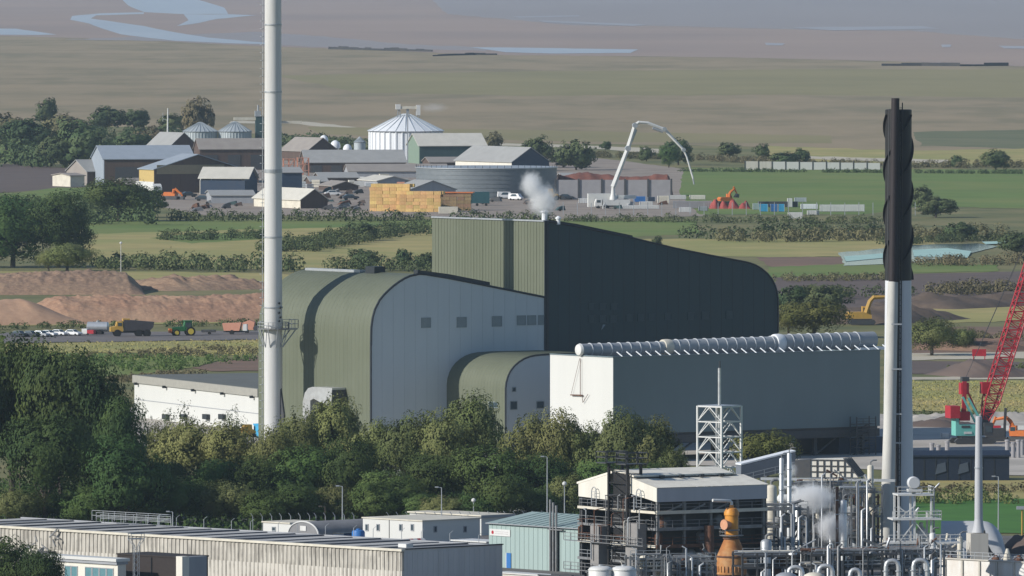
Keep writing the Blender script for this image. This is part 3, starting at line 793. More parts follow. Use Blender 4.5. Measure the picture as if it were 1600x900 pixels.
# silver duct at the foot of the curved hall
dx = g_prof[0][0]
ydA, zdA = on_x(PL, 527, 606, dx - 2); ydB, _ = on_x(PL, 481, 606, dx - 2)
dk = mk(PL, 'rooftop_duct', alulag, lambda b: b.prism([(ydA, zdA - 4), (ydA, zdA), (ydB - 3.2, zdA), (ydB - 1.8, zdA - .3), (ydB - .7, zdA - 1.2), (ydB, zdA - 3), (ydB, 0), (ydB - 2.5, 0), (ydB - 2.5, zdA - 2.6), (ydB - 3.6, zdA - 2.2)], 'x', dx - 3.2, dx - .1), 30, label='silver curved air duct at the foot of the olive wall')
mk(dk, 'grille', darksteel, lambda b: b.box(dx - 3.3, ydA - .15, zdA - 3.6, dx - .2, ydA - .02, zdA - .4))

# air cooled condenser: elevated box with the steam duct along its roof
AC = Bl('air_cooled_condenser', 'long elevated grey condenser box with white end wall and ribbed duct on its roof', 'building', 958, 724, 36)
_, at = on_y(AC, 958, 559); _, ab = on_y(AC, 958, 679)
ax1 = on_y(AC, 1375, 600)[0]; ay1 = on_x(AC, 859.5, 600)[0]
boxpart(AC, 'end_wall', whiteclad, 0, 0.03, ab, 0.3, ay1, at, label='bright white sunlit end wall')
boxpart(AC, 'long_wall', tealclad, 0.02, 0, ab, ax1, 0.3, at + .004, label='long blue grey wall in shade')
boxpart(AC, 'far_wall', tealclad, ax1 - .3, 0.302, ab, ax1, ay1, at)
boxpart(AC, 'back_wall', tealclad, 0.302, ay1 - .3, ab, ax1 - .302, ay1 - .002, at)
boxpart(AC, 'roof_deck', steelgrey, 0.302, 0.302, at - 1.6, ax1 - .302, ay1 - .302, at - 1.2)
mk(AC, 'parapet_cap', tealclad, lambda b: b.box(-.12, -.12, at + .006, ax1 + .12, .42, at + .2).box(-.12, .42, at + .006, .42, ay1, at + .2))
boxpart(AC, 'fan_deck', darksteel, 0.35, 0.35, ab - .4, ax1 - .35, ay1 - .35, ab + .1)
boxpart(AC, 'edge_girder', darksteel, -.1, 0.1, ab - 1.9, ax1, 0.6, ab - .42)
boxpart(AC, 'edge_girder', darksteel, 0.1, 0.62, ab - 1.9, 0.6, ay1, ab - .42)
boxpart(AC, 'edge_girder', darksteel, .1, ay1 - .6, ab - 1.9, ax1, ay1 - .1, ab - .42)
ncol = 6
for i in range(ncol):
    for j in (0, 1):
        x = 3 + i * (ax1 - 6) / (ncol - 1); y = 1.6 if j == 0 else ay1 - 1.6
        mk(AC, 'column', darksteel, lambda b: b.box(x - .35, y - .35, 0, x + .35, y + .35, ab - 1.9))
        if i < ncol - 1:
            x2 = 3 + (i + 1) * (ax1 - 6) / (ncol - 1)
            mk(AC, 'brace', darksteel, lambda b: b.beam((x + .3, y, .4), (x + (x2 - x) * .45, y, ab - 2.0), .28))
for i in range(10):
    for j in range(3):
        mk(AC, 'fan_ring', darksteel, lambda b: b.lathe((3.2 + i * (ax1 - 6.4) / 9, ay1 * (j + .5) / 3, ab - 1.5), [(2.4, 0), (2.2, 1.05), (2.1, 1.05), (2.2, 0)], 14))
# lower dark plant room and stair tower under its far end
x0 = on_y(AC, 1326, 700)[0]
boxpart(AC, 'plant_room', navypaint, x0, 3, 0, ax1 + 3.5, ay1 - 3, ab - 2.2)
def stair(b):
    xa = on_y(AC, 1330, 700, -1.5)[0]; xb = xa + 4.5
    for f in range(4):
        z = f * (ab + .5) / 4
        b.box(xa, -3.2, z + 1.5, xb, -1.2, z + 1.6)
        b.beam((xa, -1.6, z), (xb, -1.6, z + 1.6), .5, .14)
        b.rail([(xa, -3.2, z + 1.6), (xb, -3.2, z + 1.6)], 1.0, .04, 1.5)
    for x in (xa, xb):
        for y in (-3.2, -1.2): b.beam((x, y, 0), (x, y, ab + 2), .16)
mk(AC, 'stair_tower', darksteel, stair)
# steam duct
yc = ay1 * .5
dxs = [on_y(AC, p, 545, yc)[0] for p in (905, 1041, 1215, 1330, 1364)]
def zc(px, py): return on_y(AC, px, py, yc)[1]
rs_ = [1.10, 1.32, 1.58, 1.58]
zz = [zc(905, 546.5), zc(1041, 543), zc(1215, 536), zc(1364, 531)]
secs = []
pr = [(dxs[0], zz[0], rs_[0]), (dxs[1] - 1.2, zz[1], rs_[0] * 1.04), (dxs[1], zz[1] + .1, rs_[1]), (dxs[2] - 1.2, zz[2] - .1, rs_[1] * 1.04), (dxs[2], zz[2], rs_[2]), (dxs[3], zz[3] - .05, rs_[2]), (dxs[4], zz[3], rs_[2])]
dct = mk(AC, 'steam_duct', ductgrey, lambda b: b.tube([(p[0], yc, p[1]) for p in pr], [p[2] for p in pr], 28), 40, label='long grey ribbed steam duct stepping up in diameter to the right')
def duct_at(x):
    for (xa, za, ra), (xb, zb, rb) in zip(pr[:-1], pr[1:]):
        if xa <= x <= xb:
            t = (x - xa) / (xb - xa)
            return za + (zb - za) * t, ra + (rb - ra) * t
    return pr[-1][1], pr[-1][2]
nring = 29
for i in range(nring):
    x = dxs[0] + 2.4 + i * (dxs[3] - dxs[0] - 1.5) / (nring - 1)
    z, r = duct_at(x)
    mk(dct, 'stiffener_ring', mat('ring_grey', (.54, .56, .58), .5), lambda b: b.tube([(x - .09, yc, z), (x + .09, yc, z)], r + .12, 24))
    mk(dct, 'strut', siloshine, lambda b: b.beam((x + .1, 1.5, at + 1.0), (x + .55, 0.3, at + 0.15), .17))
for x in (dxs[1], dxs[2]):
    z, r = duct_at(x)
    mk(dct, 'expansion_joint', creampaint if x == dxs[1] else siloshine, lambda b: b.tube([(x - .9, yc, z), (x - .5, yc, z), (x + .3, yc, z), (x + .9, yc, z)], [r + .08, r + .16, r + .16, r + .08], 24), 40)
mk(dct, 'end_cap', whitepaint, lambda b: b.tube([(dxs[0] - .35, yc, zz[0]), (dxs[0] - .25, yc, zz[0]), (dxs[0] + .2, yc, zz[0]), (dxs[0] + .35, yc, zz[0])], [.5, 1.0, 1.18, 1.06], 24), 40)
mk(dct, 'drain_saddle', siloshine, lambda b: b.box(dxs[0] + .8, yc - .6, at - 1.2, dxs[0] + 1.4, yc + .6, zz[0] - .7))
mk(dct, 'end_saddle', siloshine, lambda b: b.box(dxs[3] + .3, yc - 2.5, at - .2, dxs[4] + 2.2, yc + 2.5, at + .25))
# access bracket hung on the white end wall
def bracket(b):
    p = lambda x, y: (-.35, on_x(AC, x, y, -.3)[0], on_x(AC, x, y, -.3)[1])
    b.beam(p(907, 560), p(907, 620), .09); b.beam(p(906, 560), p(893, 615), .05); b.beam(p(892, 617), p(910, 617.5), .25, .2)
    b.beam(p(919, 616), p(911, 629), .07); b.beam(p(910, 618), p(911, 629), .07)
mk(AC, 'wall_bracket', rustysteel, bracket)

# ------------------------------------------------------------------ white chimney
CHL = G(427, 704)
CH = thing('white_chimney', 'tall white steel chimney with an access platform, beside the olive hall', 'chimney', CHL, R(36))
cs = CHL.y / F_PX
cr = 14.2 * cs
def cz(py): return (704 - py) * cs
top = cz(-60)
mk(CH, 'shaft', chimneypaint, lambda b: b.lathe((0, 0, 0), [(cr * 1.02, -.3), (cr * 1.02, cz(560)), (cr, cz(500)), (cr * .9, top)], 40), 40)
for py in (38, 143, 265, 268, 370, 480):
    f = 1 - .1 * max(0, (500 - py)) / 560
    mk(CH, 'flange', steelgrey, lambda b: b.lathe((0, 0, cz(py) - .14), [(cr * f + .02, 0), (cr * f + .12, 0), (cr * f + .12, .28), (cr * f + .02, .28)], 32))
zp = cz(514)
pf = mk(CH, 'platform', midsteel, lambda b: b.lathe((0, 0, zp), [(cr + .05, 0), (cr + 1.25, 0), (cr + 1.25, .18), (cr + .05, .18)], 24), label='ring platform with bracing and handrail')
def ring_rail(b):
    r = cr + 1.2
    pts = [(r * math.cos(2 * math.pi * k / 20), r * math.sin(2 * math.pi * k / 20), zp + .18) for k in range(21)]
    b.rail(pts, 1.15, .045, 3.0)
mk(pf, 'handrail', steelgrey, ring_rail)
def braces(b):
    for k in range(10):
        a = 2 * math.pi * k / 10
        b.beam((math.cos(a) * (cr + 1.2), math.sin(a) * (cr + 1.2), zp), (math.cos(a) * (cr + .05), math.sin(a) * (cr + .05), zp - 3.4), .16)
mk(pf, 'bracing', steelgrey, braces)
def outrig(b):   # balcony towards the hall
    for s in (-.9, .9):
        b.beam((cr * .7, s, zp - .1), (cr + 3.2, s, zp - .1), .2)
        b.beam((cr * .9, s, zp - 3.4), (cr + 2.8, s, zp - .2), .18)
    b.box(cr + .9, -1.1, zp, cr + 3.3, 1.1, zp + .15)
    b.rail([(cr + 1.2, -1.1, zp + .15), (cr + 3.3, -1.1, zp + .15), (cr + 3.3, 1.1, zp + .15), (cr + 1.2, 1.1, zp + .15)], 1.6, .05, 1.1)
mk(pf, 'balcony', steelgrey, outrig)
u36 = -R(36)
def ladder(b):
    a = math.atan2(math.sin(R(180) + u36), math.cos(R(180) + u36))
    for zt0, zt1 in ((0.5, top - 1),):
        for s in (-.22, .22):
            ox, oy = math.cos(a), math.sin(a)
            b.tube([(ox * (cr * 1.02 + .35) - oy * s, oy * (cr * 1.02 + .35) + ox * s, zt0), (ox * (cr * .93 + .3) - oy * s, oy * (cr * .93 + .3) + ox * s, zt1)], .05, 5)
        n = int((zt1 - zt0) / 1.5)
        for i in range(n):
            z = zt0 + i * 1.5; r = cr * (1.02 - .1 * i / n) + .35
            b.beam((ox * (r - .4), oy * (r - .4), z), (ox * (r + .3), oy * (r + .3), z), .05)
            b.lathe((ox * (r + .15), oy * (r + .15), z), [(.36, 0), (.40, 0), (.40, .06), (.36, .06)], 8)
mk(CH, 'ladder', steelgrey, ladder)
def fairing(b):
    a = R(-40) + u36
    ox, oy = math.cos(a), math.sin(a)
    pts = lambda z, r: (ox * r, oy * r, z)
    b.add([pts(cz(640), cr), pts(cz(606), cr), pts(cz(648), cr + .9), pts(0, cr + .9), pts(0, cr),
           ] + [(p[0] - oy * .5, p[1] + ox * .5, p[2]) for p in [pts(cz(640), cr), pts(cz(606), cr), pts(cz(648), cr + .9), pts(0, cr + .9), pts(0, cr)]],
          [(4, 0, 1, 2, 3), (9, 5, 6, 7, 8), (1, 2, 7, 6), (2, 3, 8, 7), (0, 1, 6, 5)])
mk(CH, 'base_fin', darksteel, fairing)
for k, py in enumerate((473, 480, 488, 495, 501)):
    a = R(-52 + (k % 2) * 9) + u36
    mk(CH, 'sampling_port', darktrim, lambda b: b.cyl((math.cos(a) * (cr - .1), math.sin(a) * (cr - .1), cz(py)), (math.cos(a) * (cr + .3), math.sin(a) * (cr + .3), cz(py)), .22, n=8))

# ------------------------------------------------------------------ white annex with flat roof left of the chimney
AX = Bl('white_annex', 'low white industrial building with grey flat roof behind the trees left of the chimney', 'building', 404, 676, 21)
ay, azt = on_x(AX, 210, 590); _, az0 = on_x(AX, 404, 608)
hA = on_x(AX, 404, 607.5)[1]
fw = .6
_, zb = on_x(AX, 404, 620)
ydeep = on_x(AX, 210, 600)[0]
boxpart(AX, 'wall', whiteclad, 0, 0, 0, 26, ydeep, zb)
boxpart(AX, 'parapet', mat('grey_beige_parapet', (.33, .32, .285), .7), -.35, -.35, zb + .004, 26.3, ydeep + .3, hA - .02, label='beige parapet band below the roof edge')
boxpart(AX, 'roof', flatroof, -.1, -.1, hA - .018, 26, ydeep + .05, hA + .05)
boxpart(AX, 'wall_seam', shedgrey, -.06, 0, zb - 3.4, 0.02, ydeep, zb - 3.25)
for i in range(5):
    y = 2.5 + i * (ydeep - 5) / 4
    mk(AX, 'floodlight', darktrim, lambda b: b.box(-.9, y - .35, zb - .35, -.2, y + .35, zb + .15))
for px in (262, 290, 325, 350):
    y = on_x(AX, px, 640)[0]
    z = on_x(AX, px, 655)[1]
    mk(AX, 'door_canopy', darktrim, lambda b: b.box(-.8, y - 1.3, z, 0, y + 1.3, z + 1.0))
# small things at the chimney foot
t = thing('storage_box', 'bright blue box container at the foot of the white chimney', 'container', G(411, 684), R(36))
mk(t, 'body', cyanpaint, lambda b: b.box(-1.3, -1.3, 0, 1.3, 1.3, 2.5))
mk(t, 'lid', cyanpaint, lambda b: b.box(-1.4, -1.4, 2.5, 1.4, 1.4, 2.75).box(-.3, -.3, 2.75, .3, .3, 3.1))
t = thing('skid_loader', 'small yellow machine beside the blue box at the chimney foot', 'machine', G(388, 684), R(20))
mk(t, 'body', yellowpaint, lambda b: b.prism([(-1.4, .6), (1.2, .6), (1.5, 1.4), (.6, 1.7), (.5, 2.6), (-.9, 2.6), (-1.4, 1.7)], 'y', -.7, .7))
for x in (-.8, .8):
    for y in (-.85, .85):
        mk(t, 'wheel', tyre, lambda b: b.cyl((x, y - .15, .45), (x, y + .15, .45), .45, n=12))
mk(t, 'arm', yellowpaint, lambda b: b.beam((-.6, -.8, 2.2), (1.8, -.8, .8), .2).beam((-.6, .8, 2.2), (1.8, .8, .8), .2).box(1.7, -.9, .2, 2.3, .9, .9))
# ------------------------------------------------------------------ near works: ribbed shed
roofglaze = mat('dark_roof_glazing', (.035, .038, .045), .4)
endgrey = mat('mid_grey_end_sheeting', (.62, .61, .60), .7, c2=(.53, .52, .51), scale=.6, stretch=VST, amt=.7)
SH = Bl('ribbed_concrete_shed', 'long weathered shed with ribbed pale wall and striped grey roof in the foreground', 'building', 628.5, 930, 43)
_, sz = on_x(SH, 628.5, 858)
slen = on_x(SH, -120, 880)[0]
sx1 = on_y(SH, 785, 860)[0]
boxpart(SH, 'upper_wall', concretepale, 0, 0.02, sz * .52, .4, slen, sz - .35, label='stained upper band of the ribbed wall')
boxpart(SH, 'lower_wall', concretebase, -.06, 0.02, 0, .4, slen, sz * .52 - .004, label='cleaner lower band of the ribbed wall')
def shed_ribs(b):
    n = int(slen / .9)
    for i in range(n):
        y = .45 + i * slen / n
        w = .17 + .06 * ((i * 7) % 5) / 5
        b.box(-.12, y - w, .1, 0.0, y + w, sz - .42)
mk(SH, 'wall_ribs', mat('pale_concrete_rib', (.53, .50, .44), .85, c2=(.40, .375, .33), scale=.5, stretch=VST, amt=.7, c3=(.2, .185, .16), scale3=.4, amt3=.7), shed_ribs, kind='stuff')
boxpart(SH, 'eaves_trim', creampaint, -.35, -.2, sz - .348, .45, slen, sz)
boxpart(SH, 'end_wall', endgrey, 0.402, 0, 0, sx1, .4, sz - .1, label='plain grey end wall in shade')
mk(SH, 'end_ribs', endgrey, lambda b: [b.box(1 + i * 1.05, -.07, .2, 1.35 + i * 1.05, 0.0, sz - .5) for i in range(int(sx1 - 1.6))], kind='stuff')
boxpart(SH, 'end_trim', darktrim, 0.46, -.15, sz - .098, sx1 + .1, .5, sz + .05)
boxpart(SH, 'back_wall', shedgrey, sx1 - .4, .402, 0, sx1, slen, sz - .1)
nb = int(slen / 6.3)
for i in range(nb):
    y0 = .5 + i * (slen - .5) / nb; y1 = .5 + (i + 1) * (slen - .5) / nb
    wob = .05 * math.sin(i * 2.3)
    mk(SH, 'roof_riser', roofglaze, lambda b: b.add([(.46, y0, sz - .3), (sx1, y0, sz - .3), (sx1, y0 + .25, sz - .13 + wob), (.46, y0 + .25, sz - .13 + wob)], [(0, 1, 2, 3)]))
    mk(SH, 'roof_panel', roofdark if i % 3 == 0 else roofpale, lambda b: b.add([(.46, y0 + .25, sz - .13 + wob), (sx1, y0 + .25, sz - .13 + wob), (sx1, y1, sz - .3), (.46, y1, sz - .3)], [(0, 1, 2, 3)]))
    mk(SH, 'roof_seam', creampaint if i > 9 else shedgrey, lambda b: b.box(.46, y0 + .25, sz - .14 + wob, sx1, y0 + .5, sz - .11 + wob))
mk(SH, 'roof_box', whitepaint, lambda b: b.box(3, 2.4, sz, 4.4, 4.2, sz + .55))
# guard rail and scaffold along the back of the roof
def roof_rail(b):
    ya = on_x(SH, 270, 815, sx1)[0]; yb = on_x(SH, 160, 812, sx1)[0]
    for k in range(3):
        x = sx1 - .4 - k * 1.3
        b.rail([(x, ya - k * 1.5, sz + .1), (x, yb + 2 - k * 2.5, sz + .1)], 1.5 - .2 * k, .03, 2.6)
    b.rail([(sx1 - .4, ya, sz + .1), (sx1 - 3, ya, sz + .1)], 1.5, .03, 1.4)
mk(SH, 'roof_guard_rail', steelgrey, roof_rail)
def roof_posts(b):
    for i in range(14):
        y = 5 + i * 5.6 + (i * 37 % 5) * .4
        b.beam((sx1 - .2, y, sz - .2), (sx1 - .2, y, sz + 1.2), .07)
        b.beam((sx1 - .2, y, sz + 1.2), (sx1 - .2 + .35, y - .35, sz + 1.6), .06)
mk(SH, 'edge_posts', steelgrey, roof_posts, kind='stuff')
def debris(b):
    y0 = on_x(SH, 80, 840)[0]
    for k in range(14):
        a = Vector((-.6 - rnd.random() * 1.5, y0 + rnd.uniform(-3, 3), sz * rnd.uniform(.3, .9)))
        b.beam(a, a + Vector((rnd.uniform(-.5, .5), rnd.uniform(-2, 2), rnd.uniform(-1.2, 1.2))), .18)
    b.box(-2.2, y0 - 2.2, .1, -.4, y0 + 1.5, sz * .42)
mk(SH, 'wall_plant', midsteel, debris, label='jumble of rusty brackets and ducting on the ribbed wall')
mk(SH, 'wall_hood', darksteel, lambda b: b.prism([(on_x(SH, 95, 880)[0], 1.2), (on_x(SH, 68, 880)[0], 1.2), (on_x(SH, 72, 880)[0], 3.4), (on_x(SH, 88, 880)[0], 3.4)], 'x', -1.6, -.1))

# low office and brick block in front of it
OF = Bl('office_block', 'low flat roofed white office with a band of teal windows at bottom left', 'building', 184, 950, 43)
_, oz = on_x(OF, 184, 873)
oy = on_x(OF, 76, 880)[0]
boxpart(OF, 'wall', whitesheet, 0, 0, 0, 1.6, oy, oz - .9)
boxpart(OF, 'roof_slab', whiteclad, -.5, -.2, oz - .45, 2.2, oy + .4, oz)
boxpart(OF, 'fascia', shedgrey, -.3, -.1, oz - .89, 1.9, oy + .2, oz - .452)
for (a, c) in ((101, 122), (133, 178)):
    ya = on_x(OF, a, 885)[0]; yb = on_x(OF, c, 885)[0]
    zt = oz - 1.45
    n = 2 if a == 101 else 4
    for k in range(n):
        p = yb + (ya - yb) * k / n; q = yb + (ya - yb) * (k + 1) / n
        window_x(OF, p + .04, q - .04, zt - 1.9, zt, 0, steelgrey, glassteal)
BR = Bl('brick_block', 'dark brown brick block beside the low office, foreground left', 'building', 277, 950, 43)
_, bz = on_x(BR, 277, 870)
by = on_x(BR, 183, 880)[0]
boxpart(BR, 'wall', brickdark, 0, 0, 0, 6, by, bz - .2)
boxpart(BR, 'coping', brickdark, -.12, -.12, bz - .198, 6.1, by + .1, bz)
mk(BR, 'downpipe', darktrim, lambda b: b.cyl((-.12, by * .42, 0), (-.12, by * .42, bz - .3), .07, n=6).cyl((-.12, by * .7, 0), (-.12, by * .7, bz - .3), .07, n=6))
boxpart(BR, 'corner_pier', whitesheet, -.35, -1.5, 0, 1.0, -.14, bz + .1, label='white pier at the corner of the brick block')
boxpart(BR, 'side_wing', shedgrey, 1.02, -1.3, 0, 4.6, -.2, bz, label='grey side wing in shade')
# lattice aerial mast in front of the shed
AM = Bl('aerial_mast', 'thin lattice aerial mast with a wide head in front of the ribbed wall', 'mast', 213, 960, 20)
_, mz = on_y(AM, 213, 833)
def aerial(b):
    w = .35
    for sx, sy in ((-1, -1), (1, -1), (1, 1), (-1, 1)):
        b.beam((sx * w, sy * w, 0), (sx * w, sy * w, mz - 1.8), .07)
        b.beam((sx * w, sy * w, mz - 1.8), (sx * 1.0, sy * .7, mz - .9), .07)
        b.beam((sx * 1.0, sy * .7, mz - .9), (sx * 1.0, sy * .7, mz), .07)
    for z in np.arange(.5, mz - 2, .8):
        b.beam((-w, -w, z), (w, -w, z + .8), .04); b.beam((w, w, z), (-w, w, z + .8), .04); b.beam((-w, w, z), (-w, -w, z + .8), .04)
mk(AM, 'lattice', steelgrey, aerial)
mk(AM, 'head_frame', steelgrey, lambda b: [b.box(-1.05, -.75, mz - .12 - k * .75, 1.05, -.65, mz - k * .75) and b.box(-1.05, .65, mz - .12 - k * .75, 1.05, .75, mz - k * .75) for k in range(2)])

# ------------------------------------------------------------------ huts between the shed and the trees
QH = Bl('arched_hut', 'grey corrugated arched hut with white lean-to behind the ribbed shed', 'hut', 496, 847, 43)
qw = on_x(QH, 451, 830)[0]
_, qz = on_x(QH, 474, 815, 0)
ql = on_y(QH, 585, 825, qw)[0]
qr = qw / 2
arc = [(qr + qr * 1.05 * math.cos(math.pi * (1 - k / 14)), max(.0, qz - 2.1) + 2.1 * math.sin(math.pi * k / 14)) for k in range(15)]
arc = [(arc[0][0], 0)] + arc + [(arc[-1][0], 0)]
mk(QH, 'arched_roof', mat('grey_corrugated_roof', (0.24, 0.235, 0.235), .6, c2=(0.17, 0.165, 0.165), scale=.5, amt=.7), lambda b: b.prism(arc, 'x', .1, ql, caps=False, closed=False), 40)
mk(QH, 'gable_wall', roofdark, lambda b: b.ngon([(.1, p, q) for p, q in arc]), label='dark arched gable end')
mk(QH, 'gable_edge', whitepaint, lambda b: b.tube([(.05, p, q) for p, q in arc[1:-1]], .13, 6))
mk(QH, 'gable_window', whitepaint, lambda b: b.box(-.02, qr - .7, qz - 1.5, .06, qr + .7, qz - .7))
l0, l1 = on_x(QH, 452, 830)[0], on_x(QH, 409, 826)[0]
_, lz = on_x(QH, 430, 816)
boxpart(QH, 'lean_to', whiteclad, .3, l0, 0, 7, l1, lz - .15, label='white lean-to with one dark window')
boxpart(QH, 'lean_to_roof', creampaint, .1, l0, lz - .148, 7.2, l1 + .2, lz + .05)
window_x(QH, on_x(QH, 429, 826)[0], on_x(QH, 423, 826)[0], on_x(QH, 425, 830)[1], on_x(QH, 425, 823)[1], .3, steelgrey, glassm)
t = thing('water_tank', 'small blue tank between the arched hut and the white cabin', 'tank', G(560, 861), R(43))
mk(t, 'body', bluepaint, lambda b: b.lathe((0, 0, 0), [(1.0, 0), (1.05, .1), (1.05, 3.0), (.9, 3.3), (.3, 3.4)], 16), 40)
mk(t, 'lid', bluepaint, lambda b: b.lathe((0, 0, 3.4), [(.35, 0), (.35, .15), (.1, .2)], 10))
t = thing('storage_crate', 'dark navy shed box left of the blue tank by the cabin', 'container', G(541, 860), R(43))
mk(t, 'body', navypaint, lambda b: b.box(-1.6, -1.2, 0, 1.6, 1.2, 2.7))
mk(t, 'lid', darktrim, lambda b: b.box(-1.7, -1.3, 2.7, 1.7, 1.3, 2.85))

CB = Bl('white_cabin', 'two bay white site cabin with small dark windows and flat roof', 'cabin', 660, 860, 43)
_, cz_ = on_x(CB, 660, 814)
cy = on_x(CB, 567, 826)[0]; cx = on_y(CB, 750, 828)[0]
boxpart(CB, 'wall', whiteclad, 0, 0, 0, cx, cy, cz_ - .1)
boxpart(CB, 'roof', creampaint, -.15, -.15, cz_ - .098, cx + .15, cy + .15, cz_ + .1)
for px in (571, 588.5, 624, 642):
    ya = on_x(CB, px, 824)[0]; yb = on_x(CB, px + 5, 824)[0]
    window_x(CB, ya, yb, on_x(CB, px, 829.5)[1], on_x(CB, px, 818.5)[1], 0, shedgrey, glassm)
for px in (677.5, 724):
    xa = on_y(CB, px, 824)[0]; xb = on_y(CB, px + 5, 824)[0]
    window_y(CB, xa, xb, on_y(CB, px, 832)[1], on_y(CB, px, 822)[1], 0, shedgrey, glassm)
mk(CB, 'join_strip', darktrim, lambda b: b.box(-.05, cy * .55, .1, .02, cy * .55 + .12, cz_ - .12))
t = thing('tarpaulin_stack', 'stack under a red and white striped sheet below the cabin wall', 'stack', G(645, 862), R(43))
for k in range(6):
    mk(t, 'sheet_stripe', redpaint if k % 2 == 0 else whitepaint, lambda b: b.prism([(-1.2, 0), (1.2, 0), (1.2, 1.3), (0, 2.1), (-1.2, 1.3)], 'x', -2.4 + k * .8, -1.6 + k * .8))
def low_roof(label, px, py, pxl, pxr, zpx, m, name='low_store'):
    o = Bl(name, label, 'building', px, py, 43)
    _, z = on_y(o, px, zpx)
    x1 = on_y(o, pxr, zpx)[0]; y1 = on_x(o, pxl, zpx)[0]
    boxpart(o, 'wall', whiteclad, 0, 0, 0, x1, y1, z - .2)
    boxpart(o, 'roof', m, -.3, -.3, z - .198, x1 + .3, y1 + .3, z)
    boxpart(o, 'eaves_board', shedgrey, -.32, -.32, z - .45, x1 + .32, -.302, z - .05)
    return o
low_roof('low white roofed store behind the white cabin', 752, 838, 640, 800, 805, creampaint)
low_roof('pale flat roofed store at the tree line behind the teal shed', 800, 826, 700, 880, 799.5, barnroofpale)
low_roof('small white flat roof between the cabin and the teal shed', 760, 885, 708, 790, 846, whitepaint)

# ------------------------------------------------------------------ pale teal shed
TS = Bl('teal_shed', 'pale teal sheeted shed with a white sign and blue door', 'building', 916, 897, 40)
_, tz = on_x(TS, 916, 826)
ty = on_x(TS, 764, 850)[0]
rz_ = on_x(TS, 860, 802, 9)[1]
tw = 18.0
boxpart(TS, 'wall', tealpaint, 0, 0, 0, .3, ty, tz, label='sunlit teal long wall')
mk(TS, 'gable_wall', tealpaint, lambda b: b.prism([(.3, 0), (tw, 0), (tw, tz), (tw / 2, rz_), (.3, tz + .1)], 'y', 0, .3))
mk(TS, 'far_gable', whiteclad, lambda b: b.prism([(.3, 0), (tw, 0), (tw, tz), (tw / 2, rz_), (.3, tz + .1)], 'y', ty - .3, ty))
mk(TS, 'roof', mat('pale_teal_roof', (0.30, 0.385, 0.37), .6, c2=(0.265, 0.345, 0.33), scale=.4, amt=.6), lambda b: b.add([(-.4, -.3, tz), (tw / 2, -.3, rz_ + .1), (tw / 2, ty + .3, rz_ + .1), (-.4, ty + .3, tz), (tw + .4, -.3, tz), (tw + .4, ty + .3, tz)], [(0, 1, 2, 3), (1, 4, 5, 2)]))
mk(TS, 'roof_seams', MATS['pale_teal_roof'], lambda b: [b.beam((-.38, 1 + i * 1.8, tz + .03), (tw / 2, 1 + i * 1.8, rz_ + .13), .1, .09) for i in range(int(ty / 1.8))], kind='stuff')
mk(TS, 'gutter', shedgrey, lambda b: b.box(-.5, -.3, tz - .12, -.2, ty + .3, tz - .002))
mk(TS, 'wall_ribs', tealpaint, lambda b: [b.box(-.05, i * 1.1 + .5, .1, 0, i * 1.1 + .62, tz - .15) for i in range(int(ty / 1.1))], kind='stuff')
sa, sz1 = on_x(TS, 766, 826); sb, sz0 = on_x(TS, 798, 838.5)
sg = boxpart(TS, 'sign', whitepaint, -.14, sb, sz0, -.06, sa, sz1, label='white sign board with a small red mark')
mk(sg, 'sign_emblem', redpaint, lambda b: b.tube([(-.16, sa - .75, (sz0 + sz1) / 2), (-.145, sa - .75, (sz0 + sz1) / 2)], .28, 16))
for k in range(2):
    mk(sg, 'sign_line', mat('faint_sign_grey', (.55, .52, .52), .7), lambda b: b.box(-.155, sb + .5, (sz0 + sz1) / 2 - .22 + k * .3, -.145, sa - 1.3, (sz0 + sz1) / 2 - .1 + k * .3))
da = on_x(TS, 792, 880)[0]; db = on_x(TS, 799, 880)[0]
dr = boxpart(TS, 'door', bluepaint, -.12, db, .1, -.05, da, on_x(TS, 795, 864)[1], label='blue personnel door')
boxpart(dr, 'door_frame', whitepaint, -.1, da, .1, -.04, da + .15, on_x(TS, 795, 864)[1])
g0 = on_x(TS, 874, 850)[0]; g1 = on_x(TS, 862, 850)[0]
boxpart(TS, 'recess_panel', darktrim, -.12, g0, .2, -.03, g1, tz - .3)
for y in (g0 + .2, (g0 + g1) / 2, g1 - .2):
    mk(TS, 'flue_pipe', midsteel, lambda b: b.cyl((-.45, y, 0), (-.45, y, tz + 3.2 + (y - g0) * .6), .18, n=8))
mk(TS, 'pipe_cross_tie', midsteel, lambda b: b.box(-.6, g0 - 1.4, tz - .5, -.3, g1 + .3, tz - .35))
t = thing('dome_tank', 'small pale blue domed tank behind the teal shed', 'tank', G(892, 868), R(40))
mk(t, 'shell', mat('pale_blue_dome', (.5, .62, .66), .4), lambda b: b.lathe((0, 0, 0), [(1.2, 0), (1.2, 5.0), (1.1, 5.6), (.8, 6.1), (.4, 6.35), (.05, 6.45)], 20), 40)
mk(t, 'base_ring', shedgrey, lambda b: b.lathe((0, 0, 0), [(1.35, -.1), (1.35, .4), (1.22, .4)], 20))
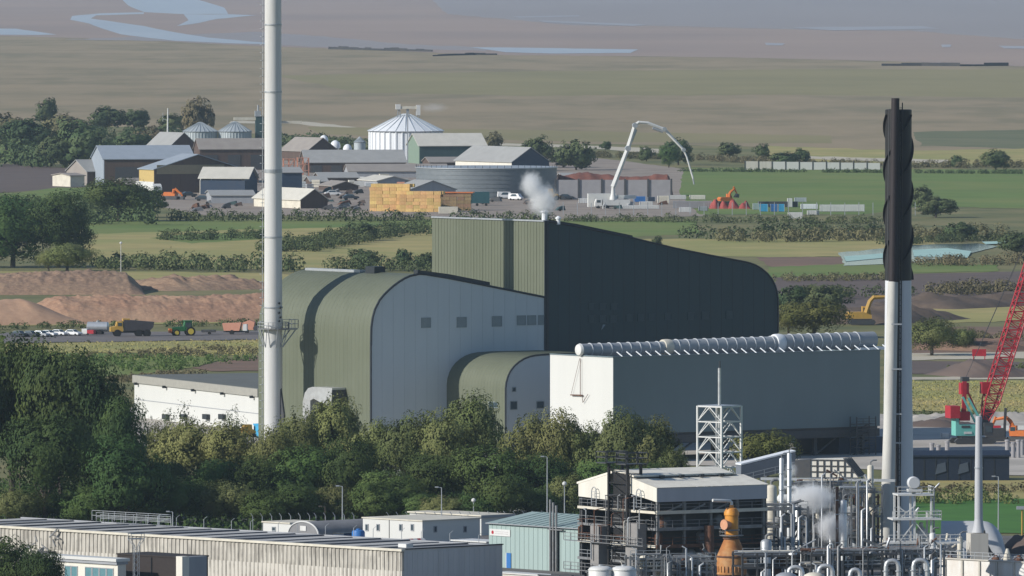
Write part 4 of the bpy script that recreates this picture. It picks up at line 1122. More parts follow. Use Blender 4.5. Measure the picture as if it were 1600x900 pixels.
# kerb wall, bins and the two white tanks along the bottom edge
t = thing('yard_wall', 'low pale concrete wall below the teal shed', 'wall', G(918, 914), R(40))
ylen = on_x(t, 784, 900)[0]
mk(t, 'wall', concretebase, lambda b: b.box(-1.5, -.3, 0, 1.0, ylen, 1.0))
mk(t, 'coping', whitepaint, lambda b: b.box(-1.7, -.4, 1.0, 1.1, ylen, 1.2))
for lab, px, w in (('dark blue skip on the yard wall below the teal shed', 868, 2.4), ('dark skip at the right end of the yard wall', 888, 2.2)):
    t = thing('waste_skip', lab, 'skip', G(px, 925), R(-50))
    mk(t, 'body', navypaint, lambda b: b.prism([(-w, .9), (-w + .5, 0), (w - .5, 0), (w, .9), (w, 2.4), (-w, 2.4)], 'y', -1.3, 1.3))
    mk(t, 'rim', darksteel, lambda b: b.box(-w - .1, -1.4, 2.4, w + .1, -1.2, 2.6).box(-w - .1, 1.2, 2.4, w + .1, 1.4, 2.6))
for lab, px in (('left white cylindrical tank at the bottom edge below the open steel structure', 938.5), ('right white cylindrical tank at the bottom edge below the open steel structure', 974.5)):
    t = thing('white_tank', lab, 'tank', G(px, 985), 0)
    _, z = on_y(t, px, 884)
    mk(t, 'shell', whitepaint, lambda b: b.lathe((0, 0, 0), [(1.72, 0), (1.72, z - .5), (1.6, z - .28), (1.1, z - .08), (.4, z), (.05, z)], 28), 40)
    mk(t, 'rim', whiteclad, lambda b: b.lathe((0, 0, z - .62), [(1.73, 0), (1.80, 0), (1.80, .12), (1.73, .12)], 28))
    mk(t, 'manway', steelgrey, lambda b: b.lathe((0, 0, z - .02), [(.3, 0), (.3, .18), (.05, .2)], 10))

# ------------------------------------------------------------------ open steel process building with cream gabled roof
OS = Bl('process_building', 'open steel process building with cream gabled roof and dark floors', 'building', 1026.5, 925, 33)
ox1 = on_y(OS, 1197, 760)[0]; oy1 = on_x(OS, 906, 760)[0]
_, oe = on_y(OS, 1026.5, 762)
_, ofb = on_y(OS, 1026.5, 784.5)
rzz = on_x(OS, 966, 737)[1]
ym = oy1 / 2
roofcream = mat('sunlit_cream_roof', (.80, .76, .66), .65, c2=(.68, .64, .55), scale=.5, amt=.6, c3=(.5, .46, .4), scale3=.6, amt3=.3)
mk(OS, 'roof_slope', roofcream, lambda b: b.add([(-.3, -.4, oe), (ox1 + .3, -.4, oe), (ox1 + .3, ym * .62, oe + (rzz - oe) * .62), (-.3, ym * .62, oe + (rzz - oe) * .62)], [(0, 1, 2, 3)]), label='lower cream roof slope')
mk(OS, 'upper_roof', roofcream, lambda b: b.prism([(ym * .56, oe + (rzz - oe) * .62 + .35), (ym, rzz + .35), (oy1 + .4, oe), (oy1 + .4, oe - .3), (ym, rzz), (ym * .56, oe + (rzz - oe) * .62 + .1)], 'x', -.3, ox1 - 2), label='upper cream roof slope and ridge')
mk(OS, 'roof_gutter', darktrim, lambda b: b.box(0, ym * .56 - .25, oe + (rzz - oe) * .6, ox1 - 1.5, ym * .56 + .1, oe + (rzz - oe) * .62 + .08))
for k in range(4):
    mk(OS, 'roof_lug', darktrim, lambda b: b.box(4 + k * 3.6, ym * .5 - .3, oe + (rzz - oe) * .55, 4.7 + k * 3.6, ym * .5 + .2, oe + (rzz - oe) * .62 + .3))
boxpart(OS, 'front_fascia', mat('grey_fascia_sheet', (.44, .45, .48), .6, c2=(.38, .39, .42), scale=.5, stretch=VST, amt=.6), 0.02, -.3, ofb, ox1, -.1, oe - .05, label='long grey fascia in shade')
ga, gb = on_x(OS, 983, 760)[0], on_x(OS, 952, 760)[0]
sl_ = (rzz - oe) / ym
mk(OS, 'gable_cladding', whitesheet, lambda b: b.prism([(-.3, ofb), (ga, ofb + 1.1), (ga, oe + sl_ * ga - .05), (-.3, oe - .05)], 'x', -.25, -.02), label='white gable sheeting nearest the viewer')
mk(OS, 'gable_cladding', whitesheet, lambda b: b.prism([(gb, ofb - .2), (oy1, ofb), (oy1, oe - .05), (gb, oe + sl_ * (oy1 - gb) - .05)], 'x', -.25, -.02), label='white gable sheeting left of the dark tower')
# frame
floors = [on_y(OS, 1026.5, p)[1] for p in (800, 826, 853, 880)]
cxs = [0.3 + (ox1 - .6) * k / 4 for k in range(5)]
cys = [0.3, oy1 * .38, oy1 * .62, oy1 - .3]
for x in cxs:
    for y in cys:
        mk(OS, 'column', midsteel if y == cys[0] else darksteel, lambda b: b.box(x - .2, y - .2, 0, x + .2, y + .2, ofb + .3))
for i, z in enumerate(floors):
    mk(OS, 'floor_deck', rustysteel if i in (2,) else darksteel, lambda b: b.box(-.1, -.2, z - .18, ox1, oy1, z))
    mk(OS, 'edge_beam', (creampaint, midsteel, rustysteel, midsteel)[i], lambda b: b.box(-.3, -.45, z - .36, ox1 * (1, .95, .75, 1)[i], -.202, z + .14))
    mk(OS, 'edge_beam', (creampaint, midsteel, creampaint, midsteel)[i], lambda b: b.box(-.45, -.2, z - .3, -.102, oy1, z + .08))
    mk(OS, 'handrail', (midsteel, midsteel, rustysteel, steelgrey)[i], lambda b: b.rail([(.2, -.35, z + .1), (ox1 - .4, -.35, z + .1)], 1.05, .035, 2.2).rail([(-.3, .2, z + .1), (-.3, oy1 - .3, z + .1)], 1.05, .035, 2.2))
mk(OS, 'back_sheeting', darksteel, lambda b: b.box(0, oy1 - .1, 0, ox1, oy1 + .05, ofb + .3).box(ox1 - .05, 0, 0, ox1 + .05, oy1 - .102, ofb + .3))
mk(OS, 'inner_sheeting', darksteel, lambda b: b.box(.8, 2.6, 0, ox1 - .2, 2.8, ofb))
for k in range(3):
    x = 3 + k * 4.2
    mk(OS, 'brace', midsteel, lambda b: b.beam((x - 2.4, -.1, floors[0] - .4), (x + 1.4, -.1, ofb - .5), .22))
for k in range(12):
    x = rnd.uniform(1, ox1 - 2); fz = rnd.choice([0] + floors[1:])
    r = rnd.uniform(.4, .9)
    mk(OS, 'process_vessel', rnd.choice([midsteel, rustysteel, darksteel, steelgrey]), lambda b: b.lathe((x, 1.5, fz), [(r * .9, 0), (r, .15), (r, 1.5), (r * .7, 1.8), (.1, 1.9)], 12), 40)
for k in range(10):
    y = rnd.uniform(1, oy1 - 1); fz = rnd.choice([0] + floors)
    mk(OS, 'process_pipe', rnd.choice([midsteel, steelgrey, rustysteel]), lambda b: b.tube([(-.9, y, fz), (-.9, y, fz + 2.0), (-.9, y + rnd.uniform(-2, 2), fz + 2.2), (.6, y, fz + 2.3)], rnd.uniform(.08, .16), 6))
# concrete stair shafts on the gable and looped ladders
for (p0, p1, top, m) in ((1004, 986, 818, 'c'), (944, 931, 822, 'c')):
    ya = on_x(OS, p0, 850, -1.2)[0]; yb = on_x(OS, p1, 850, -1.2)[0]; z = on_x(OS, p0, top, -1.2)[1]
    mk(OS, 'stair_shaft', mat('grey_shaft_concrete', (.27, .26, .25), .85, c2=(.2, .19, .185), scale=.7, amt=.7), lambda b: b.box(-2.2, ya, 0, -.5, yb, z), label='grey concrete shaft on the gable side')
for px, py in ((998, 765), (928, 762)):
    y, z = on_x(OS, px, py, -.8)
    def loop(b):
        b.tube([(-.8, y - .65, z - 2.8), (-.8, y - .65, z - .5), (-.8, y - .4, z - .05), (-.8, y, z + .1), (-.8, y + .4, z - .05), (-.8, y + .65, z - .5), (-.8, y + .65, z - 2.8)], .07, 6)
        for k in range(5): b.beam((-.8, y - .65, z - 2.6 + k * .5), (-.8, y + .65, z - 2.6 + k * .5), .05)
    mk(OS, 'hooped_ladder', steelgrey, loop)
for k in range(16):
    y = rnd.uniform(.5, oy1 - .5); z0_ = rnd.choice([0] + floors[1:]); hgt = rnd.uniform(1.5, 5)
    mk(OS, 'gable_pipe', rnd.choice([steelgrey, alulag, midsteel, midsteel, whitesheet, rustysteel]), lambda b: b.tube([(-2.6, y, z0_), (-2.6, y, z0_ + hgt), (-2.5, y + rnd.uniform(-1.5, 1.5), z0_ + hgt + .2), (-.6, y, z0_ + hgt + .3)], rnd.choice([.06, .08, .12]), 6))
for z in (floors[2] + .1, 2.6):
    mk(OS, 'gable_walkway', midsteel, lambda b: b.box(-2.9, -.5, z - .1, -2.3, oy1, z).rail([(-2.9, -.4, z), (-2.9, oy1, z)], 1.1, .04, 1.9))
# dark lift tower poking through the gable with top platforms
ta, tb = on_x(OS, 983, 760, -.6)[0], on_x(OS, 954, 760, -.6)[0]
tt = on_x(OS, 968, 733, -.6)[1]
def tower(b):
    for x in (-.9, 1.5):
        for y in (ta, tb): b.box(x - .18, y - .18, 0, x + .18, y + .18, tt + .8)
    for k in range(9):
        z = k * tt / 9
        b.beam((-.9, ta, z), (-.9, tb, z + tt / 9), .1); b.box(-1.0, ta, z + tt / 9 - .1, -.8, tb, z + tt / 9)
mk(OS, 'lift_tower', blacksteel, tower, label='dark lattice lift tower rising through the gable')
boxpart(OS, 'lift_shaft', blacksteel, -.3, ta + .2, 0, 1.3, tb - .2, tt - .6)
for y in (ta - .2, tb + .2):
    mk(OS, 'tower_platform', darksteel, lambda b: b.box(-2.2, y - 1.3, tt + .8, 1.8, y + 1.3, tt + .95).rail([(-2.2, y - 1.3, tt + .95), (1.8, y - 1.3, tt + .95), (1.8, y + 1.3, tt + .95), (-2.2, y + 1.3, tt + .95), (-2.2, y - 1.3, tt + .95)], 1.6, .06, 1.4))
# rusty brown duct in the front bay
rx = on_y(OS, 1107, 850, -1)[0]
mk(OS, 'rusty_duct', rustysteel, lambda b: b.tube([(rx, -1.2, on_y(OS, 1107, 889, -1)[1]), (rx, -1.2, on_y(OS, 1107, 821, -1)[1])], .72, 14), 40, label='thick rusty brown duct')

# ------------------------------------------------------------------ orange vessel
OV = Bl('orange_vessel', 'orange bottle shaped process vessel rusting at its conical base', 'vessel', 1143, 930, 33)
sv = OV.location.y / F_PX
vz = lambda py: on_y(OV, 1143, py)[1]
mk(OV, 'neck', orangepaint, lambda b: b.lathe((0, 0, 0), [(10.5 * sv, vz(836)), (10.5 * sv, vz(806)), (11.8 * sv, vz(805)), (11.8 * sv, vz(800)), (8 * sv, vz(794)), (3.2 * sv, vz(793)), (3.2 * sv, vz(789))], 24), 35)
mk(OV, 'cone', rustvessel, lambda b: b.lathe((0, 0, 0), [(24 * sv, vz(897)), (24.5 * sv, vz(876)), (22 * sv, vz(866)), (10.6 * sv, vz(840)), (10.6 * sv, vz(835.8))], 24), 35, label='rust streaked conical base')
mk(OV, 'skirt', rustysteel, lambda b: b.lathe((0, 0, 0), [(22 * sv, 0), (22 * sv, vz(897))], 24))
for py, r in ((842, 12.4), (870, 23.6), (829, 11.3)):
    mk(OV, 'flange', rustysteel if py > 830 else midsteel, lambda b: b.lathe((0, 0, vz(py)), [(r * sv, 0), (r * sv + .12, 0), (r * sv + .12, .2), (r * sv, .2)], 24))
nzx = local_at(OV, 1126, 819); 
mk(OV, 'side_nozzle', mat('pale_orange_flange', (.62, .33, .2), .6, c2=(.5, .22, .12), scale=1.5, amt=.7), lambda b: b.tube([(-.6, -.3, vz(819)), (-1.5, -.5, vz(819)), (-1.5, -.5, vz(819)), (-1.75, -.55, vz(819))], [.55, .55, .78, .78], 14))
mk(OV, 'vent_pipe', whitepaint, lambda b: b.tube([(0, 0, vz(789)), (0, 0, vz(785)), (-.3, 0.0, vz(782.5)), (-2.4, .2, vz(781.5)), (-3.2, .3, vz(781))], .24, 10), 50, label='white bent vent pipe')
def studs(b):
    for k in range(26):
        a = 2 * math.pi * k / 26
        b.box(24.4 * sv * math.cos(a) - .09, 24.4 * sv * math.sin(a) - .09, vz(893), 24.4 * sv * math.cos(a) + .09, 24.4 * sv * math.sin(a) + .09, vz(884))
mk(OV, 'base_studs', rustvessel, studs, kind='stuff')
mk(OV, 'ring_platform', midsteel, lambda b: b.lathe((0, 0, vz(837)), [(11 * sv, 0), (19 * sv, 0), (19 * sv, .1), (11 * sv, .1)], 14).rail([(19 * sv * math.cos(k * .6), 19 * sv * math.sin(k * .6), vz(837) + .1) for k in range(7)], 1.0, .035, 3))
# ------------------------------------------------------------------ white lattice mast with flue
LM = Bl('lattice_flue_tower', 'white square lattice tower around a slender flue, in front of the grey condenser', 'tower', 1124, 800, 40)
lz = on_y(LM, 1124, 634)[1]
hw = 34 * LM.location.y / F_PX / math.sqrt(2) / 1.0
legs = []
c40, s40 = math.cos(R(-40)), math.sin(R(-40))
for ang in (180, 275, 0, 95):
    a = R(ang)
    wx, wy = math.cos(a) * 34 * LM.location.y / F_PX, math.sin(a) * 34 * LM.location.y / F_PX
    legs.append((wx * c40 - wy * s40, wx * s40 + wy * c40))
for k in range(4):
    mk(LM, 'leg', whitepaint, lambda b: b.box(legs[k][0] - .17, legs[k][1] - .17, 0, legs[k][0] + .17, legs[k][1] + .17, lz))
nbay = 7
for k in range(4):
    p, q = legs[k], legs[(k + 1) % 4]
    mx = ((p[0] + q[0]) / 2, (p[1] + q[1]) / 2)
    for i in range(nbay):
        z0 = lz * i / nbay; z1 = lz * (i + 1) / nbay
        mk(LM, 'cross_beam', whitepaint, lambda b: b.beam((p[0], p[1], z1 - .1), (q[0], q[1], z1 - .1), .2))
        mk(LM, 'diagonal', whitepaint, lambda b: b.beam((p[0], p[1], z0), (mx[0], mx[1], z1 - .2), .15))
        mk(LM, 'diagonal', whitepaint, lambda b: b.beam((q[0], q[1], z0), (mx[0], mx[1], z1 - .2), .15))
mk(LM, 'top_platform', steelgrey, lambda b: b.prism([(x, y) for x, y in legs], 'z', lz, lz + .12))
mk(LM, 'flue', alulag, lambda b: b.cyl((0, 0, 0), (0, 0, on_y(LM, 1124, 575)[1]), .26, n=12), 40)
mk(LM, 'flue_tip', darktrim, lambda b: b.cyl((.05, 0, on_y(LM, 1124, 575)[1]), (.05, 0, on_y(LM, 1124, 564)[1]), .13, n=8))
mk(LM, 'flue_ladder', steelgrey, lambda b: b.cyl((.5, .2, 0), (.5, .2, lz), .06, n=5).cyl((-.5, .2, 0), (-.5, .2, lz), .06, n=5))

# ------------------------------------------------------------------ flare / vent stack with black helical top
FS = Bl('black_topped_stack', 'grey stack with tall black helically finned top, right of the condenser', 'chimney', 1402, 868, 0)
fs = FS.location.y / F_PX
fz = lambda py: on_y(FS, 1402, py)[1]
fo = 3 * fs
mk(FS, 'shaft', mat('pale_grey_stack_paint', (.66, .67, .69), .6, c2=(.56, .57, .59), scale=.5, stretch=(1, 1, .06), amt=.6), lambda b: b.lathe((fo - .2, 0, 0), [(25 * fs, 0), (24 * fs, fz(750)), (21.5 * fs, fz(560)), (20.5 * fs, fz(438))], 36), 40)
mk(FS, 'black_shroud', blacksteel, lambda b: b.lathe((fo - .2, 0, 0), [(20.8 * fs, fz(438)), (20.8 * fs, fz(172)), (19.5 * fs, fz(171)), (19.4 * fs, fz(176)), (.1, fz(176))], 36), 40, label='black upper shroud')
for k in range(3):
    def helix(b):
        z0, z1 = fz(436), fz(180); n = 90; turns = 1.25
        vs = []
        for i in range(n + 1):
            a = 2 * math.pi * (k / 3 + turns * i / n)
            z = z0 + (z1 - z0) * i / n
            for r in (20.2 * fs, 24.2 * fs):
                for dz in (-.12, .12):
                    vs.append((fo - .2 + r * math.cos(a), r * math.sin(a), z + dz))
        fsx = []
        for i in range(n):
            o = i * 4; q = o + 4
            fsx += [(o, o + 2, q + 2, q), (o + 1, q + 1, q + 3, o + 3), (o + 2, o + 3, q + 3, q + 2)]
        b.add(vs, fsx)
    mk(FS, 'helical_fin', blacksteel, helix, 30)
fr_ = mk(FS, 'riser_pipe', mat('dull_pale_riser', (.56, .55, .51), .7, c2=(.42, .41, .385), scale=.7, stretch=(1, 1, .25), amt=.7), lambda b: b.tube([(-19 * fs, -5.6 , 0), (-13 * fs, -4.6, fz(640)), (-8 * fs, -2.75, fz(440))], [11.5 * fs, 9.8 * fs, 8.2 * fs], 18), 40, label='pale lit riser pipe on the left of the stack')
mk(FS, 'riser_top', mat('dark_reddish_riser', (.028, .022, .024), .6), lambda b: b.tube([(-8 * fs, -2.75, fz(439)), (-4.5 * fs, -2.6, fz(153))], [7.2 * fs, 6.4 * fs], 14), 40)
for x0 in (-12.5, -16):
    mk(FS, 'conduit', darksteel, lambda b: b.tube([(x0 * fs - .1, -2.6, fz(438)), ((x0 + 2) * fs, -2.4, fz(170))], .09, 6))
def fladder(b):
    for s in (0, .75):
        b.tube([(4.5 * fs + s - .9, -3.2, fz(845)), (1.0 * fs + s - .2, -2.55, fz(160))], .10, 5)
    for i in range(80):
        f = i / 80
        x = (4.5 * fs - .9) * (1 - f) + (fs - .2) * f
        b.box(x, -3.2 + .65 * f - .04, fz(845) + (fz(160) - fz(845)) * f, x + .75, -3.2 + .65 * f + .04, fz(845) + (fz(160) - fz(845)) * f + .08)
    b.tube([(6 * fs - .9, -2.95, fz(845)), (1.9 * fs - .2, -2.35, fz(190))], .42, 8)
mk(FS, 'caged_ladder', blacksteel, fladder)
for py in (505, 575, 645, 690, 758):
    mk(FS, 'pipe_bracket', steelgrey, lambda b: b.box(-11 * fs, -5.0, fz(py) - .1, 5 * fs, -4.75, fz(py) + .12))
mk(FS, 'foundation', concretebase, lambda b: b.box(-4, -6.5, -.2, 4, 3.5, .8))

# ------------------------------------------------------------------ process area: racks, columns, pipes
def rack(name, label, px0, px1, py, depth, levels, deg=12, m=None, seed=1, npipe=7, nbays=5):
    r = random.Random(seed)
    t = Bl(name, label, 'pipe rack', px0, py, deg)
    x1 = on_y(t, px1, py)[0]
    zs = [on_y(t, px0, p)[1] for p in levels]
    for i in range(nbays + 1):
        for y in (0, depth):
            x = x1 * i / nbays
            mk(t, 'post', m or midsteel, lambda b: b.box(x - .14, y - .14, 0, x + .14, y + .14, zs[-1] + .3))
    for z in zs:
        mk(t, 'beam', m or midsteel, lambda b: b.box(-.2, -.16, z - .3, x1 + .2, .16, z))
        mk(t, 'beam', m or midsteel, lambda b: b.box(-.2, depth - .16, z - .3, x1 + .2, depth + .16, z))
        mk(t, 'deck', darksteel, lambda b: b.box(0, .17, z - .16, x1, depth - .17, z - .08))
        mk(t, 'handrail', steelgrey, lambda b: b.rail([(0, -.1, z), (x1, -.1, z)], 1.05, .035, 1.8))
    for k in range(npipe):
        z = r.choice(zs) + .25; y = r.uniform(.1, depth); rr = r.choice([.09, .12, .16, .24])
        mm = r.choice([alulag, steelgrey, midsteel, midsteel, creampaint, rustysteel])
        mk(t, 'pipe', mm, lambda b: b.tube([(r.uniform(-1, 1), y, z + rr), (x1 * r.uniform(.6, 1), y, z + rr), (x1 * r.uniform(.6, 1) + .2, y, z + rr + r.uniform(.5, 2))], rr, 8), 50)
    for k in range(npipe):
        x = r.uniform(0, x1); rr = r.choice([.07, .1, .14, .2])
        mm = r.choice([alulag, steelgrey, midsteel, darksteel])
        zt = r.choice(zs) + r.uniform(.3, 1.8)
        mk(t, 'riser', mm, lambda b: b.tube([(x, -.4, 0), (x, -.4, zt), (x + r.choice([-.6, .6]), -.2, zt + .3)], rr, 8), 50)
    for k in range(npipe // 2 + 2):
        x = r.uniform(0.5, x1 - .5); z = r.choice([0] + zs[:-1]); rr = r.uniform(.35, .85); hh = r.uniform(.9, 2.0)
        mk(t, 'vessel', r.choice([alulag, midsteel, steelgrey, creampaint, rustysteel]), lambda b: b.lathe((x, depth * .4, z), [(rr * .8, 0), (rr, .2), (rr, hh), (rr * .75, hh + .22), (.08, hh + .32)], 12), 40)
    for k in range(nbays):
        mk(t, 'brace', m or midsteel, lambda b: b.beam((x1 * k / nbays, -.05, zs[0] * .1), (x1 * (k + 1) / nbays, -.05, zs[0] - .3), .12))
    return t
rack('pipe_rack', 'tall grey pipe rack left of the steam, beside the cream roofed building', 1196, 1262, 905, 5, [880, 850, 822, 795], seed=4, npipe=10)
rack('pipe_rack', 'wide pipe rack behind the steam cloud', 1248, 1330, 880, 6, [862, 838, 812, 785, 757], seed=9, npipe=14)
rack('pipe_rack', 'crowded pipe rack left of the black topped stack', 1318, 1378, 884, 5, [862, 838, 806, 768], seed=15, npipe=12)
rack('pipe_rack', 'low dark pipe rack along the bottom edge below the steam', 1160, 1275, 945, 6, [912, 886, 868], seed=21, npipe=12, m=darksteel)
rack('pipe_rack', 'low dark pipe rack along the bottom edge below the black topped stack', 1268, 1400, 948, 6, [912, 888, 866], seed=27, npipe=14, m=darksteel, nbays=6)
rack('pipe_rack', 'low pipe rack in front of the white access tower', 1392, 1475, 945, 5, [910, 884, 864], seed=33, npipe=12)
rack('pipe_rack', 'small pipe rack in front of the orange vessel', 1048, 1118, 960, 4, [925, 893, 876], seed=39, npipe=9)
rack('pipe_rack', 'low railed pipe rack below the concrete shafts of the cream roofed building', 985, 1046, 962, 3, [920, 890, 872], seed=44, npipe=8)
rack('pipe_rack', 'dark multi level pipe rack between the filter house and the steam', 1236, 1300, 866, 7, [848, 826, 804, 780, 764], seed=51, npipe=18, m=darksteel, nbays=6)
rack('pipe_rack', 'weathered pipe rack right behind the stack foot', 1300, 1372, 862, 6, [846, 822, 800, 776], seed=57, npipe=18, m=rustysteel, nbays=6)
rack('pipe_rack', 'grey pipe rack behind the orange vessel neck', 1160, 1204, 890, 5, [868, 846, 822, 800], seed=63, npipe=14, m=midsteel, nbays=4)
rack('pipe_rack', 'railed pipe bridge behind the white access tower', 1412, 1500, 890, 5, [872, 858], seed=69, npipe=14, m=midsteel, nbays=6)
def housing(label, px0, px1, py, top, m, deg=8, d=4):
    t = Bl('equipment_housing', label, 'machine housing', px0, py, deg)
    x1 = on_y(t, px1, py)[0]; z = on_y(t, px0, top)[1]
    mk(t, 'casing', m, lambda b: b.prism([(0, 0), (x1, 0), (x1, z * .86), (x1 * .7, z), (0, z)], 'y', 0, d))
    mk(t, 'panel_joints', darktrim, lambda b: [b.box(x1 * k / 5, -.03, .2, x1 * k / 5 + .06, 0, z * .84) for k in range(1, 5)], kind='stuff')
    mk(t, 'vent_pipe', alulag, lambda b: b.cyl((x1 * .3, d * .5, z), (x1 * .3, d * .5, z + 2.2), .25, n=10))
    mk(t, 'door', darksteel, lambda b: b.box(x1 * .55, -.05, .05, x1 * .55 + 1.0, -.01, 2.1))
housing('dark grey equipment housing behind the steam', 1262, 1312, 872, 806, mat('dark_machine_housing', (.09, .095, .10), .7, c2=(.06, .06, .065), scale=.8, amt=.7))
housing('brown grey equipment housing left of the stack', 1322, 1368, 870, 812, mat('brown_machine_housing', (.13, .11, .095), .8, c2=(.08, .07, .06), scale=.8, amt=.7))
housing('dark housing behind the tall slim columns', 1204, 1250, 880, 812, MATS['dark_machine_housing'])
# columns and vessels
def column(label, px, py, top, rpx, m, name='process_column', rings=3, cone=False):
    t = Bl(name, label, 'vessel', px, py, 10)
    s = t.location.y / F_PX
    z = on_y(t, px, top)[1]; r = rpx * s
    mk(t, 'shell', m, lambda b: b.lathe((0, 0, 0), [(r * 1.05, 0), (r * 1.05, .6), (r, .8), (r, z - r * .6), (r * .8, z - r * .25), (r * .4, z - .05), (.05, z)], 18), 40)
    for k in range(rings):
        zz = z * (k + 1) / (rings + 1)
        mk(t, 'band', steelgrey, lambda b: b.lathe((0, 0, zz), [(r + .01, 0), (r + .1, 0), (r + .1, .15), (r + .01, .15)], 16))
    mk(t, 'top_nozzle', midsteel, lambda b: b.tube([(0, 0, z - .1), (0, 0, z + .4), (.4, 0, z + .7), (1.0, 0, z + .7)], r * .25, 8))
    return t
column('cream lagged vessel at the right end of the cream roof', 1205, 900, 757, 9, creampaint)
column('slim grey column beside the cream lagged vessel', 1221, 895, 715, 3.6, alulag, rings=6)
column('taller slim grey column, second right of the cream vessel', 1233, 895, 707, 3.6, alulag, rings=6)
column('slim pale column in front of the steam', 1246, 900, 790, 4, alulag, rings=3)
column('short fat grey column left of the steam', 1197, 930, 842, 9, steelgrey)
column('pale slim column on the right of the steam cloud', 1318, 890, 780, 5, alulag, rings=4)
column('cream capped column near the black topped stack', 1360, 880, 726, 5, creampaint, rings=3)
column('dull red brown pipe column in the rack near the stack', 1308, 893, 760, 2.4, rustysteel, rings=5)
column('small domed cream pot at the foot of the dark building', 1033, 960, 876, 8, creampaint, rings=1)
column('brown based pot beside the grey mast foot', 1500, 905, 838, 4.5, creampaint, rings=2)
column('white upright drum on the access tower deck', 1457, 930, 832, 5, whitepaint, rings=1)
t = Bl('horizontal_drum', 'white horizontal drum on the rack left of the steam', 'vessel', 1217, 890, 8)
z1 = on_y(t, 1217, 779)[1]
mk(t, 'shell', whitepaint, lambda b: b.tube([(-.3, 0, z1), (0, 0, z1), (3.6, 0, z1), (3.9, 0, z1)], [.25, .65, .65, .25], 16), 40)
mk(t, 'support', midsteel, lambda b: b.box(.4, -.4, 0, .7, .4, z1 - .5).box(2.8, -.4, 0, 3.1, .4, z1 - .5))
mk(t, 'upper_pipe', whitepaint, lambda b: b.tube([(0, 0, z1 + 1.7), (2.6, 0, z1 + 1.7), (3.0, 0, z1 + 1.4), (3.0, 0, z1)], .28, 10), 50)
# inclined covered conveyor
IC = Bl('covered_conveyor', 'grey covered conveyor gallery climbing to the right behind the cream roof', 'conveyor', 1150, 870, 15)
pA = local_at(IC, 1158, 727, IC.location.y); pB = local_at(IC, 1243, 706, IC.location.y + 3)
def gallery(b, w, h, dz):
    d = Vector((0, w, 0)); u = Vector((0, 0, h)); z = Vector((0, 0, dz))
    a, c = pA + z, pB + z
    b.add([a, a + d, a + d + u, a + u, c, c + d, c + d + u, c + u], [(0, 1, 2, 3), (4, 5, 6, 7), (0, 1, 5, 4), (1, 2, 6, 5), (2, 3, 7, 6), (3, 0, 4, 7)])
mk(IC, 'roof', siloshine, lambda b: gallery(b, 3.2, .25, 0))
mk(IC, 'side_wall', mat('blue_grey_gallery', (.16, .18, .21), .7), lambda b: gallery(b, 3.0, 2.6, -2.7))
for f in (.1, .45, .8, 1):
    p = pA.lerp(pB, f)
    mk(IC, 'trestle', steelgrey, lambda b: b.beam((p.x, .2, 0), (p.x, .2, p.z - 2.6), .3).beam((p.x, 2.9, 0), (p.x, 2.9, p.z - 2.6), .3).beam((p.x, .2, p.z * .5), (p.x, 2.9, p.z * .8), .15))
mk(IC, 'walkway_rail', steelgrey, lambda b: b.rail([tuple(pA + Vector((0, -.8, -2.6))), tuple(pB + Vector((0, -.8, -2.6)))], 1.1, .05, 1.6))
# gridded filter house with sloping end
FH = Bl('filter_house', 'pale gridded filter house with a sloping end, left of the black topped stack', 'building', 1266, 875, -16)
prof = [on_y(FH, *p) for p in [(1266, 746), (1266, 718), (1318, 717), (1341, 746)]]
mk(FH, 'casing', whitesheet, lambda b: b.prism(prof, 'y', 0, 4.5), label='pale casing')
def grid(b):
    for k in range(8):
        f = k / 7
        x = prof[0][0] + (prof[3][0] - prof[0][0]) * f
        zt = min(prof[1][1], prof[3][1] + (prof[3][0] - x) / (prof[3][0] - prof[2][0]) * (prof[2][1] - prof[3][1]))
        b.beam((x, -.1, prof[0][1]), (x, -.1, zt), .16)
    for k in range(4):
        z = prof[0][1] + (prof[1][1] - prof[0][1]) * k / 3.05
        xe = prof[3][0] + (prof[2][0] - prof[3][0]) * k / 3.05
        b.beam((prof[0][0], -.1, z), (xe, -.1, z), .16)
    for k in range(6):
        y = 4.5 * k / 5
        b.beam((prof[2][0], y, prof[2][1] + .1), (prof[3][0], y, prof[3][1] + .1), .16)
mk(FH, 'grid_bars', darksteel, grid, kind='stuff')
for k in range(4):
    x = prof[0][0] + .4 + k * (prof[3][0] - .8) / 3
    mk(FH, 'leg', steelgrey, lambda b: b.box(x - .15, .2, 0, x + .15, .5, prof[0][1]).box(x - .15, 4, 0, x + .15, 4.3, prof[0][1]))
mk(FH, 'base_beam', steelgrey, lambda b: b.box(-8, -.3, prof[0][1] - .5, prof[3][0] + 6, .3, prof[0][1] - .1))
mk(FH, 'end_hopper', darksteel, lambda b: b.prism([(-2.6, prof[0][1]), (-2.6, prof[1][1] - .2), (-.1, prof[1][1]), (-.1, prof[0][1])], 'y', .2, 4.2))
# teal pump skid
t = Bl('pump_skid', 'pale teal machinery skid left of the stack foot', 'machine', 1352, 868, 10)
mk(t, 'casing', tealpaint, lambda b: b.prism([(-2, 0), (2.4, 0), (2.4, 1.6), (1.5, 2.4), (.3, 1.6), (-.8, 2.4), (-2, 1.4)], 'y', -1, 1))
mk(t, 'motor', darksteel, lambda b: b.cyl((-3, 0, .8), (-2, 0, .8), .6, n=12))
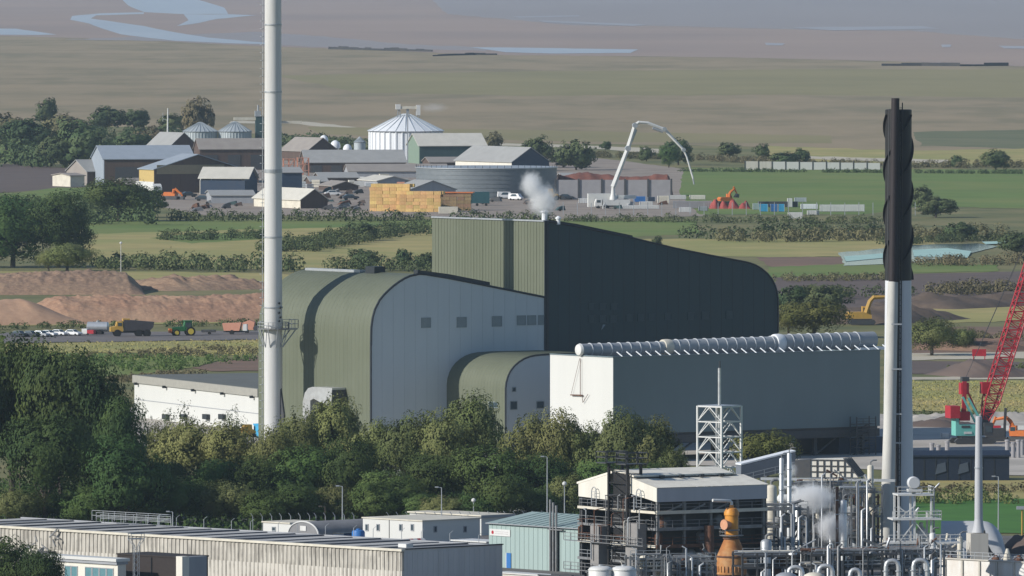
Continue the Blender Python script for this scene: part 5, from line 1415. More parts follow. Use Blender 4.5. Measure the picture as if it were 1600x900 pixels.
# inverted U relief pipes along the bottom edge
for lab, px, w, top in (('first inverted U pipe from the left along the bottom edge', 1243, 11, 886), ('second inverted U pipe from the left along the bottom edge', 1290, 11, 884), ('inverted U pipe below the foot of the black topped stack', 1394, 10, 876), ('inverted U pipe below the white access tower', 1438, 11, 875), ('small inverted U pipe between the larger ones at the bottom edge', 1336, 8, 890)):
    t = Bl('vent_bend', lab, 'pipe', px, 955, 5)
    s = t.location.y / F_PX; z = on_y(t, px, top)[1]; q = w * s
    mk(t, 'pipe', alulag, lambda b: b.tube([(-q, 0, 0), (-q, 0, z - .9), (-q * .85, 0, z - .35), (-q * .5, 0, z - .08), (0, 0, z), (q * .5, 0, z - .08), (q * .85, 0, z - .35), (q, 0, z - .9), (q, 0, 0)], .33, 12), 50)
    mk(t, 'flange', steelgrey, lambda b: b.lathe((-q, 0, z - 1.6), [(.34, 0), (.48, 0), (.48, .16), (.34, .16)], 12).lathe((q, 0, z - 1.6), [(.34, 0), (.48, 0), (.48, .16), (.34, .16)], 12))
for lab, px in (('rounded grey vessel top below the first inverted U pipe', 1228), ('rounded cream vessel top below the second inverted U pipe', 1272)):
    t = Bl('dome_vessel', lab, 'vessel', px, 962, 0)
    mk(t, 'shell', creampaint if px > 1250 else steelgrey, lambda b: b.lathe((0, 0, 0), [(1.7, 0), (1.7, on_y(t, px, 903)[1]), (1.4, on_y(t, px, 898)[1]), (.8, on_y(t, px, 895)[1]), (.1, on_y(t, px, 894)[1])], 20), 40)
    mk(t, 'nozzle', steelgrey, lambda b: b.cyl((0, 0, on_y(t, px, 895)[1]), (0, 0, on_y(t, px, 890)[1]), .2, n=8))

# ------------------------------------------------------------------ white access tower with ball
WT = Bl('access_tower', 'white steel access tower with a pale round drum on top, right of the stack', 'tower', 1398, 915, 8)
s = WT.location.y / F_PX
wz = lambda py: on_y(WT, 1430, py)[1]
def X(px): return on_y(WT, px, 800)[0]
for px in (1404, 1429, 1455):
    for y in (0, 3.6):
        mk(WT, 'leg', whitepaint, lambda b: b.box(X(px) - .14, y - .14, 0, X(px) + .14, y + .14, wz(773) if px < 1440 or y == 0 else wz(800)))
for py, a, c in ((773, 1402, 1458), (811, 1394, 1470), (848, 1388, 1500)):
    mk(WT, 'deck', whitepaint, lambda b: b.box(X(a), -.6, wz(py) - .14, X(c), 4.2, wz(py) + .1))
    mk(WT, 'handrail', whitepaint, lambda b: b.rail([(X(a), -.5, wz(py) + .1), (X(c), -.5, wz(py) + .1), (X(c), 4.1, wz(py) + .1)], 1.1, .045, 1.5))
for (a, c, p, q) in ((1404, 1429, 811, 790), (1429, 1404, 811, 792), (1404, 1429, 848, 815), (1455, 1429, 848, 815), (1410, 1425, 875, 850), (1450, 1428, 875, 850)):
    mk(WT, 'brace', whitepaint, lambda b: b.beam((X(a), -.2, wz(p)), (X(c), -.2, wz(q)), .14))
mk(WT, 'drum_head', mat('pale_grey_drum', (.62, .63, .64), .5), lambda b: b.tube([(X(1427), -.9, wz(754)), (X(1427), -.75, wz(754)), (X(1427), .4, wz(754)), (X(1427), .6, wz(754))], [8.6 * s, 9.6 * s, 9.6 * s, 8 * s], 24), 40, label='pale round drum on top')
mk(WT, 'drum_stand', whitepaint, lambda b: b.box(X(1418), -.8, wz(768), X(1440), .8, wz(764)).box(X(1424), -.3, wz(773), X(1430), .3, wz(766)))
for k in range(9):
    x = X(1400 + k * 8); z = rnd.choice([wz(773), wz(811), wz(848)])
    mk(WT, 'pipe', rnd.choice([whitepaint, alulag, steelgrey]), lambda b: b.tube([(x, 1 + k * .2, 0), (x, 1 + k * .2, z + rnd.uniform(.5, 2)), (x + rnd.uniform(-1, 1), 1 + k * .2, z + 1.6)], rnd.uniform(.08, .2), 8), 50)
mk(WT, 'valve_body', steelgrey, lambda b: b.lathe((X(1442), 1.5, wz(848)), [(.6, 0), (.8, .5), (.8, 1.8), (.3, 2.4), (.3, 3.0)], 12))

# ------------------------------------------------------------------ grey mast with pier foot, arched shed
GM = Bl('grey_mast', 'tall plain grey tubular mast rising in front of the crane', 'mast', 1529, 888, 10)
s = GM.location.y / F_PX
gz = lambda py: on_y(GM, 1529, py)[1]
mk(GM, 'shaft', mat('grey_mast_paint', (.47, .48, .5), .55, c2=(.4, .41, .43), scale=.6, stretch=(1, 1, .1), amt=.5), lambda b: b.lathe((0, 0, 0), [(6.6 * s, gz(825)), (6.0 * s, gz(740)), (5.0 * s, gz(652)), (5.0 * s, gz(651)), (3.2 * s, gz(650))], 20), 40)
mk(GM, 'foot_cone', MATS['grey_mast_paint'], lambda b: b.lathe((0, 0, 0), [(11 * s, gz(832)), (8 * s, gz(822)), (6.7 * s, gz(812))], 20), 40)
mk(GM, 'joint_ring', steelgrey, lambda b: b.lathe((0, 0, gz(732)), [(6 * s, 0), (6 * s + .08, 0), (6 * s + .08, .2), (6 * s, .2)], 20))
mk(GM, 'pier', concretebase, lambda b: b.box(-1.6, -1.6, 0, 1.2, 1.6, gz(833)), label='pale concrete pier')
mk(GM, 'pier_frame', darksteel, lambda b: [b.beam((1.3 + k * .9, -1.4, 0), (.6, -1.4, gz(828) - k * .7), .25) for k in range(4)])
AS = Bl('arched_shed', 'white barrel roofed shed behind the grey mast', 'shed', 1556, 880, 70)
ayw = 4.6
prof = [(ayw * (1 - math.cos(math.pi * k / 14)), on_x(AS, 1540, 846)[1] + (on_x(AS, 1540, 817)[1] - on_x(AS, 1540, 846)[1]) * math.sin(math.pi * k / 14)) for k in range(15)]
lz_ = -15.0
AS.location = G(1470, 872); AS.rotation_euler.z = R(-3)
L_ = on_y(AS, 1572, 850)[0]
hh = on_y(AS, 1500, 816)[1]
prof = [(4.2 * (1 - math.cos(math.pi * k / 14)), hh * .3 + hh * .7 * math.sin(math.pi * k / 14)) for k in range(15)]
prof = [(0, 0)] + prof + [(8.4, 0)]
def arched(b):
    n = 14
    m = len(prof)
    vs = []
    for i in range(n + 1):
        x = L_ * i / n
        e = 1.0 if i < n - 5 else max(.12, math.sqrt(max(0, 1 - ((i - (n - 5)) / 5) ** 2)))
        vs += [(x, 4.2 + (p - 4.2) * 1, q * e) for p, q in prof]
    fs_ = [(i * m + j, (i + 1) * m + j, (i + 1) * m + j + 1, i * m + j + 1) for i in range(n) for j in range(m - 1)]
    b.add(vs, fs_ + [tuple(range(m)), tuple(n * m + k for k in range(m))])
mk(AS, 'barrel_roof', mat('pale_barrel_sheet', (.52, .53, .54), .55, c2=(.45, .46, .47), scale=.6, amt=.6), arched, 40)
mk(AS, 'door', darksteel, lambda b: b.box(1.4, -.1, 0, 3.2, 0.02, hh * .28))
# white bund wall bottom right, lamp posts and clutter behind it
BW = Bl('bund_wall', 'long white rust streaked wall at the bottom right corner', 'wall', 1468, 905, -42)
xw = on_y(BW, 1700, 900)[0]; zw = on_y(BW, 1468, 873)[1]
mk(BW, 'wall', mat('white_rust_streaked', (.76, .75, .72), .6, c2=(.66, .63, .58), scale=.6, amt=.5, c3=(.5, .33, .2), scale3=.35, amt3=.35, stretch3=(1, 1, .3)), lambda b: b.box(0, 0, 0, xw, .5, zw))
mk(BW, 'coping', concretebase, lambda b: b.box(-.2, -.2, zw, xw, .8, zw + .18))
for k in range(10):
    mk(BW, 'buttress', concretebase, lambda b: b.box(1 + k * 3.4, -.25, 0, 1.35 + k * 3.4, -.002, zw - .1))
mk(BW, 'top_rail', steelgrey, lambda b: b.rail([(0, .6, zw + .18), (xw, .6, zw + .18)], 1.0, .04, 1.6))
r = random.Random(77)
for k, px in enumerate((1484, 1506, 1556, 1574, 1592)):
    t = Bl('pump_set', ['rusty pump set behind the white wall, leftmost', 'grey pump set behind the white wall, second from left', 'brown pump set behind the white wall right of the mast', 'pale pump set behind the white wall, fourth from left', 'rusty pump set at the right edge behind the white wall'][k], 'machine', px, 900, 5)
    mk(t, 'casing', [rustysteel, steelgrey, rustysteel, creampaint, rustysteel][k], lambda b: b.lathe((0, 0, 0), [(.8, 0), (.9, .6), (.6, 2.0), (.7, 2.6), (.2, 3.2 + k % 2)], 12))
    mk(t, 'pipe', alulag, lambda b: b.tube([(-1.2, 0, 0), (-1.2, 0, 2.4), (-.4, 0, 3.0), (1.2, 0, 3.0), (1.4, 0, 0)], .14, 8))
t = Bl('floodlight_pole', 'yellow floodlight pole at the right edge over the grass', 'lamp', 1597, 852, 0)
mk(t, 'pole', yellowpaint, lambda b: b.cyl((0, 0, 0), (0, 0, on_y(t, 1597, 795)[1]), .12, n=8))
mk(t, 'lamp_head', steelgrey, lambda b: b.box(-.9, -.3, on_y(t, 1597, 796)[1], .6, .3, on_y(t, 1597, 791)[1]))
heap('clinker_heap', 'dark brown mound at the right edge beside the arched shed', 'heap', G(1572, 866), G(1660, 864), 12, 4.4, plough, 91, 30, 12, .25, .3, .3)
# ------------------------------------------------------------------ the farm beyond the plant
def barn(label, px, py, pxl, pxr, eave, ridge, deg, axis, roofm, wallm, gablem=None, name='farm_barn', doors=0, doorm=None, over=.5, left=None):
    t = Bl(name, label, 'barn', px, py, deg)
    ze = on_y(t, px, eave)[1]
    x1 = on_y(t, pxr, eave)[0]; y1 = on_x(t, pxl, eave)[0]
    gablem = gablem or wallm
    if axis == 'x':
        zr = on_y(t, (px + pxr) / 2, ridge, y1 / 2)[1]
        prof = [(0, 0), (y1, 0), (y1, ze), (y1 / 2, zr), (0, ze)]
        for x, nm in ((0, left or gablem), (x1 - .3, gablem)):
            mk(t, 'gable_wall', nm, lambda b: b.prism(prof, 'x', x, x + .3))
        boxpart(t, 'wall', wallm, .302, 0, 0, x1 - .302, .3, ze - .02)
        boxpart(t, 'wall', wallm, .302, y1 - .3, 0, x1 - .302, y1, ze - .02)
        sl = (zr - ze) / (y1 / 2)
        mk(t, 'roof_slope', roofm, lambda b: b.prism([(-over, ze - sl * over + .03), (y1 / 2, zr + .03), (y1 / 2, zr + .3), (-over, ze - sl * over + .3)], 'x', -over, x1 + over))
        mk(t, 'roof_slope', roofm, lambda b: b.prism([(y1 + over, ze - sl * over + .03), (y1 / 2 + .01, zr + .03), (y1 / 2 + .01, zr + .3), (y1 + over, ze - sl * over + .3)], 'x', -over, x1 + over))
        for k in range(doors):
            xa = x1 * (k + .25) / doors; xb = x1 * (k + .8) / doors
            mk(t, 'door', doorm or darksteel, lambda b: b.box(xa, -.12, 0, xb, -.03, ze * .72))
    else:
        zr = on_y(t, (px + pxr) / 2, ridge)[1]
        prof = [(0, 0), (x1, 0), (x1, ze), (x1 / 2, zr), (0, ze)]
        for y in (0, y1 - .3):
            mk(t, 'gable_wall', gablem, lambda b: b.prism(prof, 'y', y, y + .3))
        boxpart(t, 'wall', left or wallm, 0, .302, 0, .3, y1 - .302, ze - .02)
        boxpart(t, 'wall', wallm, x1 - .3, .302, 0, x1, y1 - .302, ze - .02)
        sl = (zr - ze) / (x1 / 2)
        mk(t, 'roof_slope', roofm, lambda b: b.prism([(-over, ze - sl * over + .03), (x1 / 2, zr + .03), (x1 / 2, zr + .3), (-over, ze - sl * over + .3)], 'y', -over, y1 + over))
        mk(t, 'roof_slope', roofm, lambda b: b.prism([(x1 + over, ze - sl * over + .03), (x1 / 2 + .01, zr + .03), (x1 / 2 + .01, zr + .3), (x1 + over, ze - sl * over + .3)], 'y', -over, y1 + over))
        for k in range(doors):
            xa = x1 * (k + .2) / doors; xb = x1 * (k + .8) / doors
            mk(t, 'door', doorm or darksteel, lambda b: b.box(xa, -.12, 0, xb, -.03, ze * .8))
    return t
barn('small grey barn with a dark gable behind the others left of the silos', 262, 252, 226, 312, 232, 208, 35, 'y', barnroofgrey, barnbrown)
barn('long brown roofed barn in front of the two grain silos', 312, 266, 303, 418, 233, 217, 12, 'x', barnroofbrown, barnbrown, doors=3)
t = barn('long barn with blue grey roof at the left end of the farm', 162, 292, 143, 304, 249, 228, 10, 'x', barnroofblue, barnbrown, barnroofblue, doors=2, left=barnroofblue)
t = barn('wide brown gabled barn with a mustard side wall', 241, 302, 217, 378, 265, 242, 24, 'y', barnroofblue, barnbrown, doors=4, doorm=mat('barn_door_brown', (.085, .06, .055), .8), left=yellowwall)
boxpart(t, 'wall_base', whitepaint, -.12, .4, 0, -.02, 18, 4.2)
boxpart(t, 'gable_band', mat('khaki_gable_sheet', (.26, .22, .15), .8), 1, -.2, on_y(t, 260, 272)[1], 28, -.05, on_y(t, 260, 262)[1] + 1)
t = barn('dark lean-to shed with cream end at the far left of the farm', 136, 290, 104, 166, 268, 250, 30, 'x', barnroofgrey, barnbrown, left=barnroofbrown)
t = barn('low cream walled pen beside the dark lean-to', 110, 292, 82, 132, 275, 271, 30, 'x', barnroofbrown, creampaint)
barn('navy walled store with pale sloping roof beside the white upright silo', 330, 302, 312, 402, 280, 262, -12, 'x', barnroofpale, navypaint, left=whitesheet, over=1.0)
barn('low grey store below the lean-to', 330, 318, 322, 398, 306, 298, 4, 'x', barnroofgrey, shedgrey)
barn('low pale roofed store with a dark gable right of the white chimney', 470, 326, 396, 512, 312, 296, 28, 'y', barnroofpale, creampaint, barnbrown)
barn('small navy walled shed right of the white chimney', 441, 302, 430, 472, 270, 262, 10, 'x', barnroofgrey, navypaint)
barn('beige roofed barn with a dark gable right of the white chimney', 480, 252, 438, 528, 236, 216, 32, 'y', barnroofbrown, barnbrown)
barn('long low grey roofed shed below the bright silos', 478, 270, 468, 634, 254, 235, 8, 'x', barnroofgrey, barnbrown, doors=5)
barn('low grey brown roof behind the stacked pallets', 545, 278, 538, 700, 268, 257, 6, 'x', barnroofbrown, shedgrey)
barn('dark green barn with pale cream roof right of the bright silos', 655, 256, 636, 760, 228, 209, 14, 'x', barnroofpale, barngreen, barnsage, doors=0)
t = barn('grey roofed open barn with dark gable right of the green barn', 800, 268, 711, 858, 253, 231, 32, 'y', barnroofgrey, whitesheet, navypaint)
barn('low grey roof between the two straw stacks', 640, 318, 612, 712, 297, 283, 25, 'y', barnroofgrey, shedgrey)

for a in [('low brown lean-to behind the navy walled store', 336, 286, 318, 404, 272, 262, 8, 'x', barnroofbrown, barnbrown),
          ('small rusty roofed shed left of the wide gabled barn', 196, 300, 180, 236, 288, 279, 14, 'x', barnroofbrown, barnbrown),
          ('narrow grey roof in front of the long low shed', 500, 286, 490, 560, 278, 270, 10, 'x', barnroofgrey, barnbrown),
          ('low pale shed roof among the pallets', 590, 292, 560, 640, 283, 276, 20, 'y', barnroofpale, shedgrey),
          ('low brown shed roof left of the straw stacks', 520, 298, 498, 560, 291, 284, 18, 'y', barnroofbrown, barnbrown),
          ('small grey shed beside the scaffold frames', 486, 292, 476, 512, 284, 276, 10, 'x', barnroofgrey, barnbrown),
          ('long low brown roof behind the round tank', 672, 262, 660, 726, 254, 246, 8, 'x', barnroofbrown, barnbrown),
          ('small dark shed at the right of the round tank', 880, 286, 870, 920, 278, 271, 8, 'x', barnroofgrey, barnbrown)]:
    barn(*a)
def silo(label, px, py, rpx, eave, apex, m, group=None, name='grain_silo', n=24, rib=True):
    t = Bl(name, label, 'silo', px, py, 0, group)
    s = t.location.y / F_PX
    r = rpx * s; ze = on_y(t, px, eave)[1]; za = on_y(t, px, apex)[1]
    mk(t, 'wall', m, lambda b: b.lathe((0, 0, 0), [(r, 0), (r, ze)], 32), 30)
    if rib:
        for k in range(18):
            a = math.pi + math.pi * (k + .5) / 18
            mk(t, 'stiffener', m, lambda b: b.cyl((r * math.cos(a), r * math.sin(a), 0), (r * math.cos(a), r * math.sin(a), ze - .1), r * .03, n=5))
    rf = mk(t, 'roof', m, lambda b: b.lathe((0, 0, ze), [(r * 1.06, -.1), (r * .12, za - ze - .2), (r * .12, za - ze), (.05, za - ze + .2)], 24), 15)
    mk(rf, 'eaves_ring', darksteel, lambda b: b.lathe((0, 0, ze - .25), [(r * 1.01, 0), (r * 1.05, 0), (r * 1.05, .14), (r * 1.01, .14)], 32))
    mk(rf, 'roof_ribs', silogrey, lambda b: [b.beam((r * 1.05 * math.cos(k * .2618), r * 1.05 * math.sin(k * .2618), ze + .03), (r * .14 * math.cos(k * .2618), r * .14 * math.sin(k * .2618), za - .1), .16) for k in range(24)], kind='stuff')
    return t
silo('left of the two grey grain silos behind the brown roofed barn', 313, 240, 26.5, 205, 191, silogrey)
silo('right of the two grey grain silos behind the brown roofed barn', 367, 240, 25.5, 205, 190, silogrey)
silo('huge bright silver grain silo with a wide conical roof', 634, 249, 57, 204, 178, siloshine)
silo('small grey bin left of the bright silo group', 562, 258, 9, 222, 214, silogrey, rib=False)
silo('slim white upright silo beside the lean-to store', 383, 303, 6.5, 268, 261, whitepaint, rib=False, name='feed_silo')
t = Bl('silo_gantry', 'pale conveyor gantry on top of the bright silo group', 'gantry', 622, 258, 6)
zg = on_y(t, 638, 169)[1]; xg = on_y(t, 652, 169)[0]
for x in (0.3, xg * .5, xg):
    mk(t, 'trestle', steelgrey, lambda b: b.beam((x - .5, 0, on_y(t, 622, 183)[1]), (x - .3, 0, zg), .35).beam((x + .7, 0, on_y(t, 622, 183)[1]), (x + .3, 0, zg), .35).beam((x - .5, 0, zg * .93), (x + .6, 0, zg), .2))
mk(t, 'conveyor', creampaint, lambda b: b.box(-.6, -.7, zg - .3, xg + .4, .7, zg + .8))
mk(t, 'head_box', whitepaint, lambda b: b.box(-1.0, -.9, zg - .5, 1.0, .9, zg + 1.6))
mk(t, 'discharge_box', whitepaint, lambda b: b.box(xg - .4, -.9, on_y(t, 652, 180)[1], xg + 1.2, .9, zg + 1.3))
mk(t, 'support_leg', steelgrey, lambda b: b.box(xg * .5 - .2, -.2, 0, xg * .5 + .2, .2, zg - .3))
for lab, px, py, w in (('left white domed hopper on the barn roof right of the chimney', 506, 246, 7), ('middle white domed hopper right of the chimney', 524, 250, 8), ('right white domed hopper right of the chimney', 543, 254, 7)):
    t = Bl('domed_hopper', lab, 'hopper', px, py, 0)
    s = t.location.y / F_PX; z = on_y(t, px, {506: 211, 524: 219, 543: 225}[px])[1]
    mk(t, 'dome', siloshine, lambda b: b.lathe((0, 0, z - w * s), [(w * s, -1.2), (w * s, 0), (w * s * .8, w * s * .55), (w * s * .4, w * s * .9), (.05, w * s)], 14), 40)
    mk(t, 'stand', steelgrey, lambda b: b.lathe((0, 0, 0), [(w * s * .7, 0), (w * s * .7, z - w * s - 1.1)], 8))
t = Bl('grain_elevator', 'dark green elevator tower beside the white chimney', 'tower', 400, 240, 8)
ze_ = on_y(t, 400, 182)[1]; xe = on_y(t, 440, 200)[0]
mk(t, 'tower', barngreen, lambda b: b.box(0, 0, 0, 3.4, 3.4, ze_).box(xe - 3.2, 0, 0, xe, 3.4, ze_ - 1))
mk(t, 'head', steelgrey, lambda b: b.box(-.4, -.3, ze_, 2.2, 2, ze_ + 2.4).cyl((1, 1, ze_ + 2.4), (1, 1, ze_ + 5), .35, n=8))
mk(t, 'conveyor', creampaint, lambda b: b.box(on_y(t, 366, 183)[0], 1, ze_ - 1.6, 0, 2.2, ze_ - .4).box(xe, 1, ze_ - 3, xe + 9, 2.2, ze_ - 2))
# farm mast with two aerials
t = Bl('radio_mast', 'thin white radio mast behind the barns left of the silos', 'mast', 262, 246, 0)
mk(t, 'pole', whitepaint, lambda b: b.tube([(0, 0, 0), (0, 0, on_y(t, 262, 200)[1]), (.1, 0, on_y(t, 262, 169)[1])], [.5, .35, .22], 8))
mk(t, 'aerial', steelgrey, lambda b: b.cyl((0, 0, on_y(t, 262, 188)[1]), (-2, 0, on_y(t, 262, 186)[1]), .12, n=6).cyl((-2, 0, on_y(t, 262, 190)[1]), (-2, 0, on_y(t, 262, 176)[1]), .1, n=6))
# slurry tank
TK = Bl('round_tank', 'very wide dark steel round tank in front of the barns', 'tank', 760, 308, 0)
s = TK.location.y / F_PX; r = 110 * s; zt = on_y(TK, 760, 262)[1]
mk(TK, 'shell', tanksteel, lambda b: b.lathe((0, 0, 0), [(r, 0), (r, zt), (r - .4, zt), (r - .4, zt - 1.5), (.1, zt - 1.5)], 72), 30)
for k in range(7):
    mk(TK, 'hoop', tanksteel, lambda b: b.lathe((0, 0, zt * (k + .5) / 7), [(r, 0), (r + .12, 0), (r + .12, .3), (r, .3)], 72))
mk(TK, 'rim', steelgrey, lambda b: b.lathe((0, 0, zt), [(r - .5, 0), (r + .35, 0), (r + .35, .35), (r - .5, .35)], 72))
for k in range(30):
    a = math.pi + math.pi * (k + .5) / 30
    mk(TK, 'rim_post', darksteel, lambda b: b.beam((r * math.cos(a), r * math.sin(a), zt), (r * math.cos(a), r * math.sin(a), zt + 1.3), .16))
# straw stacks: bales laid in courses
bale_me = MB().box(-1.2, -.62, 0.02, 1.2, .62, 1.18).mesh('bale', straw)
bale_me2 = MB().box(-1.2, -.62, 0.02, 1.2, .62, 1.18).mesh('bale_brown', brownstack)
def bale_stack(label, px, py, deg, nx, ny, nz, seed, brown_from=99):
    r = random.Random(seed)
    t = Bl('straw_stack', label, 'straw stack', px, py, deg)
    for k in range(nz):
        for i in range(nx):
            for j in range(ny):
                if 0 < i < nx and 0 < j < ny and k < nz - 1 and not (i == 0 or j == 0): continue
                if k == nz - 1 and r.random() < .12: continue
                if k < nz - 1 and j > 0 and i > 0: continue
                o = bpy.data.objects.new('bale', bale_me2 if i >= brown_from else bale_me)
                o.parent = t
                o.location = (1.25 + i * 2.45 + r.uniform(-.12, .12), .64 + j * 1.28 + r.uniform(-.08, .08), k * 1.19)
                COL.objects.link(o)
    return t
bale_stack('tall golden straw bale stack in front of the round tank', 577, 330, -18, 6, 5, 8, 5)
bale_stack('golden straw bale stack, second from the left, with a sharp end', 624, 331, -14, 6, 5, 6, 9)
bale_stack('weathered brown bale stack at the right end of the straw stacks', 681, 329, -6, 5, 4, 5, 13, 0)
MB().box(0, 0, 0, 14, 6, .35).solo('stack_sheet', orangemach, 'orange sheet lying on the brown bale stack', 'sheet', G(681, 329) + Vector((-1.0, -.3, 6.1)), R(-6))
MB().box(0, 0, .3, 6.5, 2.4, 2.6).solo('flat_trailer', creampaint, 'pale flat trailer below the brown bale stack', 'trailer', G(686, 335), R(4))
# silage clamp wall
SW = Bl('clamp_wall', 'long grey panelled retaining wall topped with red spoil, behind the concrete pump', 'wall', 868, 312, 1)
xw = on_y(SW, 1049, 300)[0]; zw = on_y(SW, 900, 281)[1]
for k in range(5):
    mk(SW, 'panel', claywall, lambda b: b.box(xw * k / 5 + .35, 0, 0, xw * (k + 1) / 5 - .35, .5, zw))
for k in range(6):
    mk(SW, 'post', darksteel, lambda b: b.box(xw * k / 5 - .33, -.35, 0, xw * k / 5 + .33, .6, zw + .4))
heap('spoil_bank', 'red brown spoil piled along the top of the grey panelled wall', 'heap', G(866, 306), G(1052, 306), 18, zw + 2.6, redsoil, 41, 60, 10, .12, .2, .04)
# white panel barrier on the marsh side
WB = Bl('panel_barrier', 'long white panelled barrier with dark gaps at the marsh edge', 'barrier', 1164, 266, 2)
xw = on_y(WB, 1376, 266)[0]; zw = on_y(WB, 1200, 252)[1]
for k in range(10):
    mk(WB, 'panel', whiteclad if k > 1 else concretebase, lambda b: b.box(xw * k / 10 + .25, 0, .2, xw * (k + 1) / 10 - .25, .4, zw - k * .08))
    mk(WB, 'post', darksteel, lambda b: b.box(xw * k / 10 - .2, -.1, 0, xw * k / 10 + .2, .5, zw + .2))
# hedgerow fence posts round the site
for k in range(26):
    px = 880 + k * 22
    t = MB().box(-.12, -.12, 0, .12, .12, 4.2).box(-.1, -.5, 4.2, .1, .12, 4.4).solo('fence_post', steelgrey, 'thin grey fence post in the row before the farm building site', 'fence post', G(px, 336 + (k % 3) * .4), 0, 'fence posts before the building site')

# ------------------------------------------------------------------ building site items near the concrete pump
def container(label, px, py, lpx, hpx, m, deg=4, name='site_container', d=2.6):
    t = Bl(name, label, 'container', px, py, deg)
    s = t.location.y / F_PX
    l = lpx * s; h = hpx * s
    mk(t, 'body', m, lambda b: b.box(0, 0, .15, l, d, h))
    for x in (-.06, l - .14):
        mk(t, 'corner_post', steelgrey if m is not steelgrey else darksteel, lambda b: b.box(x, -.06, 0, x + .2, .1, h + .06))
    mk(t, 'corrugation', m, lambda b: [b.box(.4 + i * .6, -.05, .3, .65 + i * .6, .0, h - .2) for i in range(max(1, int((l - .6) / .6)))], kind='stuff')
    return t
container('blue container right of the concrete pump truck', 991, 316, 18, 9, bluepaint)
container('small dark blue container right of the blue one by the pump', 1012, 315, 12, 7, navypaint)
container('pale tan domed heap cover right of the blue containers', 1028, 318, 18, 12, creampaint)
container('white cabin unit behind the grey barrier', 1046, 312, 26, 7, whiteclad)
container('pinkish white cabin unit right of the white cabin', 1078, 312, 24, 7, whitesheet)
container('long grey barrier block in front of the cabin units', 1052, 326, 60, 12, claywall, name='barrier_block', d=1)
container('long white low trailer bed beside the concrete pump', 968, 327, 62, 6, whiteclad, name='trailer_bed')
container('left bright blue tank unit in the site yard', 1188, 331, 12, 12, cyanpaint)
container('middle blue tank unit in the site yard', 1204, 331, 11, 12, bluepaint)
container('right bright blue tank unit in the site yard', 1216, 331, 10, 12, cyanpaint)
container('long dark cabin behind the blue tank units', 1185, 324, 62, 9, darksteel)
container('long white trailer at the right end of the site yard', 1282, 331, 69, 11, whitepaint)
container('white van body low in the hedge below the site yard', 1232, 342, 22, 10, whitepaint)
container('white upright tank box in the site yard', 1231, 324, 7, 14, whitepaint)
container('pale grey flat stack of sheets in the site yard', 1252, 327, 26, 8, siloshine)
for k, (px, py, l, h, m, lab) in enumerate([(905, 318, 16, 8, whitepaint, 'white cabin left of the concrete pump truck'), (1000, 322, 20, 7, whiteclad, 'white welfare cabin right of the pump truck'), (1062, 332, 18, 8, whitepaint, 'white van body in front of the grey barrier block'), (1092, 330, 14, 7, steelgrey, 'grey box left of the red scrap heaps'), (1262, 336, 18, 7, whiteclad, 'small white cabin left of the long white trailer'), (1242, 316, 18, 7, silogrey, 'pale grey cabin behind the white tank box'), (840, 318, 12, 8, whitepaint, 'white tipper body left of the yellow loader')]):
    container(lab, px, py, l, h, m)
container('green site box left of the blue tank units', 1177, 328, 9, 10, tealpaint)
for k, (px, w, h) in enumerate(((1112, 14, 16), (1126, 15, 13), (1141, 14, 17), (1157, 16, 14))):
    t = heap('red_skip_load', ['leftmost red heap of scrap in the site yard', 'second red heap of scrap in the site yard', 'third red heap of scrap, under the orange digger', 'rightmost dark red heap of scrap in the site yard'][k], 'heap', G(px - 4, 326), G(px + w, 326), 7, h * .235, mat('red_scrap', (.36, .075, .06), .8, c2=(.2, .05, .05), scale=.6, amt=.8), 50 + k, 14, 8, .4, .4, .4)
def excavator(label, px, py, deg, m, sc=1.0, name='excavator', boom=((0.6, 1.7), (2.6, 4.6), (5.0, 4.2), (6.2, 1.2))):
    t = Bl(name, label, 'excavator', px, py, deg)
    t.scale = (sc,) * 3
    for y in (-1.15, 1.15):
        mk(t, 'track', darksteel, lambda b: b.prism([(-1.9, .1), (1.9, .1), (2.2, .5), (1.9, .95), (-1.9, .95), (-2.2, .5)], 'y', y - .3, y + .3))
    mk(t, 'body', m, lambda b: b.prism([(-2.4, 1.1), (1.5, 1.1), (1.5, 1.7), (.2, 2.2), (-2.2, 2.2), (-2.6, 1.7)], 'y', -1.35, 1.35))
    c = mk(t, 'cab', m, lambda b: b.prism([(.2, 1.7), (1.7, 1.7), (1.6, 2.4), (1.1, 3.1), (.2, 3.1)], 'y', .2, 1.3))
    mk(c, 'cab_glass', glassm, lambda b: b.box(.35, .15, 2.1, 1.35, 1.35, 2.85))
    mk(t, 'boom', m, lambda b: b.tube([(boom[0][0], -.2, boom[0][1]), (boom[1][0] * .7, -.2, boom[1][1] * .86), (boom[1][0], -.2, boom[1][1]), (boom[2][0], -.2, boom[2][1])], [.42, .4, .4, .26], 6))
    mk(t, 'stick', m, lambda b: b.tube([(boom[2][0] - .3, -.2, boom[2][1] + .5), (boom[3][0], -.2, boom[3][1])], [.3, .18], 6))
    mk(t, 'bucket', darksteel, lambda b: b.prism([(boom[3][0] - .2, boom[3][1] + .2), (boom[3][0] + .5, boom[3][1] - .1), (boom[3][0] + .3, boom[3][1] - 1.0), (boom[3][0] - .9, boom[3][1] - .9), (boom[3][0] - .8, boom[3][1] - .6)], 'y', -.8, .4))
    return t
excavator('orange excavator with a raised arm on the red scrap heaps', 1136, 320, 20, orangemach, 1.25, boom=((.6, 1.7), (1.0, 3.6), (2.2, 4.6), (3.0, 3.0)))
excavator('orange excavator in front of the brown gabled barn', 268, 312, -20, orangemach, 1.25, boom=((.6, 1.7), (1.2, 3.2), (3.2, 1.6), (3.6, .9)))
excavator('yellow excavator digging beside the black topped stack', 1346, 508, 8, yellowpaint, 1.5, boom=((.6, 1.7), (2.0, 4.6), (5.2, 4.7), (5.6, 1.9)))
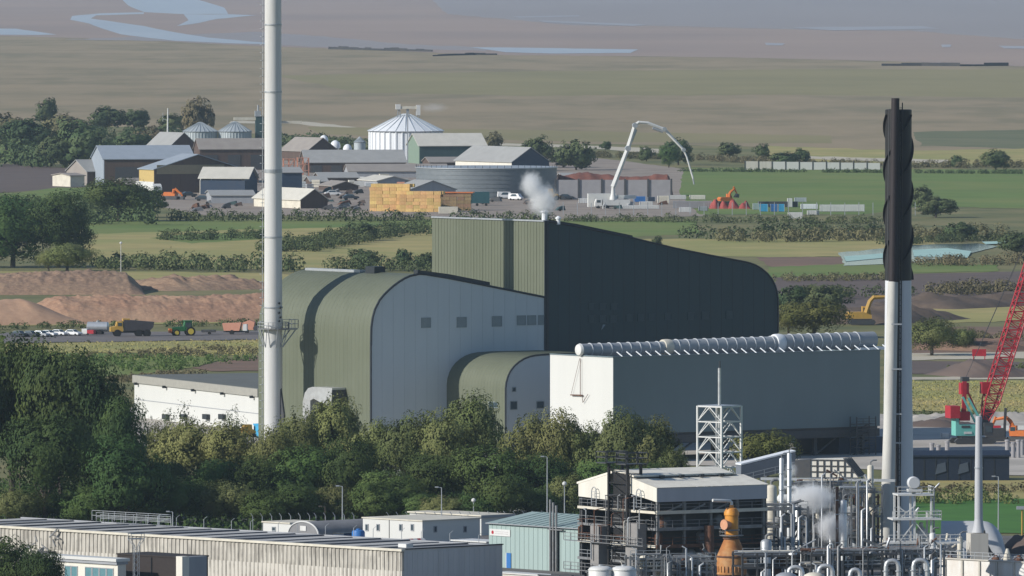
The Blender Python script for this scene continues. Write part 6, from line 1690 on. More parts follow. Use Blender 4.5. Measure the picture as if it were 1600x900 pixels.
excavator('orange excavator at the right edge of the pale yard behind the crane', 1592, 690, 160, orangemach, 1.0)
excavator('small orange machine right of the dark pole in the farm yard', 425, 322, 30, orangemach, .7)

# ------------------------------------------------------------------ concrete pump truck with long white boom
CP = Bl('concrete_pump_truck', 'white concrete pump truck with a long arching folded boom', 'truck', 930, 326, 8)
s = CP.location.y / F_PX
P2 = lambda px, py, y=1.3: Vector((on_y(CP, px, py, y)[0], y, on_y(CP, px, py, y)[1]))
c = mk(CP, 'cab', whitepaint, lambda b: b.prism([(0, .8), (2.5, .8), (2.5, 3.4), (.5, 3.4), (0, 2.2)], 'y', 0, 2.5))
mk(c, 'windscreen', glassm, lambda b: b.box(.6, -.04, 2.1, 1.9, 2.54, 3.0))
mk(CP, 'chassis', darksteel, lambda b: b.box(.4, .2, .6, 12.5, 2.3, 1.1))
mk(CP, 'deck', whitepaint, lambda b: b.box(2.8, .1, 1.1, 12.4, 2.4, 3.1))
mk(CP, 'hopper', shedgrey, lambda b: b.prism([(12.3, .8), (14, .8), (14.4, 2.4), (12.3, 2.4)], 'y', .4, 2.1))
mk(CP, 'pump_body', whiteclad, lambda b: b.box(-2, 3, .5, 8, 5.5, 5.2).box(8, 3.2, 3.4, 15, 5.2, 4.6))
for x in (1.2, 4.5, 9, 10.4):
    for y in (.2, 2.3):
        mk(CP, 'wheel', tyre, lambda b: b.cyl((x, y - .2, .55), (x, y + .2, .55), .55, n=14))
for x in (3.2, 11.8):
    mk(CP, 'outrigger', whitepaint, lambda b: b.beam((x, .1, 1.6), (x - 1, -4, 1.0), .35).cyl((x - 1, -4, 0), (x - 1, -4, 1.2), .2, n=8))
mk(CP, 'turret', whitepaint, lambda b: b.lathe((P2(958, 300).x, 1.3, 2.9), [(1.3, 0), (1.2, 1.0), (.8, 2.0), (.5, P2(958, 290).z - 2.9)], 14), 40)
B = [(958, 292), (981, 232), (992, 196), (998, 191), (1012, 192), (1038, 202), (1068, 234), (1073, 245), (1083, 279)]
bp = [P2(*q) for q in B]
segs = [(0, 1), (1, 2), (2, 5), (5, 6), (6, 8)]
w = [1.3, 1.15, .95, .8, .55]
for k, (a, c) in enumerate(segs):
    pts = bp[a:c + 1]
    mk(CP, 'boom_section', whitepaint, lambda b: b.tube(pts, [w[k] * .75] + [w[k] * .62] * (len(pts) - 1), 6))
for k, q in enumerate((1, 2, 5, 6)):
    mk(CP, 'boom_joint', steelgrey, lambda b: b.cyl(bp[q] + Vector((0, -1, 0)), bp[q] + Vector((0, 1, 0)), 1.0 - .1 * k, n=12))
mk(CP, 'end_hose', steelgrey, lambda b: b.tube([bp[-1], bp[-1] + Vector((.3, 0, -2.0))], .28, 8))
mk(CP, 'boom_ram', steelgrey, lambda b: b.cyl(P2(986, 222), P2(994, 202), .5, n=8).cyl(P2(1020, 200), P2(1036, 206), .5, n=8))
# ------------------------------------------------------------------ vehicles
def car(label, px, py, deg, m, name='parked_car', van=False):
    t = Bl(name, label, 'car', px, py, deg)
    if van:
        prof = [(-2.3, .45), (2.3, .45), (2.35, 1.0), (1.7, 1.25), (1.2, 2.1), (-2.25, 2.15), (-2.35, 1.0)]
    else:
        prof = [(-2.2, .42), (2.2, .42), (2.28, .75), (2.0, .95), (1.05, 1.05), (.45, 1.55), (-1.0, 1.58), (-1.75, 1.1), (-2.2, 1.02), (-2.28, .7)]
    b = MB()
    n = len(prof)
    hw = [(.78 if z > 1.3 else .92) for x, z in prof]
    vs = [(x, -hw[i], z) for i, (x, z) in enumerate(prof)] + [(x, hw[i], z) for i, (x, z) in enumerate(prof)]
    b.add(vs, [(i, (i + 1) % n, n + (i + 1) % n, n + i) for i in range(n)] + [tuple(range(n - 1, -1, -1)), tuple(range(n, 2 * n))])
    bd = b.part(t, 'body', m)
    gz0, gz1 = (1.3, 1.95) if van else (1.08, 1.5)
    mk(bd, 'side_window', glassm, lambda b: b.add([(-1.5, -.93, gz0), (.9, -.93, gz0), (.45, -.84, gz1), (-1.0, -.84, gz1)], [(0, 1, 2, 3)]))
    mk(bd, 'side_window', glassm, lambda b: b.add([(-1.5, .93, gz0), (.9, .93, gz0), (.45, .84, gz1), (-1.0, .84, gz1)], [(0, 1, 2, 3)]))
    mk(bd, 'windscreen', glassm, lambda b: b.add([(1.08, -.72, gz0 + .02), (1.08, .72, gz0 + .02), (.5, .66, gz1 + .03), (.5, -.66, gz1 + .03)], [(0, 1, 2, 3)]))
    mk(bd, 'rear_window', glassm, lambda b: b.add([(-1.82, -.7, gz0 + .02), (-1.82, .7, gz0 + .02), (-1.1, .66, gz1 + .04), (-1.1, -.66, gz1 + .04)], [(0, 1, 2, 3)]))
    for x in (-1.35, 1.4):
        for y in (-.85, .85):
            mk(t, 'wheel', tyre, lambda b: b.cyl((x, y - .11, .33), (x, y + .11, .33), .33, n=14))
    return t
car('dark car, leftmost of the row on the track', 30, 527, -35, cardark)
car('dark grey car half hidden behind the trees, second in the row on the track', 48, 527, -35, cardark)
car('silver car right of the dark cars on the track', 64, 527, -35, carsilver)
car('white car, leftmost of the three white ones on the track', 76, 526, -35, carwhite)
car('white car in the middle of the three white ones on the track', 92, 525, -35, carwhite)
car('white car, rightmost of the three, beside the silver tanker', 114, 525, -35, carwhite)
# red and white trailer
t = Bl('small_trailer', 'small red and white trailer between the white cars and the silver tanker', 'trailer', 139, 524.5, -20)
mk(t, 'body', redpaint, lambda b: b.box(-.2, -.8, .5, 1.5, .8, 1.4))
mk(t, 'cover', whitepaint, lambda b: b.box(-1.6, -.8, .5, -.22, .8, 1.7))
mk(t, 'wheel', tyre, lambda b: b.cyl((0, -.9, .32), (0, -.82, .32), .32, n=12))
# tanker
t = Bl('slurry_tanker', 'silver cylindrical tanker trailer on the track', 'tanker', 153, 523, -12)
mk(t, 'barrel', carsilver, lambda b: b.tube([(-2.7, 0, 2.0), (-2.5, 0, 2.0), (2.5, 0, 2.0), (2.7, 0, 2.0)], [.7, 1.15, 1.15, .7], 18), 40)
mk(t, 'chassis', darksteel, lambda b: b.box(-2.6, -.5, .6, 3.4, .5, .95))
for x in (-.9, .7):
    for y in (-1, 1):
        mk(t, 'wheel', tyre, lambda b: b.cyl((x, y - .2, .6), (x, y + .2, .6), .6, n=14))
mk(t, 'hatch', steelgrey, lambda b: b.lathe((0, 0, 3.1), [(.4, 0), (.4, .3), (.1, .4)], 10))
# articulated dumper
t = Bl('dump_truck', 'yellow articulated dump truck with a dark body on the track', 'truck', 205, 526, 188)
t.scale = (1.05,) * 3
mk(t, 'cab', yellowpaint, lambda b: b.prism([(2.0, 1.2), (4.9, 1.2), (4.9, 2.2), (3.6, 2.5), (3.4, 3.5), (2.1, 3.5)], 'y', -1.2, 1.2))
mk(t, 'cab_window', glassm, lambda b: b.box(2.3, -1.25, 2.5, 3.2, 1.25, 3.25))
mk(t, 'tipper_body', mat('grimy_dark_tipper', (.06, .055, .06), .7), lambda b: b.prism([(-5.0, 2.2), (-4.2, 1.4), (1.6, 1.4), (1.8, 3.9), (1.2, 3.9), (-5.2, 3.4)], 'y', -1.35, 1.35))
mk(t, 'chassis', darksteel, lambda b: b.box(-4.2, -.5, .9, 4.4, .5, 1.35))
mk(t, 'engine_cover', yellowpaint, lambda b: b.box(.4, -1.0, 3.6, 2.0, 1.0, 4.2))
for x in (-3.6, -1.7, 3.3):
    for y in (-1.15, 1.15):
        mk(t, 'wheel', tyre, lambda b: b.cyl((x, y - .3, .85), (x, y + .3, .85), .85, n=16))
# tractor
t = Bl('farm_tractor', 'green tractor with yellow wheels facing left on the track', 'tractor', 290, 525, 192)
t.scale = (1.15,) * 3
mk(t, 'bonnet', greenpaint, lambda b: b.prism([(.4, 1.0), (2.9, 1.0), (3.0, 1.8), (.4, 2.05)], 'y', -.5, .5))
c = mk(t, 'cab', greenpaint, lambda b: b.prism([(-1.3, 1.2), (.4, 1.2), (.5, 2.0), (.2, 3.1), (-1.2, 3.1)], 'y', -.8, .8))
mk(c, 'cab_glass', glassm, lambda b: b.box(-1.05, -.84, 1.9, .15, .84, 2.85))
mk(c, 'cab_roof', greenpaint, lambda b: b.box(-1.4, -.9, 3.1, .4, .9, 3.3))
for x, r_ in ((-.9, 1.0), (2.1, .72)):
    for y in (-1.05, 1.05):
        wv = mk(t, 'wheel', tyre, lambda b: b.cyl((x, y - .28, r_), (x, y + .28, r_), r_, n=18))
        mk(wv, 'rim', rim_y, lambda b: b.cyl((x, y - .31, r_), (x, y + .31, r_), r_ * .62, n=14))
mk(t, 'exhaust', darksteel, lambda b: b.cyl((1.2, .3, 1.9), (1.2, .3, 3.0), .08, n=6))
mk(t, 'front_weight', orangemach, lambda b: b.box(3.0, -.6, .7, 3.6, .6, 1.6))
t = Bl('tipping_trailer', 'low dark flat trailer right of the green tractor', 'trailer', 326, 523, -4)
mk(t, 'bed', darksteel, lambda b: b.box(-1.7, -1, .6, 1.7, 1, 1.2))
mk(t, 'wheel', tyre, lambda b: b.cyl((.3, -1.1, .4), (.3, -.9, .4), .4, n=12))
t = Bl('spreader_trailer', 'salmon coloured spreader trailer near the chimney platform', 'trailer', 366, 523, -8)
mk(t, 'hopper', pinkcrate, lambda b: b.prism([(-2.4, 1.0), (1.4, 1.0), (1.9, 3.0), (-2.8, 2.8)], 'y', -1.1, 1.1))
mk(t, 'chassis', darksteel, lambda b: b.box(-2.6, -.5, .6, 3.2, .5, .98))
mk(t, 'drawbar_box', whitepaint, lambda b: b.box(2.2, -.8, 1.0, 3.2, .8, 2.6))
mk(t, 'wheel', tyre, lambda b: b.cyl((-.4, -1.2, .6), (-.4, -.95, .6), .6, n=14))
t = Bl('muck_spreader', 'second salmon and grey machine between the spreader and the chimney', 'trailer', 388, 521, -8)
mk(t, 'body', pinkcrate, lambda b: b.prism([(-1.4, .9), (1.4, .9), (1.7, 2.8), (.4, 3.3), (-1.5, 2.6)], 'y', -1.0, 1.0))
mk(t, 'rotor', darksteel, lambda b: b.cyl((1.9, -1, 1.3), (1.9, 1, 1.3), .6, n=12))
mk(t, 'wheel', tyre, lambda b: b.cyl((-.2, -1.15, .55), (-.2, -.9, .55), .55, n=14))
# farm yard vehicles
car('white van parked below the round tank', 790, 311, 10, carwhite, name='parked_van', van=True).scale = (1.25,) * 3
car('small white van right of the first below the round tank', 806, 313, -30, carwhite, name='parked_van', van=True).scale = (1.15,) * 3
car('white car behind the steam below the round tank', 823, 308, 10, carwhite).scale = (1.2,) * 3
t = Bl('yellow_loader', 'yellow loading shovel right of the steam in the farm yard', 'loader', 862, 313, 5)
t.scale = (1.3,) * 3
mk(t, 'body', yellowpaint, lambda b: b.prism([(-2.2, .8), (1.6, .8), (1.7, 1.8), (.4, 2.0), (.3, 3.2), (-.9, 3.2), (-1.0, 2.2), (-2.3, 2.0)], 'y', -1.1, 1.1))
mk(t, 'bucket', darksteel, lambda b: b.prism([(2.6, .2), (3.8, .2), (3.2, 1.4), (2.6, 1.4)], 'y', -1.4, 1.4))
mk(t, 'arm', yellowpaint, lambda b: b.beam((1, 0, 1.8), (2.8, 0, .8), .3))
for x in (-1.4, 1.3):
    for y in (-1.1, 1.1):
        mk(t, 'wheel', tyre, lambda b: b.cyl((x, y - .25, .7), (x, y + .25, .7), .7, n=14))
t = Bl('dark_lorry', 'dark teal lorry beside the round tank', 'lorry', 742, 322, 6)
mk(t, 'box_body', mat('dark_teal_lorry', (.03, .10, .115), .6), lambda b: b.box(-1, 0, 1.0, 5.2, 2.5, 5.0))
mk(t, 'cab', MATS['dark_teal_lorry'], lambda b: b.prism([(-3.2, .8), (-1.1, .8), (-1.1, 3.2), (-2.6, 3.2), (-3.2, 2.0)], 'y', 0, 2.4))
for x in (-2.2, .8, 4.0):
    mk(t, 'wheel', tyre, lambda b: b.cyl((x, -.1, .5), (x, .3, .5), .5, n=12))
car('dark car in the farm yard right of the yellow loader', 884, 312, 5, cardark).scale = (1.3,) * 3
for lab, px, py, m, dg in (('dark machine parked in front of the brown gabled barn', 295, 308, darksteel, 20), ('grey pickup in the yard below the lean-to', 318, 314, cardark, -10), ('dark pickup in the yard left of the straw stacks', 548, 312, cardark, 12), ('white pickup below the pallets in the farm yard', 520, 306, carwhite, 10)):
    car(lab, px, py, dg, m, name='pickup').scale = (1.3,) * 3
t = Bl('white_tank_trailer', 'white rounded tank trailer in front of the mustard barn wall', 'tank', 244, 308, 20)
mk(t, 'barrel', whitepaint, lambda b: b.tube([(-2, 0, 3.0), (-1.6, 0, 3.0), (1.6, 0, 3.0), (2, 0, 3.0)], [1.0, 1.9, 1.9, 1.0], 16), 40)
mk(t, 'frame', rustysteel, lambda b: b.box(-2, -1.4, .4, 2, 1.4, 1.2))
r = random.Random(5)
for k in range(26):          # stacked pallets and tanks in the yard between the barns
    px = 470 + (k % 13) * 13.2 + r.uniform(-3, 3); py = 284 + (k // 13) * 9 + r.uniform(-2, 2)
    w = r.uniform(1.0, 1.9); h = r.uniform(1.2, 3.0)
    m = r.choice([whitesheet, whiteclad, creampaint, shedgrey, pinkcrate, barnroofpale, silogrey])
    t = Bl('pallet_stack', 'pale pallet stack among many in the yard left of the straw', 'pallet stack', px, py, r.uniform(-20, 20), 'pallet stacks in the farm yard')
    for q in range(3):
        mk(t, 'pallet', m, lambda b: b.box(-w, -1, q * h / 3 + .05, w, 1, (q + 1) * h / 3 - .08))
for k in range(46):
    px = r.choice([r.uniform(300, 410), r.uniform(440, 575), r.uniform(440, 575), r.uniform(700, 1110)]); py = r.uniform(312, 333) if px < 440 or px > 600 else r.uniform(300, 330)
    t = Bl('farm_implement', 'small dark farm implement among the clutter of the yard', 'implement', px, py, r.uniform(-40, 40), 'implements in the farm yard')
    w = r.uniform(1.0, 2.6); h = r.uniform(1.0, 2.4); m = r.choice([darksteel, rustysteel, barnbrown, midsteel, cardark, barngreen, plough])
    mk(t, 'frame', m, lambda b: b.prism([(-w, .3), (w, .3), (w * .7, h), (-w * .4, h * .7)], 'y', -.8, .8))
    mk(t, 'wheel', tyre, lambda b: b.cyl((-w * .3, -1, .45), (-w * .3, -.8, .45), .45, n=8))
for lab, px, py, hh in (('salmon coloured frame of scaffolding right of the white chimney', 452, 274, 30), ('second salmon scaffold frame beside the first', 474, 276, 34)):
    t = Bl('scaffold_frame', lab, 'scaffold', px, py, 10)
    z = hh * .22
    def scf(b):
        for x in (-2.2, 0, 2.2):
            for y in (0, 2): b.beam((x, y, 0), (x, y, z), .3)
        for q in range(3): b.box(-2.3, -.1, z * (q + 1) / 3 - .2, 2.3, 2.1, z * (q + 1) / 3)
        b.beam((-2.2, 0, 0), (2.2, 0, z), .25)
    mk(t, 'frame', pinkcrate, scf)

# ------------------------------------------------------------------ crawler crane
CR = Bl('crawler_crane', 'mint green and red crawler crane with a long red lattice boom', 'crane', 1514, 694, 12)
s = CR.location.y / F_PX
P2 = lambda px, py, y=0.0: Vector((on_y(CR, px, py, y)[0], y, on_y(CR, px, py, y)[1]))
for y in (-2.2, 2.2):
    mk(CR, 'track', darksteel, lambda b: b.prism([(P2(1490, 690).x, .15), (P2(1548, 690).x, .15), (P2(1552, 690).x, .65), (P2(1547, 690).x, 1.2), (P2(1491, 690).x, 1.2), (P2(1487, 690).x, .65)], 'y', y - .5, y + .5))
mk(CR, 'carbody', darksteel, lambda b: b.box(-2, -1.8, .5, 2.2, 1.8, 1.7))
hs = mk(CR, 'house', mintpaint, lambda b: b.box(P2(1490, 680).x, -1.7, 1.7, P2(1527, 680).x, 1.7, P2(1500, 663).z).box(P2(1490, 680).x, -1.7, P2(1500, 663).z, P2(1495, 680).x, 1.7, P2(1492, 650).z), label='mint green machinery house')
mk(hs, 'hatch', darksteel, lambda b: b.box(P2(1499, 676).x, -1.78, P2(1499, 668).z, P2(1512, 676).x, -1.71, P2(1499, 664.5).z))
mk(hs, 'name_panel', whitepaint, lambda b: b.box(P2(1503, 675).x, -1.79, P2(1500, 677.5).z, P2(1515, 675).x, -1.715, P2(1500, 674).z))
cb = mk(CR, 'cab', darksteel, lambda b: b.box(P2(1534, 680).x, -1.9, 1.7, P2(1548, 680).x, -.2, P2(1540, 660).z))
mk(cb, 'cab_glass', glassm, lambda b: b.box(P2(1536, 680).x, -1.96, 2.3, P2(1546, 680).x, -1.92, 3.6))
mk(CR, 'counterweight', redpaint, lambda b: b.box(P2(1481, 650).x, -2.2, P2(1481, 653).z, P2(1496, 650).x, 2.2, P2(1481, 634).z), label='red counterweight block')
mk(CR, 'winch_frame', redpaint, lambda b: b.box(P2(1497, 650).x, -1.4, P2(1500, 657).z, P2(1513, 650).x, 1.4, P2(1500, 643).z))
mk(CR, 'back_mast', redpaint, lambda b: [b.beam(P2(1506, 650, y), P2(1507, 596, y), .5, .8) for y in (-.9, .9)] and b.box(P2(1500, 620).x, -1.0, P2(1500, 616).z, P2(1512, 620).x, 1.0, P2(1500, 598).z))
mk(CR, 'mast_head', darksteel, lambda b: b.box(P2(1502, 597).x, -.8, P2(1500, 596).z, P2(1513, 597).x, .8, P2(1500, 589).z))
mk(CR, 'a_frame', mintpaint, lambda b: [b.beam(P2(1504, 620, y), P2(1524, 660, y), .4) for y in (-1, 1)] and [b.beam(P2(1513, 622, y), P2(1531, 655, y), .4) for y in (-1, 1)])
mk(CR, 'front_tie', redpaint, lambda b: [b.beam(P2(1509, 605, y), P2(1527, 645, y), .3) for y in (-.8, .8)])
A = P2(1537, 662); Bv = P2(1680, 205)
d = (Bv - A); Lb = d.length; dn = d.normalized(); perp = Vector((-dn.z, 0, dn.x)); 
def lat(f, a, y):
    w = 1.4 * min(1, .35 + f * 9)
    return A + d * f + perp * (a * w) + Vector((0, y * min(1, .35 + f * 9) * 1.5, 0))
bo = mk(CR, 'boom', redpaint, lambda b: [b.tube([lat(0, a, y), lat(.08, a, y), lat(1, a, y)], .15, 6) for a in (-1, 1) for y in (-1, 1)], label='long red lattice boom')
def lacing(b):
    n = 64
    for i in range(n):
        f0, f1 = i / n, (i + 1) / n
        for y in (-1, 1):
            b.beam(lat(f0, -1 if i % 2 else 1, y), lat(f1, 1 if i % 2 else -1, y), .16)
        for a in (-1, 1):
            b.beam(lat(f0, a, -1 if i % 2 else 1), lat(f1, a, 1 if i % 2 else -1), .16)
        b.beam(lat(f1, -1, -1), lat(f1, 1, -1), .13)
mk(bo, 'lacing', redpaint, lacing, kind='stuff')
mk(bo, 'boom_foot', darksteel, lambda b: b.beam(lat(-.02, 0, 0), lat(.05, 0, 0), 1.6, 1.8))
mk(bo, 'hoist_block', redpaint, lambda b: b.box(lat(.11, 1, 0).x - 1.2, -.9, lat(.11, 1, 0).z - .8, lat(.11, 1, 0).x + .4, .9, lat(.11, 1, 0).z + 1.4))
mk(CR, 'pendant_line', darksteel, lambda b: [b.beam(P2(1508, 592, y), tuple(Bv + Vector((0, y, 0))), .07) for y in (-.7, .7)])
# other things in the pale yard
container('small white site box left of the crane', 1471, 686, 13, 9, whitepaint, d=2)
for k, (px, py, h) in enumerate(((1456, 712, 17), (1466, 712, 14), (1480, 712, 20), (1574, 716, 26), (1583, 716, 22), (1591, 716, 26), (1597, 712, 22))):
    MB().lathe((0, 0, 0), [(.42, 0), (.42, h * .122), (.5, h * .122), (.5, h * .122 + .3), (.05, h * .122 + .35)], 10).solo('foundation_pile', claywall, ['leftmost grey foundation pile of the three left of the tall grey mast', 'middle grey foundation pile of the three left of the tall grey mast', 'tallest grey foundation pile of the three left of the tall grey mast', 'first grey foundation pile of the four at the right edge', 'second grey foundation pile of the four at the right edge', 'third grey foundation pile of the four at the right edge', 'last grey foundation pile of the four at the right edge'][k], 'pile', G(px, py), 0, 'foundation piles in the pale yard')
t = Bl('barrier_stack', 'row of red and white barriers right of the crane', 'barrier', 1552, 672, 2)
for k in range(7):
    mk(t, 'barrier', redpaint if k % 2 == 0 else whiteclad, lambda b: b.prism([(-.35, 0), (.35, 0), (.15, .9), (-.15, .9)], 'x', k * 1.6, k * 1.6 + 1.5))
t = Bl('navy_shed', 'long low navy shed in front of the pale yard', 'shed', 1400, 752, 3)
xw = on_y(t, 1577, 740)[0]; zw = on_y(t, 1430, 712)[1]
deepnavy = mat('deep_navy_sheet', (.014, .024, .045), .6, c2=(.022, .03, .05), scale=.3, amt=.6)
mk(t, 'wall', deepnavy, lambda b: b.box(0, 0, 0, xw, 7, zw - .2))
mk(t, 'roof', deepnavy, lambda b: b.prism([(-.3, zw - .2), (7.3, zw - .2), (7.3, zw + .1), (3.5, zw + .8), (-.3, zw + .1)], 'x', -.3, xw + .3))
for k, px in enumerate((1470, 1505)):
    x = on_y(t, px, 725)[0]
    mk(t, 'wall_vent', mat('blue_grey_vent', (.07, .09, .12), .7), lambda b: b.prism([(x - 1, 1.2), (x + 1, 1.8), (x + .8, 3.4), (x - .6, 3.0)], 'y', -.15, -.02))
mk(t, 'wall_seams', darktrim, lambda b: [b.box(i * 2.1 + .8, -.06, .1, i * 2.1 + .95, 0, zw - .3) for i in range(int(xw / 2.1))], kind='stuff')
MB().box(0, 0, 0, 3.2, .2, 1.6).box(.2, .06, -.9, .4, .14, 0).box(2.8, .06, -.9, 3.0, .14, 0).solo('red_sign', redpaint, 'small red board standing on the rough ground left of the boom', 'sign', G(1519, 563) + Vector((0, 0, .95)), 0)
t = Bl('drill_rig', 'dark drilling machine hidden behind the tall grey mast', 'machine', 1556, 690, 5)
mk(t, 'body', darksteel, lambda b: b.box(-2, -1.2, .8, 1.6, 1.2, 2.6).box(-2.2, -1.4, 0, 2, -.9, .8).box(-2.2, .9, 0, 2, 1.4, .8))
mk(t, 'mast', darksteel, lambda b: b.beam((1.6, 0, .6), (1.9, 0, 6.5), .5))
# lamp posts, poles and the security fence along the trees
def lamp(label, px, py, top, head=True, name='lamp_post', m=None):
    t = Bl(name, label, 'lamp post', px, py, 0)
    z = on_y(t, px, top)[1]
    mk(t, 'pole', m or steelgrey, lambda b: b.tube([(0, 0, 0), (0, 0, z)], [.12, .07], 8))
    if head:
        mk(t, 'lamp_head', whitepaint, lambda b: b.lathe((0, 0, z - .1), [(.15, 0), (.36, .2), (.36, .5), (.1, .7)], 12))
    else:
        mk(t, 'arm', m or steelgrey, lambda b: b.beam((0, 0, z), (-.8, 0, z + .1), .1).box(-1.1, -.15, z, -.5, .15, z + .18))
    return t
lamp('lamp post with a white globe in front of the dark trees on the left', 180, 825, 748)
lamp('short lamp post at the left edge behind the ribbed shed', 84, 825, 787, False)
lamp('tall bare pole leaning in the trees at the far left', 31, 825, 738, False, name='timber_pole', m=bark)
lamp('lamp post with white globe above the white cabin', 740, 830, 784)
lamp('tall grey lamp post left of the cream roofed building', 855, 835, 714, False)
lamp('lamp post with twin heads beside the tall grey one', 882, 835, 758, True)
lamp('thin tall pole behind the white cabin', 690, 838, 762, False)
lamp('thin tall pole behind the arched hut', 535, 838, 760, False)
lamp('pole behind the ribbed shed roof at the left', 270, 838, 800, False)
lamp('thin pole in the green field right of the grey mast', 1560, 836, 745, False)
lamp('white pylon post on the brush heap at the left', 189, 452, 381, True, name='utility_pole', m=whitepaint)
lamp('short stubby timber pole behind the arched hut', 508, 838, 792, False, name='timber_pole', m=bark)
for k in range(34):
    px = 395 + k * 14.1 + (k * 29 % 7) * .7
    if 560 < px < 600: continue
    z = 3.7 - .012 * k
    MB().box(-.05, -.05, 0, .05, .05, z).beam((0, 0, z - .05), (-.32, -.3, z + .45), .08).solo('security_fence_post', steelgrey, 'cranked security fence post in the row along the foot of the trees', 'fence post', G(px, 842 - k * .25), 0, 'security fence posts along the trees')
# ------------------------------------------------------------------ trees and scrub
P_DARK = [make_tree('broadleaf_tree', 'x', 'tree', 100 + k, leaf_dark, leaf=.0155, nl=13 + k, clumps=56, leaves=28, lob=(.17, .31)) for k in range(3)]
P_GREEN = [make_tree('broadleaf_tree', 'x', 'tree', 120 + k, leaf_green, leaf=.018, nl=11 + k, clumps=48, leaves=28, lob=(.18, .31), base=.06) for k in range(2)]
P_OLIVE = [make_tree('willow_tree', 'x', 'tree', 140 + k, leaf_olive, leaf=.0165, nl=11 + k, clumps=56, leaves=28, droop=.5, lob=(.17, .30), cl=(.035, .07), base=.05) for k in range(4)]
P_YEL = [make_tree('willow_bush', 'x', 'bush', 160 + k, leaf_yellow, leaf=.022, nl=13, clumps=34, leaves=26, droop=.4, base=.03) for k in range(1)]
P_FAR = [make_tree('field_tree', 'x', 'tree', 180 + k, leaf_far, leaf=.042, nl=16, clumps=20, leaves=16, base=.0, zc=.52, rz=.48) for k in range(3)]
P_BROWN = [make_tree('scrub_tree', 'x', 'tree', 200 + k, leaf_brown, leaf=.042, nl=15, clumps=20, leaves=16, base=.03, zc=.55, rz=.45) for k in range(2)]
P_BARE = [make_tree('thin_shrub', 'x', 'shrub', 220, leaf_dark, leaf=.02, nl=8, clumps=14, leaves=9, lob=(.14, .24))]
PROTO = {}
for key, lst in (('dark', P_DARK), ('green', P_GREEN), ('olive', P_OLIVE), ('yellow', P_YEL), ('far', P_FAR), ('brown', P_BROWN), ('bare', P_BARE)):
    PROTO[key] = [tree_of(o) for o in lst]
vr = random.Random(3)
def tree(kind, label, px, base, topy, wpx, group=None, idx=None):
    tr = vr.choice(PROTO[kind]) if idx is None else PROTO[kind][idx % len(PROTO[kind])]
    p = G(px, base)
    s = p.y / F_PX
    return clone(tr, label, p, vr.uniform(0, 6.28), group, (wpx * s, wpx * s, (base - topy) * s))
# big dark trees on the left
for a in [
    ('dark', 'largest dark broadleaf tree at the left edge', 20, 800, 512, 170),
    ('dark', 'tall dark tree just right of the largest one on the left', 95, 806, 522, 150),
    ('dark', 'dark tree with rounded shoulder before the white annex', 150, 808, 560, 120),
    ('dark', 'dark tree stepping down towards the white annex', 188, 812, 610, 90),
    ('dark', 'shaded dark tree low in front of the largest trees', 70, 826, 640, 150),
    ('dark', 'shaded dark tree beneath the white annex', 200, 828, 676, 130),
    ('dark', 'dark tree off the left edge', -60, 806, 530, 150),
    ('bare', 'thin dark shrub before the white annex wall, left one', 278, 760, 622, 60),
    ('bare', 'thin dark shrub before the white annex wall, beside the yellow machine', 368, 760, 628, 46),
]: tree(*a)
# olive willows in front of the power station
wl = [(256, 768, 652, 96), (310, 770, 650, 118), (368, 772, 652, 104), (424, 782, 662, 92), (468, 775, 630, 100), (528, 775, 610, 104), (584, 778, 650, 84), (636, 780, 640, 104), (694, 782, 634, 110), (744, 776, 606, 110), (826, 784, 640, 92), (876, 784, 634, 90), (922, 784, 654, 76), (966, 786, 632, 104), (1018, 786, 646, 100), (1056, 792, 694, 56)]
wlab = ['leftmost olive willow below the white annex', 'second olive willow below the white annex', 'olive willow below the yellow machine', 'olive willow below the blue box', 'pale olive willow beside the chimney foot', 'tall olive willow below the silver duct', 'olive willow below the corner of the rounded hall', 'olive willow below the left part of the grey gable', 'olive willow below the middle of the grey gable', 'tall olive willow in front of the small curved annex', 'olive willow before the annex end wall', 'olive willow at the left corner of the white end wall', 'olive willow below the middle of the white end wall', 'round olive willow at the right corner of the white end wall', 'olive willow below the long grey wall', 'small olive willow beside the lattice tower']
for k, (a, l) in enumerate(zip(wl, wlab)):
    tree('olive', l, *a, idx=k)
# second row, deeper green
gl = [(250, 806, 716, 90), (330, 806, 712, 100), (400, 808, 706, 96), (470, 806, 690, 110), (545, 806, 676, 100), (610, 812, 730, 90), (690, 806, 700, 120), (775, 808, 690, 120), (850, 808, 706, 110), (935, 806, 712, 100), (1005, 804, 718, 90)]
glab = ['dark green tree low below the white annex', 'dark green tree below the second willow', 'dark green tree below the yellow machine willow', 'dark green tree left of the bright green one', 'dense dark green tree in the middle of the tree belt', 'green tree above the white cabin', 'large green tree below the grey gable', 'large dark tree below the curved annex', 'dark tree beside the tall lamp post', 'dark tree behind the cream roofed building', 'dark tree behind the lift tower']
for k, (a, l) in enumerate(zip(gl, glab)):
    tree('dark' if k % 2 == 0 else 'green', l, *a, idx=k)
